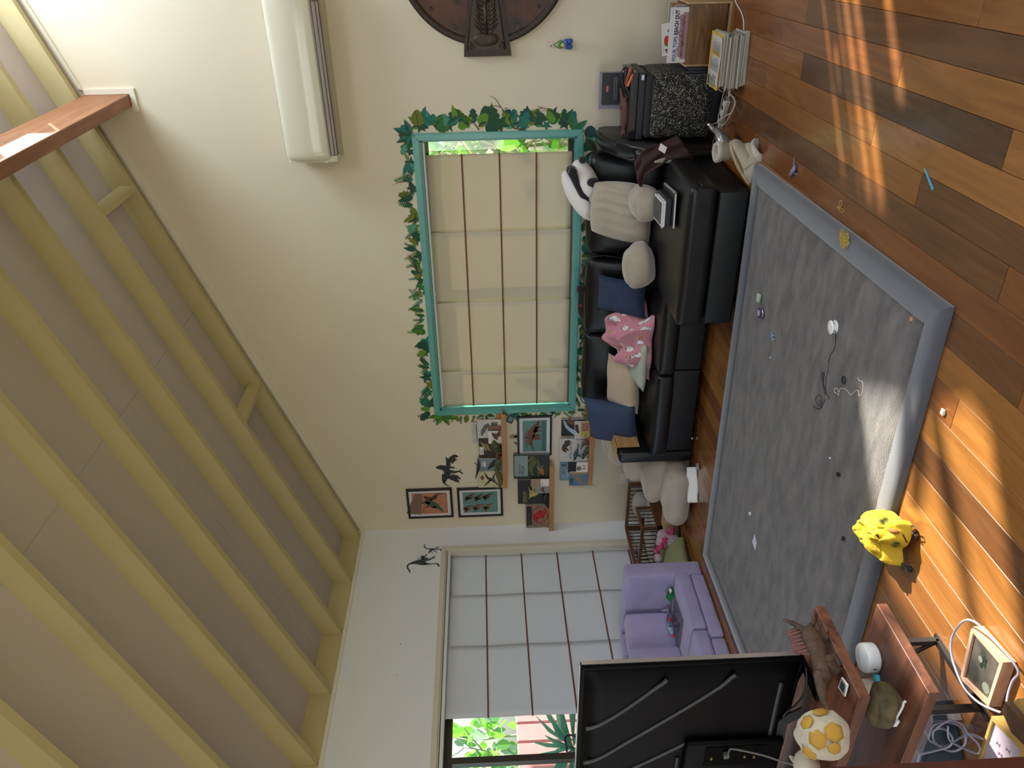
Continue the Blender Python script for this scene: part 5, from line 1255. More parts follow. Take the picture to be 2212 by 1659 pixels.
b = MB(); P = [gX(735, 1640, Z=.055), gX(845, 1150, Z=.055), gX(1000, 1150, Z=.055), gX(1290, 1500, Z=.055), gX(1290, 1700, Z=.055)]; poly3(b, [V((p.x, p.y, .001)) for p in P], (0, 0, .018)); tag(b.build('dark_board', m_blackc), 'black board lying on the floor under the gold picture frame', 'board')
X4 = lambda x, y, z=.01: V(gX(x, y, Z=z))
cable('charging_cable', 'long white braided cable looping round the pale box frame', [X4(990, 1000, .06), X4(1010, 900, .05), X4(1050, 790, .04), X4(1105, 720, .03), X4(1080, 640, .03), X4(980, 510, .04), X4(830, 350, .055), X4(700, 220, .06), X4(600, 180, .06), X4(520, 230, .06), X4(450, 350, .05), X4(435, 480, .05), X4(470, 640, .05), X4(560, 850, .055), X4(680, 980, .06), X4(790, 1050, .055), X4(930, 1105, .05)], .0038, mat('cable_braid', 'a09aa6', .6))
cl = [X4(620, 1320), X4(760, 1370), X4(620, 1320, .02), X4(470, 1390, .02), X4(370, 1450, .03), X4(250, 1400, .03), X4(215, 1360, .03), X4(260, 1240, .03), X4(380, 1200, .03), X4(520, 1240, .03), X4(580, 1340, .03), X4(560, 1440, .03), X4(450, 1490, .03), X4(330, 1450, .03), X4(260, 1370, .03), X4(270, 1280, .03), X4(370, 1270, .035), X4(450, 1360, .035), X4(420, 1440, .035), X4(300, 1480, .03), X4(180, 1510, .02), X4(120, 1530, .02), X4(105, 1600, .02)]
cable('coiled_cable', 'tangled coil of white cable on the floor beside the table leg', cl, .0038, mat('cable_braid', 'a09aa6', .6))
cable('coiled_cable', 'white cable loop running from the coil to the gold picture frame', [X4(290, 1260, .045), X4(400, 1190, .045), X4(470, 1190, .045), X4(550, 1230, .04), X4(600, 1310, .04), X4(700, 1410, .03), X4(725, 1480, .03), X4(690, 1510, .03), X4(560, 1460, .03), X4(420, 1380, .04), X4(405, 1240, .045)], .0034, mat('cable_braid', 'a09aa6', .6))
ad = thing('power_adapter', 'black power adapter with a pale label on the floor under the table edge', 'power adapter', tuple(gX(330, 1160, Z=0)))
P = [gX(235, 1130, Z=.045), gX(405, 1120, Z=.045), gX(425, 1185, Z=.045), gX(245, 1195, Z=.045)]; b = MB(); poly3(b, [p - V((0, 0, .042)) for p in P], (0, 0, .042)); b.build('body', mat('pale_casing', 'a8a4a0', .4), ad)
c = sum(P, V()) / 4; b = MB(); poly3(b, [c + (p - c) * .80 + V((0, 0, .0005)) for p in P], (0, 0, .001)); b.build('label', m_blackc, ad)
b = MB(); P = [gX(200, 1000, Z=.03), gX(370, 985, Z=.03), gX(395, 1065, Z=.03), gX(180, 1080, Z=.03)]; poly3(b, [p - V((0, 0, .028)) for p in P], (0, 0, .026)); tag(b.build('black_speaker', m_blackc), 'low black device on the floor below the lower shelf', 'device')
b = MB(); P = [gX(90, 1600, Z=.02), gX(250, 1120, Z=.02), gX(440, 1190, Z=.02), gX(520, 1590, Z=.02)]; poly3(b, [V((p.x, p.y, .0008)) for p in P], (0, 0, .006)); tag(b.build('black_mat', m_blackc), 'black mat on the floor under the cable coil', 'mat')
# the dark table the camera looks over, lower left of the upright picture
nt_ = thing('cherry_desk', 'dark cherry desk edge closest to the camera at the bottom of the photo', 'desk', (-1.6, .6, 0))
e1, e2 = W(1740, 1660, Z=.76), W(2330, 1628, Z=.76); dd = (e2 - e1).normalized(); nn = V((-abs(dd.y), -abs(dd.x), 0)).normalized(); nn = V((dd.y, -dd.x, 0)); nn = nn if nn.dot(-e1) < 0 else -nn
side = V((0, 0, 0)) 
out = (W(2000, 1900, Z=.76) - W(2000, 1660, Z=.76)); out = (out - dd * out.dot(dd)).normalized()
b = MB(); poly3(b, [e1 - V((0, 0, .03)), e2 - V((0, 0, .03)), e2 + out * .34 - V((0, 0, .03)), e1 + out * .34 - V((0, 0, .03))], (0, 0, .03)); b.build('top', wood('dark_cherry', '3a1512', '5a241c', .3, 'Y', 1), nt_)
for p in (e1 + out * .28 + dd * .05, e2 + out * .28 - dd * .05):
    b = MB(); b.box((p.x - .025, p.y - .025, 0), (p.x + .025, p.y + .025, .7295)); b.build('leg', MATS['dark_cherry'], nt_)

# ------------------------------------------------------------------ yellow drawstring bag
yb = thing('yellow_drawstring_bag', 'yellow drawstring bag with palm prints slumped over the edge of the rug', 'bag', tuple(gV(560, 650, Z=0)))
m_yel = mat('yellow_cotton', 'bfa01c', .8, vary=.06, vscale=8, bump=1.0, bscale=18)
out = [(240, 440), (330, 350), (430, 280), (540, 290), (640, 370), (680, 440), (770, 425), (815, 500), (800, 640), (740, 760), (680, 830), (690, 1020), (630, 1025), (560, 930), (490, 820), (400, 740), (320, 650), (280, 520)]
cen = (520, 560); b = MB(); rings = []
prof = [(1.0, .012), (.985, .03), (.96, .05), (.91, .068), (.86, .078), (.80, .086), (.73, .092), (.66, .095), (.58, .098), (.50, .100), (.42, .100), (.34, .100), (.26, .099), (.18, .098), (.10, .096), (0, .095)]
oo = [V(gV(x, y, Z=.03)) for x, y in out]; cc = V(gV(cen[0], cen[1], Z=.03)); n_ = len(oo)
dense = smooth_path(oo, 7, closed=True); n_ = len(dense); vs = []; fs = []
for (s, h) in [(1.0, .004)] + prof:
    for k, p in enumerate(dense):
        q_ = cc + (p - cc) * s; far = (p - cc).length; hh = h * (1.15 - min(.6, max(0, far - .06) * 4) * (s > .5)); q_ = V((q_.x, q_.y, 0))
        fo = (abs(sin(k * .19 + s * 3.1)) - .6) * .016 * s * (1 if s < .99 else 0) - .014 * max(0, 1 - abs(s - .55 - .15 * sin(k * .11)) * 9)
        vs.append(V((q_.x, q_.y, .02 + hh + fo)) - V((.30, -.45, 0)) * (hh * .5) * 0 + mnoise.noise_vector(V((q_.x * 16, q_.y * 16, s * 2))) * .020 * (1 if s < 1 else .2))
for i in range(len(prof)):
    for k in range(n_): fs.append((i * n_ + k, i * n_ + (k + 1) % n_, (i + 1) * n_ + (k + 1) % n_, (i + 1) * n_ + k))
b._add(vs, fs, True); bmesh.ops.remove_doubles(b.bm, verts=b.bm.verts[:], dist=.0006)
for v in b.bm.verts: v.co.z = max(v.co.z, .004 if v.co.y < 2.26 else .034)
b.build('cloth', m_yel, yb)
dg = bpy.context.evaluated_depsgraph_get()
def surf(px, py, lift=.002):
    o = [c for c in yb.children if c.name.startswith('cloth')][0]; d = (gV(px, py, Z=0) - _C).normalized(); ori = V(world_loc(o))
    from mathutils.bvhtree import BVHTree
    global _bv
    try: _bv
    except NameError: _bv = BVHTree.FromPolygons([v.co + ori for v in o.data.vertices], [tuple(p.vertices) for p in o.data.polygons])
    h = _bv.ray_cast(_C, d); return (h[0] - d * lift) if h[0] is not None else gV(px, py, Z=.08)
m_palmp = mat('print_dark_green', '27402a', .8)
for (x, y, s) in ((440, 410, 70), (610, 740, 62)):
    b = MB()
    for k in range(17):
        a = 2 * pi * k / 17; p = [surf(x + cos(a) * s * t * 1.25, y + sin(a) * s * t * .85) for t in (.1, .55, 1.0)]; b.tube(p, [.0006, .0011, .0004], n=4)
    b.build('palm_print', m_palmp, yb)
for k in range(5): b = MB(); b.tube([surf(325 + k * 13, 610 + 14 * k), surf(365 + k * 4, 600 + 14 * k)], .0025, n=4); b.build('zebra_print', m_blackc, yb)
b = MB(); b.tube([surf(500 + 40 * t, 535 + 12 * t) for t in range(5)], [.003, .009, .010, .008, .003], n=6); b.build('brown_print', mat('print_brown', '8a5a28', .8), yb)
for k in range(6): b = MB(); b.tube([surf(700 + 10 * k, 600 + 20 * k), surf(712 + 10 * k, 612 + 20 * k)], .0026, n=4); b.build('border_print', m_blackc, yb)
for pts, bead in ((((810, 480), (860, 500), (880, 560), (830, 560), (850, 600)), (880, 635)), (((690, 990), (700, 1090), (760, 1115), (740, 1040), (700, 1000)), (800, 1080))):
    b = MB(); b.tube(smooth_path([gV(x, y, Z=.03) for x, y in pts] + [gV(*bead, Z=.02)], 4), .0022, n=6); b.build('drawstring', m_blackc, yb)
    b = MB(); b.puff(gV(*bead, Z=.012), (.022, .016, .014), .004, n=5); b.build('cord_stopper', mat('black_plastic', '161616', .35), yb)

# ------------------------------------------------------------------ small things on the rug and floor
ZR = .032
rp = lambda x, y, z=ZR: V(gR(x, y, Z=z))
re_ = thing('cable_reel', 'white cable reel lying on the middle of the rug', 'reel', tuple(rp(1115, 595, ZR)))
c = rp(1130, 590, ZR); b = MB(); b.lathe([(0, 0), (.031, 0), (.031, .003), (.014, .004), (.014, .018), (.031, .019), (.031, .0225), (.006, .023), (.004, .021), (0, .021)], c, n=32); b.build('body', m_wp, re_)
cable('reel_cable', 'thin black cable unwinding from the white reel across the rug', [rp(1135, 640, ZR + .01), rp(1135, 720), rp(1120, 840), rp(1060, 950), rp(1045, 1100), rp(1020, 1200), rp(1015, 1360), rp(1000, 1380), rp(980, 1250), rp(970, 1150), rp(995, 1140), rp(985, 1260), rp(1030, 1390), rp(1060, 1445)], .0016, m_cabg)
cable('thin_black_wire', 'fine black wire coil at the end of the reel cable', [rp(1010, 1450), rp(960, 1550), rp(900, 1560), rp(870, 1530), rp(930, 1570), rp(970, 1500), rp(960, 1420), rp(910, 1410), rp(895, 1470), rp(930, 1520), rp(960, 1490), rp(940, 1460)], .0011, m_cabg)
cable('white_string', 'kinked white string on the rug below the black ring', [rp(1395, 1195), rp(1420, 1230), rp(1455, 1245), rp(1460, 1310), rp(1450, 1380), rp(1415, 1415), rp(1410, 1370), rp(1380, 1345), rp(1320, 1400), rp(1290, 1370), rp(1245, 1325), rp(1190, 1325), rp(1175, 1370), rp(1150, 1320), rp(1120, 1330), rp(1125, 1370), rp(1170, 1390), rp(1160, 1410)], .0016, mat('cord_cream', 'cfc4bc', .6), n=4)
b = MB(); c = rp(1228, 1220, ZR + .004); b.tube([c + V((cos(a) * .0155, sin(a) * .0155, 0)) for a in [2 * pi * k / 24 for k in range(24)]], .003, n=8, closed=True); tag(b.build('black_ring', m_gblk), 'small black ring on the rug beside the white string', 'ring')
g_ = thing('mint_case', 'small mint green oblong case on the rug near the sofa', 'case', tuple(rp(205, 240, ZR)))
b = MB(); b.puff(rp(215, 240, ZR + .012), (.05, .034, .022), .009, n=8, M=None); b.build('body', mat('mint_plastic', 'a9b8a2', .35), g_); b = MB(); b.ball(rp(180, 250, ZR + .020), (.008, .006, .003), n=8); b.build('button', m_blu, g_)
tn = thing('round_tin', 'small round tin with a dark blue rim on the rug beside the mint case', 'tin', tuple(rp(240, 420, ZR)))
c = rp(262, 420, ZR); b = MB(); b.lathe([(0, 0), (.028, 0), (.028, .012), (0, .012)], c, n=28); b.build('body', mat('tin_silver', 'b0aeb0', .25, metal=.9), tn)
b = MB(); b.lathe([(0, .012), (.027, .012), (.028, .022), (.02, .023), (0, .023)], c, n=28); b.build('lid', mat('tin_blue', '2c3470', .3), tn); b = MB(); b.lathe([(0, .0232), (.019, .0232), (.019, .0245), (0, .0245)], c, n=24); b.build('lid_print', mat('tin_peach', 'c8a088', .5), tn)
b = MB()
for (x, y, s) in ((375, 660, .008), (385, 690, .010), (375, 705, .008), (390, 735, .009)): b.ball(rp(x, y, ZR + .004), s, n=8)
tag(b.build('blue_putty', mat('pale_blue_putty', '7f93a6', .6)), 'lump of pale blue putty on the rug', 'putty')
b = MB(); b.ball(rp(358, 955, ZR + .004), (.007, .006, .007), n=8); tag(b.build('blue_crumb', mat('pale_blue_putty2', '98a8b8', .6)), 'pale blue crumb on the rug below the putty', 'crumb')
b = MB(); b.puff(rp(2038, 495, ZR + .005), (.014, .010, .009), .002, n=3); tag(b.build('wooden_bead', mat('peach_wood', 'c08a5c', .6)), 'tiny tan wooden block near the right edge of the rug', 'block')
b = MB(); P = [gN(2145, 1060, Z=ZR), gN(2110, 1180, Z=ZR), gN(2155, 1310, Z=ZR), gN(2175, 1200, Z=ZR)]; poly3(b, P, (0, 0, .0012)); tag(b.build('paper_scrap', mat('lilac_paper', 'cfcade', .7)), 'pointed white paper scrap on the rug near the lilac couch', 'paper')
b = MB(); b.tube([gN(2075, 745, Z=ZR + .006), gN(2078, 780, Z=ZR), gN(2068, 800, Z=ZR)], [.009, .003, .001], n=8); tag(b.build('white_earbud', m_wp), 'small white curved piece on the rug above the paper scrap', 'toy')
b = MB(); b.ball(gN(2150, 455, Z=ZR + .003), .004, n=6); tag(b.build('red_bead', mat('badge_red', 'c03038', .6)), 'tiny dark red bead on the rug', 'bead')
k_ = crop(1700, 760, 2.963)
for (x, y, lb) in ((325, 785, 'small black toy piece in the middle of the lower rug'), (358, 1195, 'small black toy piece on the rug left of the yellow bag')):
    b = MB(); b.puff(k_(x, y, Z=ZR + .007), (.02, .013, .013), .003, n=4, wob=.003, wf=60); tag(b.build('toy_piece', m_blackc), lb, 'toy')
b = MB(); b.ball(k_(275, 680, Z=ZR + .003), (.004, .009, .004), n=6); tag(b.build('white_crumb', m_paper), 'tiny white crumb on the rug', 'crumb')
b = MB(); b.puff(k_(998, 385, Z=.006), (.024, .018, .011), .004, n=5, wob=.003, wf=50); tag(b.build('sea_shell', mat('shell_cream', 'd4c4a8', .5)), 'small cream shell on the floorboards beside the rug', 'shell')
# rubber bands, lizard, blue strip
def tangle(c, r, n, seed, rad):
    q_ = random.Random(seed); b = MB()
    for k in range(n):
        cc_ = c + V((q_.uniform(-r, r) * .7, q_.uniform(-r, r), q_.uniform(0, .012))); a0 = q_.uniform(.006, .016); b.tube([cc_ + V((cos(a) * a0, sin(a) * a0 * q_.uniform(.8, 1.2), .003 * sin(2 * a + k))) for a in [2 * pi * j / 12 for j in range(12)]], rad, n=5, closed=True)
    return b
zz = crop(1740, 380, 9.22)
b = tangle(V(zz(780, 1260, Z=.036)), .034, 34, 4, .0011); tag(b.build('rubber_band_tangle', mat('band_yellow', 'c8a84c', .5)), 'tangle of yellow rubber bands on the rug border', 'rubber bands')
cable('yellow_band', 'twisted yellow rubber band on the boards beside the rug', [zz(x, y, Z=.004) for x, y in ((690, 640), (670, 560), (690, 500), (715, 495), (715, 560), (695, 620), (660, 640), (635, 625), (650, 605), (680, 680), (700, 710), (740, 735), (765, 690), (740, 660), (700, 645))], .0011, MATS['band_yellow'], cat='rubber band', n=3)
lz = lambda x, y, z=.008: V(gS(x, y, Z=z))
b = MB(); b.tube(smooth_path([lz(1115, 1240, .003), lz(1118, 1310, .005), lz(1120, 1360, .012), lz(1100, 1400, .016), lz(1070, 1440, .012)], 4), lerp_r([.001, .003, .009, .011, .006], 17), n=8)
for (p, q_) in (((1120, 1340), (1145, 1345)), ((1110, 1420), (1160, 1435)), ((1100, 1390), (1075, 1385)), ((1080, 1430), (1075, 1475))): b.tube([lz(*p, .010), lz(*q_, .003)], [.004, .002], n=6)
tag(b.build('lizard_toy', mat('grey_rubber', '7c7f94', .5)), 'small grey blue lizard toy at the corner of the rug', 'toy')
b = MB(); P = [gZ(1520, 1160, Z=.001), gZ(1530, 1163, Z=.001), gZ(1588, 1300, Z=.001), gZ(1577, 1312, Z=.001)]; poly3(b, P, (0, 0, .0025)); tag(b.build('blue_strip', mat('sky_blue_plastic', '4aa6bd', .5)), 'thin sky blue plastic strip on the floorboards', 'strip')
# ------------------------------------------------------------------ air conditioner
m_ac = mat('ac_gloss_ivory', 'ddd8c2', .12, coat=.3); m_acm = mat('ac_matt_ivory', 'cfc9b6', .4); m_vane = mat('ac_vane', 'b9b1aa', .45, vary=.05)
ac = thing('air_conditioner', 'glossy ivory wall air conditioner high on the wall above the teal window', 'air conditioner', (-.95, 5.64, 2.57))
AX0, AX1 = -1.492, -.36
def extrude_x(b, prof, xa, xb, bev=.0):
    F = Frame((xa, 0, 0), (0, 1, 0), (0, 0, 1), (1, 0, 0)); b.prism(prof, F, 0, xb - xa)
b = MB(); extrude_x(b, [(5.748, 2.565), (5.748, 2.915), (5.56, 2.925), (5.53, 2.90), (5.545, 2.62), (5.60, 2.575)], AX0 + .004, AX1 - .004); b.build('body', m_acm, ac)
b = MB()
def pan(u, v):
    e = (1 - abs(2 * u - 1) ** 26) ; z = 2.625 + (2.938 - 2.625) * v; yy = 5.505 + .028 * (2 * v - 1) ** 2 + .045 * max(0, v - .86) / .14 * max(0, v - .86) / .14
    return V((AX0 + (AX1 - AX0) * u, yy + .05 * (1 - e), z))
b.grid(pan, 80, 24); b.build('front_panel', m_ac, ac, solid=.006)
b = MB(); extrude_x(b, [(5.53, 2.620), (5.527, 2.612), (5.548, 2.577), (5.60, 2.566), (5.60, 2.572), (5.556, 2.584), (5.54, 2.618)], -1.44, -.47); b.build('vane', m_vane, ac)
b = MB(); extrude_x(b, [(5.53, 2.622), (5.545, 2.578), (5.61, 2.566), (5.60, 2.60)], AX0 + .006, -1.445); b.build('end_cheek', m_ac, ac)
b = MB()
for (y, z) in ((5.5265, 2.6165), (5.536, 2.592), (5.556, 2.5735)): b.tube([V((-1.44, y, z)), V((-.47, y, z))], .0022, n=5)
b.tube([V((-.468, 5.526, 2.618)), V((-.468, 5.56, 2.573))], .002, n=5); o = b.build('louvre_gap', m_blackc, ac); o['kind'] = 'stuff'
text('badge_lettering', 'INVERTER', Frame((-.98, 5.503, 2.665), (1, 0, 0), (0, .05, 1), (0, -1, 0)), .013, m_paper, ac, t=.002)
b = MB(); b.box((-1.482, 5.5, 2.64), (-1.478, 5.503, 2.66)); b.build('led_strip', m_paper, ac)

# ------------------------------------------------------------------ round carved plaque
m_brz = mat('carved_bronze_wood', '3b2618', .5, col2='24160e', vscale=12, bump=.4, bscale=40); m_cop = mat('copper_patina', '5c3420', .5, col2='2e2018', vscale=5, bump=.3, bscale=30); m_brl = mat('carved_relief', '47331f', .45, col2='2c1e12', vscale=25, bump=.3, bscale=60)
pq = thing('carved_plaque', 'large round dark carved plaque with a footed relief panel and bolts', 'plaque', (-.203, 5.74, 1.0))
cx_, cz_, Rr = -.203, 1.507, .578; Fp = FB(cx_, cz_, 5.748)
b = MB(); b.prism(ell(0, 0, Rr, Rr, 72), Fp, 0, .022); b.build('disc', m_cop, pq)
b = MB(); vs = []; fs = []
for (r_, t_) in ((Rr, 0), (Rr, .030), (Rr - .012, .036), (Rr - .040, .034), (Rr - .046, .022)):
    for k in range(96): a = 2 * pi * k / 96; vs.append(Fp(r_ * cos(a), r_ * sin(a), t_))
for i in range(4):
    for k in range(96): fs.append((i * 96 + k, i * 96 + (k + 1) % 96, (i + 1) * 96 + (k + 1) % 96, (i + 1) * 96 + k))
b._add(vs, fs, True); b.build('rim', m_brz, pq)
for sgn in (-1, 1):
    q = (lambda s: (lambda u, v: (s * u, v)))(sgn)
    P = [(-.642, -.170), (-.642, .154), (-.556, .148), (-.5, .140), (-.10, .085), (-.10, -.090), (-.5, -.150), (-.556, -.158)]
    b = MB(); b.prism([q(*p) for p in P], Fp, .002, .040); b.build('panel', m_brz, pq)
    for ysg in (-1, 1):
        b = MB(); b.tube([Fp(*q(-.60, ysg * .128), .042), Fp(*q(-.10, ysg * .062), .042)], .0055, n=6); b.build('panel_moulding', m_brz, pq)
    b = MB(); b.prism([q(*p) for p in [(-.598, -.128), (-.598, .125), (-.10, .060), (-.10, -.060)]], Fp, .036, .044); b.build('panel_field', m_brl, pq)
    # relief: lion base, shaft, spread wings, head
    rl = MB()
    rl.ball(Fp(*q(-.535, 0), .045), (.045, .018, .085), n=16, wob=.008)
    for ysg in (-1, 1):
        rl.tube(smooth_path([Fp(*q(-.57, ysg * .085), .046), Fp(*q(-.585, ysg * .105), .048), Fp(*q(-.57, ysg * .115), .048), Fp(*q(-.55, ysg * .10), .046)], 4), .008, n=6)
        for k in range(9):
            u = -.50 + .028 * k; rl.tube(smooth_path([Fp(*q(u, ysg * .018), .046), Fp(*q(u + .02, ysg * (.040 + .003 * k)), .052), Fp(*q(u + .065, ysg * (.082 - .004 * k)), .046)], 3), lerp_r([.006, .009, .003], 7), n=6)
    rl.tube([Fp(*q(-.50, 0), .048), Fp(*q(-.38, 0), .052), Fp(*q(-.30, 0), .050)], [.014, .012, .010], n=8)
    rl.ball(Fp(*q(-.27, 0), .050), (.055, .02, .035), n=14, wob=.006); rl.ball(Fp(*q(-.16, 0), .048), (.04, .018, .045), n=14, wob=.006)
    o = rl.build('relief', m_brl, pq)
for sx in (-1, 1):
    for (u, v) in ((-.455, -.215), (-.455, .215), (-.30, -.19), (-.305, .20)):
        b = MB(); b.prism(ell(sx * u, v, .019, .019, 6), Fp, .02, .034); b.prism(ell(sx * u, v, .012, .012, 12), Fp, .034, .040); b.build('bolt', m_brl, pq)
for (u, v) in ((-.34, -.36), (-.34, .36)):
    b = MB(); b.tube([Fp(u + .009 * cos(a), v + .009 * sin(a), .024) for a in [2 * pi * k / 12 for k in range(12)]], .003, n=5, closed=True); b.build('rivet', m_blackc, pq)

# ------------------------------------------------------------------ frog key fob on a wall hook
fr = thing('frog_keyring', 'small green and blue knitted frog hanging from a clear wall hook', 'ornament', tuple(gU(1700, 500, Y=5.74)))
u_ = lambda x, y, Y=5.735: gU(x, y, Y=Y)
m_fg = mat('frog_green', '4d7a2c', .8); m_fb = mat('frog_blue', '3560a8', .85, bump=.5, bscale=120)
b = MB(); P = [u_(1565, 490, 5.745), u_(1565, 525, 5.745), u_(1600, 525, 5.745), u_(1600, 490, 5.745)]; poly3(b, P, (0, -.003, 0)); b.build('hook', mat('clear_plastic', 'c8c4b8', .2), fr)
b = MB(); b.tube([u_(1610 + 24 * cos(a), 507 + 24 * sin(a)) for a in [2 * pi * k / 20 for k in range(20)]], .0028, n=7, closed=True); b.build('ring', mat('steel_ring', 'd8d4c8', .2, metal=.9), fr)
for pts in (((1635, 505), (1670, 480), (1710, 455), (1730, 450)), ((1635, 505), (1670, 525), (1705, 540), (1725, 535))): b = MB(); b.tube(smooth_path([u_(*p) for p in pts], 3), .0025, n=6); b.build('arm', m_fg, fr)
b = MB(); b.ball(u_(1735, 500, 5.725), (.022, .018, .030), n=14); b.build('head', m_fg, fr); b = MB(); b.ball(u_(1742, 505, 5.712), (.014, .009, .015), n=12); b.build('muzzle', mat('frog_cream', 'c9bc86', .8), fr)
b = MB(); b.ball(u_(1775, 492, 5.722), (.032, .018, .022), n=14); b.build('body', m_fb, fr)
for (x, y) in ((1815, 462), (1812, 525)): b = MB(); b.ball(u_(x, y, 5.722), (.018, .016, .024), n=12); b.build('leg', m_fb, fr)
for (x, y) in ((1845, 453), (1845, 522)): b = MB(); b.ball(u_(x, y, 5.72), (.007, .008, .006), n=8); b.build('foot', m_fg, fr)
for (x, y) in ((1770, 470), (1765, 530)): b = MB(); b.ball(u_(x, y, 5.70), .006, n=8); b.build('button', mat('button_pink', 'c88a94', .6), fr)

# ------------------------------------------------------------------ painted leaf border round the teal window
leafc = [mat('painted_' + n, c, .7, vary=.12, vscale=25) for n, c in (('deep_green', '1c4a30'), ('teal_green', '1f6f62'), ('olive', '69731f'), ('mid_green', '2d6a2a'), ('sage', '4f9078'), ('dark_teal', '0f4a48'), ('umber', '6a3a1c'), ('lime', '5d8a26'))]
mur = thing('leaf_mural', 'painted border of green leaves and brown twigs round the teal window', 'mural', (-2.57, 5.749, .9))
lr = random.Random(21); layer = [0]
def nxt(): layer[0] += 1; return .0006 + (layer[0] % 400) * .00002
def ovate(L, w, tip=.12, n=9):
    up = [(L * t, w * sin(pi * t ** .8) * (1 - .25 * t)) for t in [k / n for k in range(n + 1)]]; return up + [(x, -y) for x, y in up[-2:0:-1]]
def lobed(L, w, lob=3):
    pts = []
    for k in range(25):
        t = k / 24; env = w * sin(pi * min(1, t * .95 + .04)) ** .7; pts.append((L * t, env * (.62 + .38 * abs(sin(lob * pi * t)))))
    return pts + [(x, -y) for x, y in pts[-2:0:-1]]
def heart(L, w):
    pts = []
    for k in range(24):
        a = 2 * pi * k / 24; r_ = 1 - .25 * cos(a) ; pts.append((L * (.45 + .5 * cos(a) * (1 - .0)), w * sin(a) * (1.05 - .35 * cos(a))))
    return pts
def star(r_, n=5):
    return [((r_ if k % 2 == 0 else r_ * .42) * cos(pi * k / n), (r_ if k % 2 == 0 else r_ * .42) * sin(pi * k / n)) for k in range(2 * n)]
def paint(pts, F, m, name='painted_leaf', t=None):
    b = MB(); t = nxt() if t is None else t; n = len(pts); b._add([F(x, y, t) for x, y in pts], [tuple(range(n))]); return b.build(name, m, mur, recalc=False)
def leaf(x, z, L, ang, kind, m, m2=None):
    F = FB(x, z).sub(0, 0, 1, 1, ang)
    if kind == 'o':
        pts = ovate(L, L * lr.uniform(.17, .24)); lf = paint(pts, F, m)
        if m2:
            h = len(pts) // 2 + 1; b = MB(); t = layer[0] % 400 * .00002 + .00061; P = pts[:h]; b._add([F(px, py, t) for px, py in P], [tuple(range(len(P)))]); b.build('half_tone', m2, lf, recalc=False)
    elif kind == 'l': paint(lobed(L, L * .33, 3), F, m)
    elif kind == 'h': paint(heart(L, L * .38), F, m)
    elif kind == 's': paint(star(L * .55), F, m)
    elif kind == 'f':
        b = MB(); t = nxt(); n = 7
        b._add([F(0, -.002, t), F(L, -.001, t), F(L, .001, t), F(0, .002, t)], [(0, 1, 2, 3)])
        for k in range(n):
            u = L * (k + .7) / n; s = L * .22 * (1 - .45 * k / n)
            for sg in (-1, 1):
                G = F.sub(u, 0, 1, 1, sg * .9); P = ovate(s, s * .26, n=5); b._add([G(px, py, t) for px, py in P], [tuple(range(len(P)))])
        b.build('painted_frond', m, mur, recalc=False)
ox0, ox1, oz0, oz1 = WX0 - .05, WX1 + .05, WZ0 - .05, WZ1 + .05
def band(n, pt, ang0, Lr, kinds, seed):
    for k in range(n):
        t = (k + lr.uniform(0, 1)) / n; x, z = pt(t); a = ang0 + lr.gauss(0, .75); L = lr.uniform(*Lr); kd = lr.choice(kinds); m = lr.choice(leafc[:6] + [leafc[7], leafc[0], leafc[1], leafc[3]])
        leaf(x, z, L, a, kd, m, lr.choice([None, leafc[0], leafc[5]]) if kd == 'o' else None)
for rep in range(3):
    band(26, lambda t: (ox1 + .015 + lr.uniform(0, .06), oz0 + .1 + (oz1 - oz0 - .1) * t), 0, (.07, .135), 'oooollhhfs', 1)
    band(34, lambda t: (ox0 + (ox1 - ox0) * t, oz1 + .01 + lr.uniform(0, .035)), pi / 2, (.065, .125), 'ooollffss', 2)
    band(14, lambda t: (ox0 - .02, oz0 + (oz1 - oz0) * t), pi, (.05, .085), 'ollffs', 3)
    band(22, lambda t: (ox0 + (ox1 - ox0) * t, oz0 - .015), -pi / 2, (.06, .11), 'ooolfhs', 4)
# the big leaf group at the upper left corner and the point leaves at the upper right corner
for (a, L) in ((2.6, .13), (3.6, .13), (1.75, .14), (4.4, .15)): leaf(WX0 - .055, WZ1 - .02, L, a, 'o', leafc[3], leafc[7])
for (a, L) in ((2.0, .13), (1.2, .14), (.4, .12), (2.7, .11), (3.3, .10)): leaf(WX1 + .04, WZ1 + .05, L, a, 'o', leafc[1], leafc[0])
for (a, L) in ((.2, .15), (-.9, .12)): leaf(WX1 + .04, WZ0 + .02, L, a, 'o', leafc[1], leafc[3])
g1 = crop(840, 200, 4.608); g2 = crop(840, 540, 4.608)
m_twig = mat('painted_twig', '4a2418', .7)
def twig(g, pts, r0, r1):
    P = smooth_path([g(x, y, Y=5.7485) for x, y in pts], 4); R_ = lerp_r([r0, r1], len(P)); b = MB(); vs = []; t = nxt()
    for i, p in enumerate(P):
        d = (P[min(i + 1, len(P) - 1)] - P[max(i - 1, 0)]); nrm = V((-d.z, 0, d.x)).normalized(); vs += [p + nrm * R_[i] + V((0, -t, 0)), p - nrm * R_[i] + V((0, -t, 0))]
    b._add(vs, [(2 * i, 2 * i + 1, 2 * i + 3, 2 * i + 2) for i in range(len(P) - 1)]); b.build('painted_twig', m_twig, mur, recalc=False)
layer[0] = 300
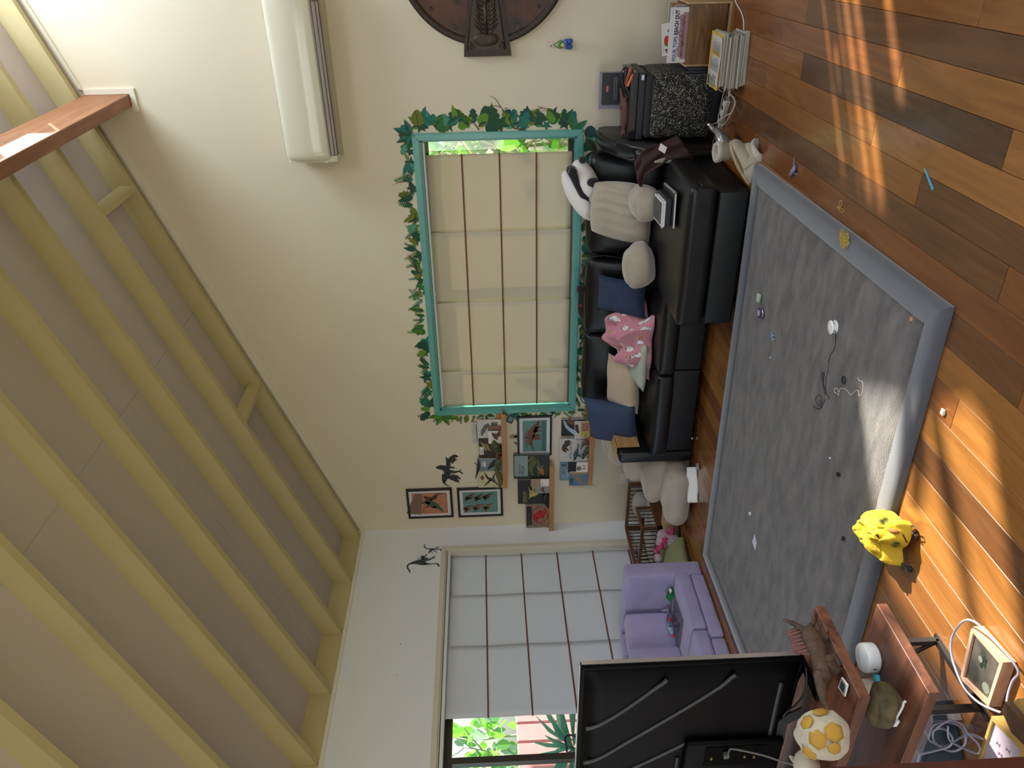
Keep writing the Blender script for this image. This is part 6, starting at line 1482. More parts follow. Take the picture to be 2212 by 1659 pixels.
for g, pts, r0, r1 in ((g1, ((1360, 355), (1240, 350), (1190, 240), (1110, 140), (1060, 60), (1000, 30)), .0042, .001), (g1, ((1115, 145), (1060, 130), (985, 137)), .003, .001), (g1, ((1760, 330), (1700, 250), (1620, 180), (1530, 150), (1475, 132)), .0045, .001),
                       (g1, ((1530, 152), (1480, 160), (1445, 162)), .002, .001), (g1, ((1620, 185), (1560, 178), (1520, 185)), .002, .001), (g1, ((900, 370), (840, 300), (740, 230), (640, 235)), .004, .001), (g1, ((1955, 370), (1970, 450), (2040, 560), (2030, 690)), .006, .004),
                       (g1, ((290, 330), (280, 260), (258, 182)), .002, .001), (g1, ((480, 370), (430, 310), (375, 280)), .003, .001), (g1, ((240, 780), (200, 860), (120, 885), (45, 915)), .003, .001), (g1, ((180, 880), (100, 890), (48, 868)), .0025, .001),
                       (g1, ((205, 900), (180, 990), (120, 1035)), .0025, .001), (g2, ((290, 230), (260, 150), (240, 90), (180, 45)), .0045, .001), (g2, ((270, 190), (230, 160), (178, 142)), .003, .001), (g2, ((270, 60), (268, 130), (290, 230)), .003, .002), (g2, ((400, 1160), (350, 1205), (295, 1218)), .003, .001)):
    twig(g, pts, r0, r1)

# ------------------------------------------------------------------ pictures, stickers, outlet
m_bf = mat('black_frame', '141417', .35); m_mount = mat('mount_white', 'd8d6dc', .6)
def picture(name, label, X0, X1, Z0, Z1, y, bg, draw, wl=.022, mt=.028):
    th = thing(name, label, 'picture', ((X0 + X1) / 2, 5.74, Z0)); 
    for (a, c) in (((X0, Z0), (X1, Z0 + wl)), ((X0, Z1 - wl), (X1, Z1)), ((X0, Z0 + wl), (X0 + wl, Z1 - wl)), ((X1 - wl, Z0 + wl), (X1, Z1 - wl))):
        b = MB(); b.box((a[0], y, a[1]), (c[0], 5.748, c[1]), bev=.0015, seg=1); b.build('frame_side', m_bf, th)
    b = MB(); b.box((X0 + wl, y + .008, Z0 + wl), (X1 - wl, 5.746, Z1 - wl)); b.build('mount', m_mount, th)
    mx = mt; b = MB(); b.box((X0 + wl + mx, y + .0065, Z0 + wl + mx), (X1 - wl - mx, y + .008, Z1 - wl - mx)); b.build('print', bg, th)
    F = Frame((X0 + wl + mx, y + .0062, Z0 + wl + mx), (X1 - X0 - 2 * wl - 2 * mx, 0, 0), (0, 0, Z1 - Z0 - 2 * wl - 2 * mx), (0, -1, 0)); draw(th, F)
    return th
def strokes(th, F, m, lst, name='drawn_shape', t=.0005):
    """tapered strokes in 0..1 picture space: list of (points, radii)"""
    for pts, rad in lst:
        P = smooth_path([V((x, y, 0)) for x, y in pts], 4); R_ = lerp_r(list(rad), len(P)); lft = []; rgt = []
        for i, p in enumerate(P):
            d = P[min(i + 1, len(P) - 1)] - P[max(i - 1, 0)]; n = V((-d.y, d.x, 0)); n = n.normalized() if n.length else V((0, 1, 0)); lft.append(p + n * R_[i]); rgt.append(p - n * R_[i])
        b = MB(); vs = []
        for a, c in zip(lft, rgt): vs += [F(a.x, a.y, t), F(c.x, c.y, t)]
        b._add(vs, [(2 * i, 2 * i + 1, 2 * i + 3, 2 * i + 2) for i in range(len(P) - 1)]); b.build(name, m, th, recalc=False)
m_tealp = mat('print_teal', '5f8a88', .5, vary=.06); m_orp = mat('print_terracotta', 'b87a5a', .5, vary=.12, vscale=12); m_dbr = mat('print_brown_dark', '4a332a', .5); m_rbr = mat('print_red_brown', '6e4234', .5); m_dgn = mat('print_dark_green2', '3c5844', .5); m_sand = mat('print_sand', '7c6250', .5)
def p_or(th, F):
    strokes(th, F, m_sand, [(((.02, .99), (.98, .80)), (.22, .10))], t=.0003)
    strokes(th, F, m_sand, [(((.05, .72), (.9, .58)), (.015, .01)), (((.0, .66), (.6, .60)), (.01, .01))], t=.0004)
    strokes(th, F, m_dgn, [(((.06, .12), (.22, .22), (.40, .38), (.52, .50), (.60, .62)), (.01, .05, .13, .12, .04)), (((.52, .50), (.56, .68), (.50, .72)), (.06, .05, .02)), (((.34, .34), (.30, .46)), (.05, .02))])
    strokes(th, F, m_dbr, [(((.95, .08), (.93, .28), (.78, .36), (.72, .50), (.80, .60), (.86, .62)), (.008, .03, .08, .09, .06, .03)), (((.70, .45), (.56, .48)), (.03, .015)), (((.66, .54), (.60, .66)), (.03, .015)), (((.4, .55), (.3, .6)), (.03, .02))], t=.0007)
def p_heads(th, F):
    bone = mat('print_bone', '9c8a64', .5)
    H = (((.06, .90), (.20, .93), (.30, .82), (.34, .70)), ((.58, .93), (.72, .86), (.86, .72), (.93, .66)), ((.08, .62), (.22, .66), (.34, .52), (.40, .38)), ((.55, .62), (.70, .60), (.82, .48), (.92, .44)), ((.05, .34), (.22, .36), (.34, .24), (.44, .12)), ((.58, .34), (.74, .36), (.84, .22), (.93, .14)))
    for k, P in enumerate(H):
        strokes(th, F, m_rbr if k % 2 == 0 else m_dbr, [(P, (.015, .075, .065, .012)), ((P[1], (P[1][0] - .02, P[1][1] - .12)), (.06, .035)), ((P[1], (P[1][0] + .05, P[1][1] + .07)), (.03, .006))], name='drawn_head', t=.0005 + .0001 * k)
        strokes(th, F, bone, [(((P[1][0], P[1][1] - .03), (P[2][0], P[2][1] - .03), (P[3][0] - .02, P[3][1] + .01)), (.008, .016, .004))], name='drawn_jaw', t=.0013)
def p_steg(th, F):
    strokes(th, F, m_rbr, [(((.02, .54), (.18, .60), (.38, .68), (.55, .66), (.75, .48), (.92, .34), (.99, .36)), (.008, .035, .10, .15, .12, .05, .03)), (((.66, .55), (.68, .24)), (.05, .03)), (((.74, .50), (.80, .22)), (.04, .025)), (((.44, .60), (.42, .30), (.40, .24)), (.07, .04, .025)), (((.52, .56), (.52, .26)), (.05, .03))])
    for k, (x, y, s) in enumerate(((.16, .66, .04), (.25, .73, .06), (.35, .82, .075), (.46, .87, .085), (.57, .85, .08), (.67, .76, .065), (.76, .65, .045))):
        flat('drawn_plate', [[(x - s * .6, y - s * .7), (x - s * .1, y + s * 1.1), (x + s * .7, y + s * .2), (x + s * .4, y - s * .8)]], F, m_rbr if k % 2 else mat('print_plate_red', '8a4a3c', .5), th, t=.0009)
    strokes(th, F, mat('print_teal_dark', '456a68', .5), [(((.0, .10), (1, .10)), (.10, .10)), (((.12, .84), (.3, .84)), (.03, .06))], t=.0003)
picture('framed_print', 'black framed orange print of two tussling dinosaurs, topmost by the room corner', -4.955, -4.603, 1.957, 2.387, 5.728, m_orp, p_or)
picture('framed_print', 'black framed teal print of six dinosaur heads below the orange print', -4.962, -4.612, 1.482, 1.911, 5.728, m_tealp, p_heads)
picture('framed_print', 'black framed teal print of a plated dinosaur beside the teal window', -4.262, -3.827, 1.024, 1.335, 5.728, m_tealp, p_steg, wl=.018, mt=.030)
# wall stickers (thin printed dinosaurs)
def sticker(label, g, plane, pts_list, m, loc, thick=.001):
    th = thing('dinosaur_sticker', label, 'sticker', tuple(loc)); nrm = V((0, -1, 0)) if 'Y' in plane else V((1, 0, 0))
    side_ = V((1, 0, 0)) if 'Y' in plane else V((0, 1, 0)); b = MB(); j = 0
    for pts, rad in pts_list:
        P = smooth_path([g(x, y, **plane) for x, y in pts], 4); R_ = lerp_r(list(rad), len(P)); j += 1
        vs = []
        for i, p in enumerate(P):
            d = P[min(i + 1, len(P) - 1)] - P[max(i - 1, 0)]; n = d.cross(nrm).normalized(); o = nrm * (.0012 + .00005 * j); vs += [p + n * R_[i] + o, p - n * R_[i] + o]
        b._add(vs, [(2 * i, 2 * i + 1, 2 * i + 3, 2 * i + 2) for i in range(len(P) - 1)])
    o = b.build('printed_figure', m, th, recalc=False); return th
m_st = mat('sticker_charcoal', '2b2c33', .6, vary=.3, vscale=30); m_st2 = mat('sticker_slate', '43545f', .6, col2='22252d', vscale=20)
st = sticker('black feathered dinosaur wall sticker between the prints and the top ledge', gH, dict(Y=5.7485), [
    (((400, 735), (440, 730), (500, 745), (520, 800), (500, 860), (480, 900)), (.008, .024, .032, .030, .012, .01)), (((480, 800), (475, 860), (490, 900), (540, 930)), (.016, .012, .008, .002)),
    (((500, 720), (560, 730), (600, 735)), (.02, .010, .005)), (((530, 770), (600, 780), (640, 770), (680, 795)), (.022, .012, .006, .008)), (((640, 775), (665, 750)), (.006, .003)),
    (((510, 630), (530, 690), (520, 730)), (.006, .022, .010)), (((500, 620), (510, 650)), (.003, .006)), (((530, 640), (560, 660)), (.018, .030)), (((560, 640), (600, 610), (630, 620)), (.026, .018, .004)), (((560, 680), (600, 650), (622, 650)), (.018, .010, .003)),
    (((520, 830), (570, 840), (620, 870), (645, 885)), (.014, .026, .018, .003)), (((560, 815), (620, 830), (660, 855)), (.016, .016, .003))], m_st, gH(520, 770, Y=5.75))
st = sticker('long necked slate dinosaur wall sticker above the long window', gM, dict(X=-5.0985), [
    (((125, 1640), (120, 1600), (85, 1550), (95, 1500), (150, 1470), (240, 1450), (330, 1460), (430, 1480)), (.003, .008, .007, .008, .010, .022, .028, .014)), (((240, 1440), (300, 1420), (400, 1400), (440, 1420)), (.014, .025, .03, .015)),
    (((420, 1480), (520, 1480), (600, 1475), (640, 1500), (655, 1530)), (.012, .005, .005, .008, .004)), (((600, 1475), (640, 1465)), (.004, .002)), (((440, 1410), (510, 1385), (560, 1350), (590, 1352)), (.012, .008, .005, .002)), (((540, 1375), (595, 1380)), (.004, .002)),
    (((330, 1350), (400, 1340), (430, 1310), (450, 1305)), (.014, .006, .004, .002)), (((300, 1360), (380, 1400)), (.02, .02))], m_st2, gM(300, 1450, X=-5.1))
b = MB(); P = [gM(235, 1420, X=-5.095), gM(330, 1400, X=-5.095), gM(335, 1320, X=-5.075)]; poly3(b, P, (.0008, 0, 0)); b.build('peeling_corner', mat('sticker_back', '93a2ae', .5), st)
st = sticker('small slate raptor wall sticker at the corner of the long window', gM, dict(X=-5.0985), [
    (((400, 1120), (385, 1160), (410, 1195), (460, 1210), (520, 1215), (570, 1220)), (.002, .005, .005, .005, .012, .014)), (((520, 1230), (490, 1250), (465, 1285)), (.010, .009, .006)), (((580, 1200), (620, 1185), (650, 1165)), (.008, .005, .002)), (((610, 1190), (650, 1190)), (.003, .002)),
    (((590, 1225), (640, 1215), (690, 1225), (680, 1250)), (.008, .004, .008, .003)), (((560, 1240), (600, 1265), (615, 1278)), (.006, .003, .002)), (((510, 1250), (530, 1290)), (.004, .002))], m_st2, gM(540, 1220, X=-5.1))
# crumbs of wall plugs
for (x, y) in ((140, 835), (118, 1040), (160, 838), (142, 1035)):
    k_ = crop(820, 1120, 3.078)
for i, (x, y) in enumerate(((140, 835), (118, 1040))):
    b = MB(); b.ball(k_(x, y, X=-5.098), (.004, .004, .004), n=8); tag(b.build('wall_plug', mat('plug_blue_grey', '4a5568', .6)), ('small blue wall plug nearer the corner', 'small blue wall plug nearer the camera')[i] + ' high on the white wall', 'wall plug')
ol = thing('power_outlet', 'white double power outlet on the wall above the daybed', 'power outlet', (-4.57, 5.74, .30))
b = MB(); b.box((-4.632, 5.738, .300), (-4.514, 5.749, .372), bev=.003); b.build('plate', m_wp, ol)
for x in (-4.605, -4.54):
    b = MB()
    for dx, a in ((-.008, .4), (.008, -.4)): b.box((x + dx - .0012, 5.7372, .326), (x + dx + .0012, 5.7379, .336))
    b.box((x - .0012, 5.7372, .313), (x + .0012, 5.7379, .322)); o = b.build('socket_slots', m_blackc, ol); o['kind'] = 'stuff'
    b = MB(); b.box((x - .007, 5.735, .350), (x + .007, 5.7379, .362), bev=.001, seg=1); b.build('switch', m_acm, ol)
b = MB(); P = [gK(590, 88, Y=5.747), gK(670, 120, Y=5.747), gK(625, 212, Y=5.747), gK(545, 178, Y=5.747)]; poly3(b, P, (0, -.0015, 0)); c_ = tag(b.build('wall_card', mat('card_navy', '28333c', .4)), 'small dark rounded card stuck to the wall beside the top ledge', 'card')
b = MB(); c = sum(P, V()) / 4; poly3(b, [c + (p - c) * .6 + V((0, -.0016, 0)) for p in P], (0, -.0004, 0)); b.build('card_print', mat('card_blue', '6a8ea0', .5), c_)

# ------------------------------------------------------------------ picture ledges and what stands on them
m_led = wood('oak_ledge', 'a4713f', 'c08c58', .45, 'X', 1.2)
def ledge(label, xa, xb, z):
    th = thing('picture_ledge', label, 'shelf', ((xa + xb) / 2, 5.7, z - .04), 'oak picture ledges')
    b = MB(); b.box((xa, 5.652, z - .012), (xb, 5.748, z), bev=.001, seg=1); b.build('shelf_board', m_led, th)
    b = MB(); b.box((xa, 5.640, z - .038), (xb, 5.6515, z + .004), bev=.001, seg=1); b.build('front_lip', m_led, th)
    b = MB(); b.box((xa, 5.738, z + .0005), (xb, 5.749, z + .045), bev=.001, seg=1); b.build('back_rail', m_led, th)
ledge('oak picture ledge, topmost of the three, full of books and dinosaur figures', -4.552, -3.742, 1.474)
ledge('oak picture ledge, middle of the three, reaching the room corner', -5.092, -4.325, 1.045)
ledge('oak picture ledge, lowest of the three, just above the sofa', -4.557, -3.742, .690)
def book(name, label, g, x0, y0, x1, y1, z0, Y, m, t=.014, cat='book', drawn=None, tilt=.03):
    a = g(x1, y1, Y=Y); c = g(x1, y0, Y=Y); top_ = (g(x0, y0, Y=Y).z + g(x0, y1, Y=Y).z) / 2; w = c.x - a.x; h = top_ - z0
    th = thing(name, label, cat, (a.x + w / 2, Y, z0)); F = Frame((a.x, Y, z0 + .0005), (w, 0, 0), (0, tilt * h, h), (0, -1, 0))
    b = MB(); b.prism(rect(0, 0, 1, 1), F, -.0015, 0); b.prism(rect(0, 0, 1, 1), F, -t, -t + .0015); b.prism(rect(0, 0, .012, 1), F, -t + .0015, -.0015); b.build('cover', m, th)
    b = MB(); b.prism(rect(.012, .01, .985, .985), F, -t + .002, -.002); b.build('pages', m_paper, th)
    if drawn: drawn(th, F)
    return th, F
bk = lambda n, c: mat('cover_' + n, c, .4, vary=.1, vscale=20)
Z1, Z2, Z3 = 1.475, 1.046, .691
# top ledge
book('white_notebook', 'tall pale notebook behind the books at the window end of the top ledge', gK, 120, 185, 495, 450, Z1, 5.722, bk('pale', 'bdb6ae'), .01, drawn=lambda t, F: strokes(t, F, m_st2, [(((.1, .84), (.9, .86)), (.012, .012))]))
book('skeleton_book', 'white book with a grey skull drawing at the window end of the top ledge', gK, 190, 165, 495, 388, Z1, 5.705, bk('white', 'c8c4c2'), .016,
     drawn=lambda t, F: strokes(t, F, mat('pencil_grey', '6a6660', .6), [(((.12, .84), (.4, .78), (.72, .62), (.80, .52)), (.02, .10, .09, .03)), (((.55, .3), (.9, .3)), (.12, .14))]))
book('dragon_book', 'dark book with pale creatures and a white title label on the top ledge', gK, 205, 392, 500, 605, Z1, 5.708, bk('umber_dark', '352c24'), .016,
     drawn=lambda t, F: (strokes(t, F, mat('ochre_ink', 'a08c5c', .6), [(((.75, .92), (.62, .80), (.4, .74), (.25, .66)), (.02, .06, .05, .02)), (((.7, .68), (.4, .6), (.2, .5)), (.02, .05, .01)), (((.9, .4), (.5, .42)), (.06, .04))]), flat('title_label', [rect(.02, .80, .48, .98)], F, m_paper, t), text('title_lettering', 'A FIELD', Frame(F(.05, .89), (1, 0, 0), (0, 0, 1), (0, -1, 0)), .017, m_blackc, t, t=.0015), text('title_lettering', 'GUIDE', Frame(F(.05, .82), (1, 0, 0), (0, 0, 1), (0, -1, 0)), .017, m_blackc, t, t=.0015)))
book('maroon_book', 'thin dark maroon book between two others on the top ledge', gK, 205, 608, 505, 640, Z1, 5.712, bk('maroon', '3a1c1c'), .014)
book('raven_book', 'blue grey book with a black beaked head on the top ledge', gK, 215, 660, 508, 808, Z1, 5.706, bk('slate', '76838f'), .018,
     drawn=lambda t, F: (strokes(t, F, m_st, [(((.9, .25), (.6, .40), (.35, .52), (.12, .66)), (.12, .14, .10, .02)), (((.5, .3), (.2, .35)), (.06, .01))]), flat('title_block', [rect(.35, .74, .8, .82), rect(.35, .86, .8, .90)], F, m_paper, t)))
book('pterosaur_book', 'cream book with black pterosaurs at the corner end of the top ledge', gK, 200, 818, 512, 1022, Z1, 5.700, bk('cream', 'c9c09c'), .012,
     drawn=lambda t, F: (strokes(t, F, m_blackc, [(((.95, .75), (.6, .62), (.5, .50), (.08, .80)), (.01, .05, .06, .01)), (((.5, .50), (.3, .3), (.1, .2)), (.06, .03, .005)), (((.9, .30), (.6, .40), (.4, .3)), (.01, .04, .01))]), flat('emblem', [ell(.62, .84, .14, .07, 14)], F, m_rbr, t), strokes(t, F, m_blackc, [(((.92, .12), (.86, .16), (.90, .22)), (.01, .012, .01))])))
book('grey_card', 'white greeting card before the books at the window end of the top ledge', gK, 325, 302, 500, 462, Z1, 5.676, m_paper, .003, 'card', drawn=lambda t, F: strokes(t, F, m_dbr, [(((.3, .3), (.5, .5), (.8, .4)), (.03, .1, .02))]))
book('dark_photo', 'dark framed photo standing on the top ledge behind the white card', gK, 318, 238, 498, 305, Z1, 5.69, m_sand, .005, 'photo')
m_dg = mat('dino_green', '3f4a2c', .6, vary=.3, vscale=40, bump=.3, bscale=150); m_db = mat('dino_brown', '5a4232', .6, vary=.3, vscale=40, bump=.3, bscale=150); m_dk = mat('dino_black', '1f2226', .6); m_dol = mat('dino_olive', '5c5c34', .6, vary=.25, vscale=40)
def fig(name, label, g, Y, m, spine, radii, legs, extra=()):
    b = MB(); b.tube(smooth_path([g(x, y, Y=Y) for x, y in spine], 4), lerp_r(list(radii), 4 * (len(spine) - 1) + 1), n=10, flat=.7)
    for (p, q) in legs:
        a, c = g(*p, Y=Y), g(*q, Y=Y - .012); b.tube([a, a.lerp(c, .5) + V((.006, -.004, 0)), c], [.010, .006, .004], n=6)
    for pts, r0, r1 in extra: b.tube(smooth_path([g(x, y, Y=Y) for x, y in pts], 3), lerp_r([r0, r1], 3 * (len(pts) - 1) + 1), n=6)
    return tag(b.build(name, m), label, 'toy')
fig('dinosaur_figure', 'green hump-backed dinosaur figure in the middle of the top ledge', gK, 5.668, m_dg, ((395, 420), (400, 450), (420, 500), (440, 550), (480, 590)), (.004, .02, .042, .03, .008), (((450, 480), (497, 470)), ((460, 540), (498, 545))))
fig('dinosaur_figure', 'brown raptor figure beside the hump-backed one on the top ledge', gK, 5.662, m_db, ((430, 545), (435, 580), (440, 620), (450, 680), (470, 740)), (.006, .012, .02, .012, .003), (((450, 600), (500, 580)), ((455, 625), (503, 640))))
fig('dinosaur_figure', 'grey brown horned dinosaur figure on the top ledge before the slate book', gK, 5.668, m_dol, ((470, 660), (455, 690), (445, 730), (465, 780)), (.012, .03, .026, .006), (((470, 690), (505, 680)), ((470, 740), (506, 745))))
fig('dinosaur_figure', 'olive long-tailed dinosaur figure at the corner end of the top ledge', gK, 5.655, m_dol, ((425, 800), (450, 850), (470, 900), (480, 960), (470, 1020), (430, 1035), (390, 1010)), (.016, .024, .028, .022, .010, .005, .002), (((480, 860), (510, 850)), ((490, 940), (513, 950))), (((440, 810), (400, 760), (425, 740)), .012, .006) and [(((440, 820), (420, 760), (430, 730)), .014, .008)])
fig('pterosaur_figure', 'black pterosaur figure perched on top of the books of the top ledge', gK, 5.70, m_dk, ((190, 655), (200, 700), (195, 780), (180, 850), (160, 915)), (.003, .008, .014, .008, .002), (((195, 780), (213, 790)),), [(((190, 740), (160, 720), (145, 710)), .005, .002)])
fig('dinosaur_figure', 'brown crouching dinosaur figure before the white skull book on the top ledge', gK, 5.664, m_db, ((375, 330), (390, 350), (420, 370), (450, 350), (470, 300)), (.006, .014, .022, .016, .005), (((430, 360), (497, 365)), ((450, 340), (497, 330))))
# middle ledge
def d_comic(t, F):
    flat('title_block', [rect(.1, .60, .95, .98)], F, mat('ice_blue', '8aa0a0', .6), t, t=.0004)
    text('title_lettering', 'DINOSAURS', Frame(F(.18, .80), (1, 0, 0), (0, 0, 1), (0, -1, 0)), .030, m_red, t, t=.0018, sx=.72); text('title_lettering', 'MECUM', Frame(F(.18, .70), (1, 0, 0), (0, 0, 1), (0, -1, 0)), .036, m_st2, t, t=.0018, sx=.8)
    strokes(t, F, m_dol, [(((.95, .50), (.7, .45), (.4, .52), (.1, .45)), (.03, .09, .06, .02)), (((.1, .30), (.4, .28), (.8, .34)), (.02, .06, .02))], t=.0007); strokes(t, F, mat('flame_orange', 'b0683a', .6), [(((.15, .16), (.3, .22), (.36, .14)), (.02, .06, .02))], t=.0009); strokes(t, F, mat('print_bone', '9c8a64', .5), [(((.5, .35), (.35, .25), (.55, .18)), (.012, .02, .01)), (((.7, .6), (.85, .5)), (.02, .01))], t=.0009)
book('illustrated_book', 'large green illustrated dinosaur book leaning at the window end of the middle ledge', gK, 650, 598, 1108, 905, 1.0465, 5.700, bk('forest', '2c352e'), .014, drawn=d_comic)
m_gold = mat('gold_ink', 'b8a868', .45)
def d_dino(t, F):
    text('title_lettering', 'DINOSAURS', Frame(F(.06, .76), (1, 0, 0), (0, 0, 1), (0, -1, 0)), .036, m_gold, t, t=.0018, sx=.68); text('title_lettering', '& PREHISTORIC LIFE', Frame(F(.06, .705), (1, 0, 0), (0, 0, 1), (0, -1, 0)), .0165, m_gold, t, t=.0018, sx=.77)
    strokes(t, F, m_gold, [(((.30, .60), (.42, .52), (.55, .36), (.52, .16)), (.03, .13, .13, .04)), (((.42, .58), (.70, .66)), (.03, .004)), (((.30, .60), (.20, .66)), (.025, .004)), (((.50, .44), (.85, .50), (.80, .30)), (.05, .07, .03))], t=.0009)
book('black_dinosaur_book', 'black book with gold dinosaur lettering and skull on the middle ledge', gK, 705, 925, 1108, 1228, 1.0465, 5.697, bk('charcoal', '26272a'), .020, drawn=d_dino)
book('small_card', 'small colourful card with printed text in front of the black book', gK, 872, 915, 1108, 1010, 1.0465, 5.672, bk('mosaic', 'a88a78'), .003, 'card', drawn=lambda t, F: (flat('white_half', [rect(.02, .02, .98, .48)], F, m_paper, t), text('card_lettering', 'LUNA', Frame(F(.1, .36), (1, 0, 0), (0, 0, 1), (0, -1, 0)), .014, m_blackc, t, t=.0016)))
book('small_card', 'small grey card with a sketched animal in front of the black book', gK, 930, 1012, 1108, 1098, 1.0465, 5.668, bk('greycard', '908e92'), .003, 'card', drawn=lambda t, F: strokes(t, F, m_rbr, [(((.1, .3), (.5, .5), (.9, .4)), (.03, .12, .03))]))
def d_topia(t, F):
    flat('title_plate', [rect(.10, .74, .92, .97)], F, m_blackc, t, t=.0006); text('title_lettering', 'DINOTOPIA', Frame(F(.14, .81), (1, 0, 0), (0, 0, 1), (0, -1, 0)), .036, mat('bronze_ink', '6a5a40', .5), t, t=.002, sx=.72)
    b = MB(); b.tube([F(.56 + .33 * cos(a), .38 + .32 * sin(a), .0016) for a in [2 * pi * k / 32 for k in range(32)]], .0035, n=6, closed=True); b.build('red_ring', mat('emblem_red', 'b0202c', .5), t)
    strokes(t, F, mat('emblem_red', 'b0202c', .5), [(((.30, .50), (.42, .58), (.55, .44), (.62, .24), (.80, .12)), (.04, .13, .16, .12, .03)), (((.52, .30), (.40, .22)), (.06, .02)), (((.62, .36), (.78, .42)), (.06, .02))], t=.0009)
    strokes(t, F, m_sand, [(((.05, .6), (.2, .5), (.1, .2)), (.04, .06, .03)), (((.9, .6), (.95, .3)), (.04, .03))], t=.0004)
book('adventure_book', 'patterned book with a red ring emblem at the corner end of the middle ledge', gK, 808, 1240, 1108, 1535, 1.0465, 5.694, mat('cover_script', '9a8872', .5, col2='6a5c4c', vscale=40), .020, drawn=d_topia)
fig('dinosaur_figure', 'dark spiky dinosaur figure on the middle ledge between the black and patterned books', gK, 5.665, m_dk, ((1070, 1105), (1060, 1150), (1055, 1200), (1080, 1250), (1095, 1290)), (.006, .028, .032, .016, .004), (((1075, 1160), (1108, 1150)), ((1080, 1210), (1108, 1215))))
sk = thing('skull_figure', 'tiny figure with a pale skull head on top of the plated dinosaur picture', 'figurine', tuple(gK(690, 375, Y=5.735)))
b = MB(); b.ball(gK(627, 380, Y=5.735), (.020, .012, .020), n=12); b.build('skull', mat('bone_yellow', 'b89a58', .5), sk); b = MB(); b.tube([gK(655, 376, Y=5.735), gK(675, 376, Y=5.735), gK(696, 374, Y=5.735)], [.010, .013, .010], n=8); b.build('body', m_dk, sk)
b = MB(); b.tube(smooth_path([gK(655, 450, Y=5.735), gK(672, 458, Y=5.735), gK(694, 470, Y=5.735)], 3), .006, n=6); b.tube([gK(680, 455, Y=5.735), gK(668, 480, Y=5.735)], .003, n=5); tag(b.build('red_figure', mat('red_clay', '9c5040', .6)), 'tiny reddish figure beside the skull headed one', 'figurine')
# lowest ledge
def d_sk(t, F): strokes(t, F, mat('ice_white', 'a8bccc', .5), [(((.95, .92), (.55, .80), (.25, .55), (.12, .42), (.3, .20), (.6, .1)), (.02, .06, .10, .10, .10, .03))], t=.0006); strokes(t, F, m_rbr, [(((.95, .8), (.8, .5), (.7, .2)), (.12, .16, .08))], t=.0005)
book('skull_book', 'black book with an icy horned skull at the window end of the lowest ledge', gL, 203, 222, 735, 535, Z3, 5.715, bk('black', '17181b'), .018, drawn=d_sk)
book('white_book', 'white book with a dark animal head in front of the icy skull book', gL, 452, 270, 740, 592, Z3, 5.695, bk('white', 'c8c4c2'), .016, drawn=lambda t, F: strokes(t, F, m_dbr, [(((.85, .88), (.55, .84), (.35, .70)), (.10, .12, .05))]))
book('small_yellow_book', 'small yellow and green picture book at the front of the lowest ledge', gL, 572, 275, 745, 570, Z3, 5.672, bk('yellow', 'b8a850'), .012, drawn=lambda t, F: (flat('cover_picture', [rect(.42, .1, .95, .92)], F, mat('cover_rose', 'a06a62', .5, vary=.3, vscale=60), t), text('title_lettering', 'TEC', Frame(F(.04, .35), (1, 0, 0), (0, 0, 1), (0, -1, 0)), .022, m_dbr, t, t=.0016)))
def d_big(t, F):
    strokes(t, F, m_dbr, [(((.98, .74), (.85, .72), (.70, .82), (.55, .84), (.46, .74)), (.08, .11, .08, .06, .02)), (((.62, .78), (.52, .68)), (.05, .02))], t=.0006)
    text('title_lettering', 'DINOSAURS', Frame(F(.12, .56), (1, 0, 0), (0, 0, 1), (0, -1, 0)), .040, mat('mauve_ink', '8c8aa4', .5), t, t=.0018, sx=.92); strokes(t, F, mat('pencil_grey', '6a6660', .6), [(((.08, .80), (.2, .84), (.22, .74), (.1, .74)), (.004, .005, .005, .004))], t=.0006)
    strokes(t, F, m_st2, [(((.05, .52), (.12, .45), (.3, .42), (.42, .34)), (.01, .04, .05, .01))], t=.0006)
book('white_dinosaur_book', 'large white dinosaur book with a toothed head in the middle of the lowest ledge', gL, 158, 605, 728, 1018, Z3, 5.700, bk('white', 'c8c4c2'), .022, drawn=d_big)
book('teal_book', 'teal book with pale lettering behind the cards on the lowest ledge', gL, 172, 1025, 720, 1365, Z3, 5.712, bk('sea', '7792a0'), .016, drawn=lambda t, F: (text('title_lettering', 'JUNGLE', Frame(F(.2, .66), (1, 0, 0), (0, 0, 1), (0, -1, 0)), .034, m_paper, t, t=.0018, sx=.8), strokes(t, F, m_dgn, [(((.9, .95), (.8, .84), (.92, .8)), (.03, .05, .02)), (((.4, .9), (.5, .86)), (.02, .02))], t=.0006)))
book('black_card', 'plain black card standing on the lowest ledge', gL, 325, 1022, 720, 1220, Z3, 5.696, m_blackc, .003, 'card')
book('skull_drawing', 'white card with a brown skull drawing on the lowest ledge', gL, 482, 1030, 718, 1240, Z3, 5.684, m_paper, .003, 'card', drawn=lambda t, F: (strokes(t, F, m_sand, [(((.5, .95), (.45, .75), (.5, .58)), (.16, .20, .12)), (((.4, .42), (.45, .25)), (.10, .05)), (((.7, .45), (.65, .25)), (.06, .03))])))
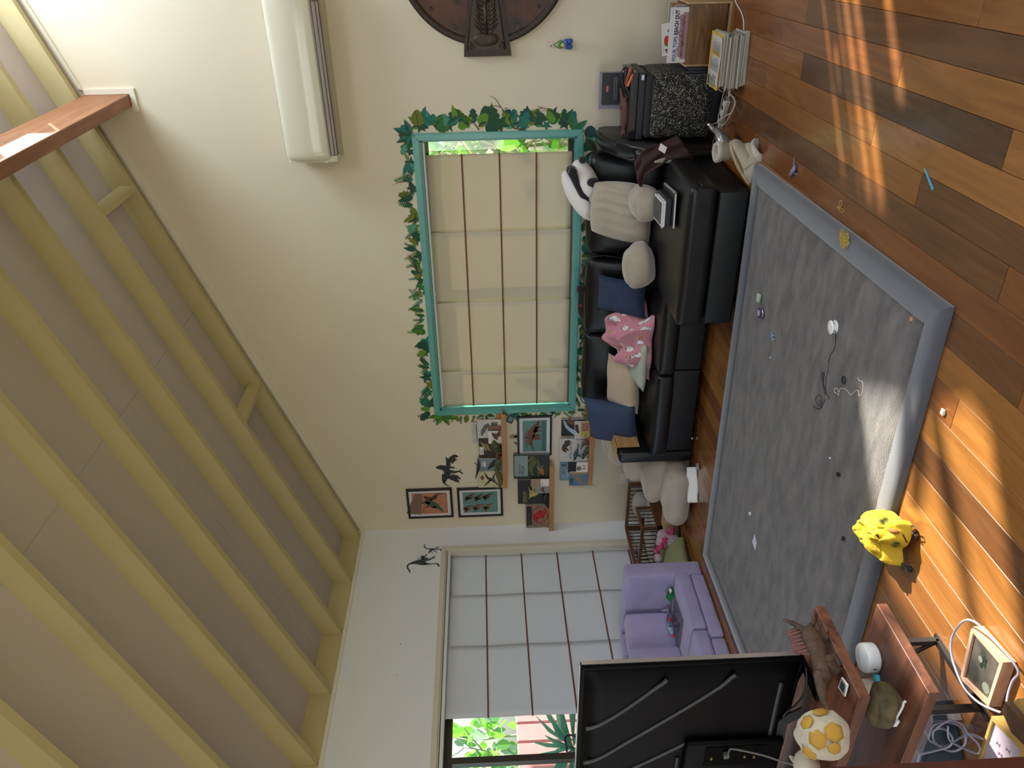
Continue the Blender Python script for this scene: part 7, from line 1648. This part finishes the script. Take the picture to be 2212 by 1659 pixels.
book('tan_spine_book', 'blue book with tan spine at the corner end of the lowest ledge', gL, 350, 1225, 710, 1470, Z3, 5.678, bk('azure', '5a7ca0'), .02, drawn=lambda t, F: (flat('spine_band', [rect(.84, .02, .99, .98)], F, mat('tan_cloth', 'a8845c', .7), t), strokes(t, F, mat('gold_brown', 'a07c54', .5), [(((.1, .2), (.3, .4), (.55, .5), (.7, .78)), (.03, .08, .14, .04)), (((.05, .1), (.3, .12)), (.02, .06))], t=.0007), flat('title_block', [rect(.15, .78, .6, .97)], F, m_dgn, t)))
fig('dinosaur_figure', 'green long-necked dinosaur figure at the window end of the lowest ledge', gL, 5.662, m_dol, ((590, 105), (610, 140), (645, 175), (690, 200), (730, 240)), (.008, .008, .016, .026, .014), (((700, 190), (752, 180)), ((710, 230), (752, 235))))
fig('dinosaur_figure', 'brown raptor figure with a raised tail in the middle of the lowest ledge', gL, 5.668, m_db, ((560, 800), (590, 740), (620, 690), (680, 660), (720, 640)), (.003, .008, .02, .03, .014), (((670, 690), (735, 700)), ((680, 650), (738, 640))))
fig('dinosaur_figure', 'grey brown dinosaur figure before the large white book on the lowest ledge', gL, 5.660, m_dg, ((600, 980), (620, 930), (660, 860), (700, 800), (720, 760)), (.004, .014, .024, .026, .010), (((680, 850), (735, 850)), ((690, 930), (730, 980))))
fig('bird_figure', 'blue feathered long-legged figure on the lowest ledge', gL, 5.664, mat('feather_blue', '2c4a5c', .6, vary=.3, vscale=40), ((520, 700), (515, 770), (490, 830), (460, 900), (440, 980)), (.006, .005, .012, .018, .003), (((480, 900), (600, 950)), ((500, 910), (620, 890))))
b = MB(); b.ball(gL(710, 605, Y=5.655), (.012, .01, .014), n=10); tag(b.build('red_ball_toy', mat('badge_red', 'c03038', .6)), 'small red toy on the lowest ledge beside the navy cushion', 'toy')
b = MB(); b.tube([gL(765, 1440, Y=5.648), gL(852, 1492, Y=5.62)], .0022, n=6); tag(b.build('red_pencil', mat('badge_red', 'c03038', .6)), 'red pencil poking from the corner end of the lowest ledge', 'pencil')
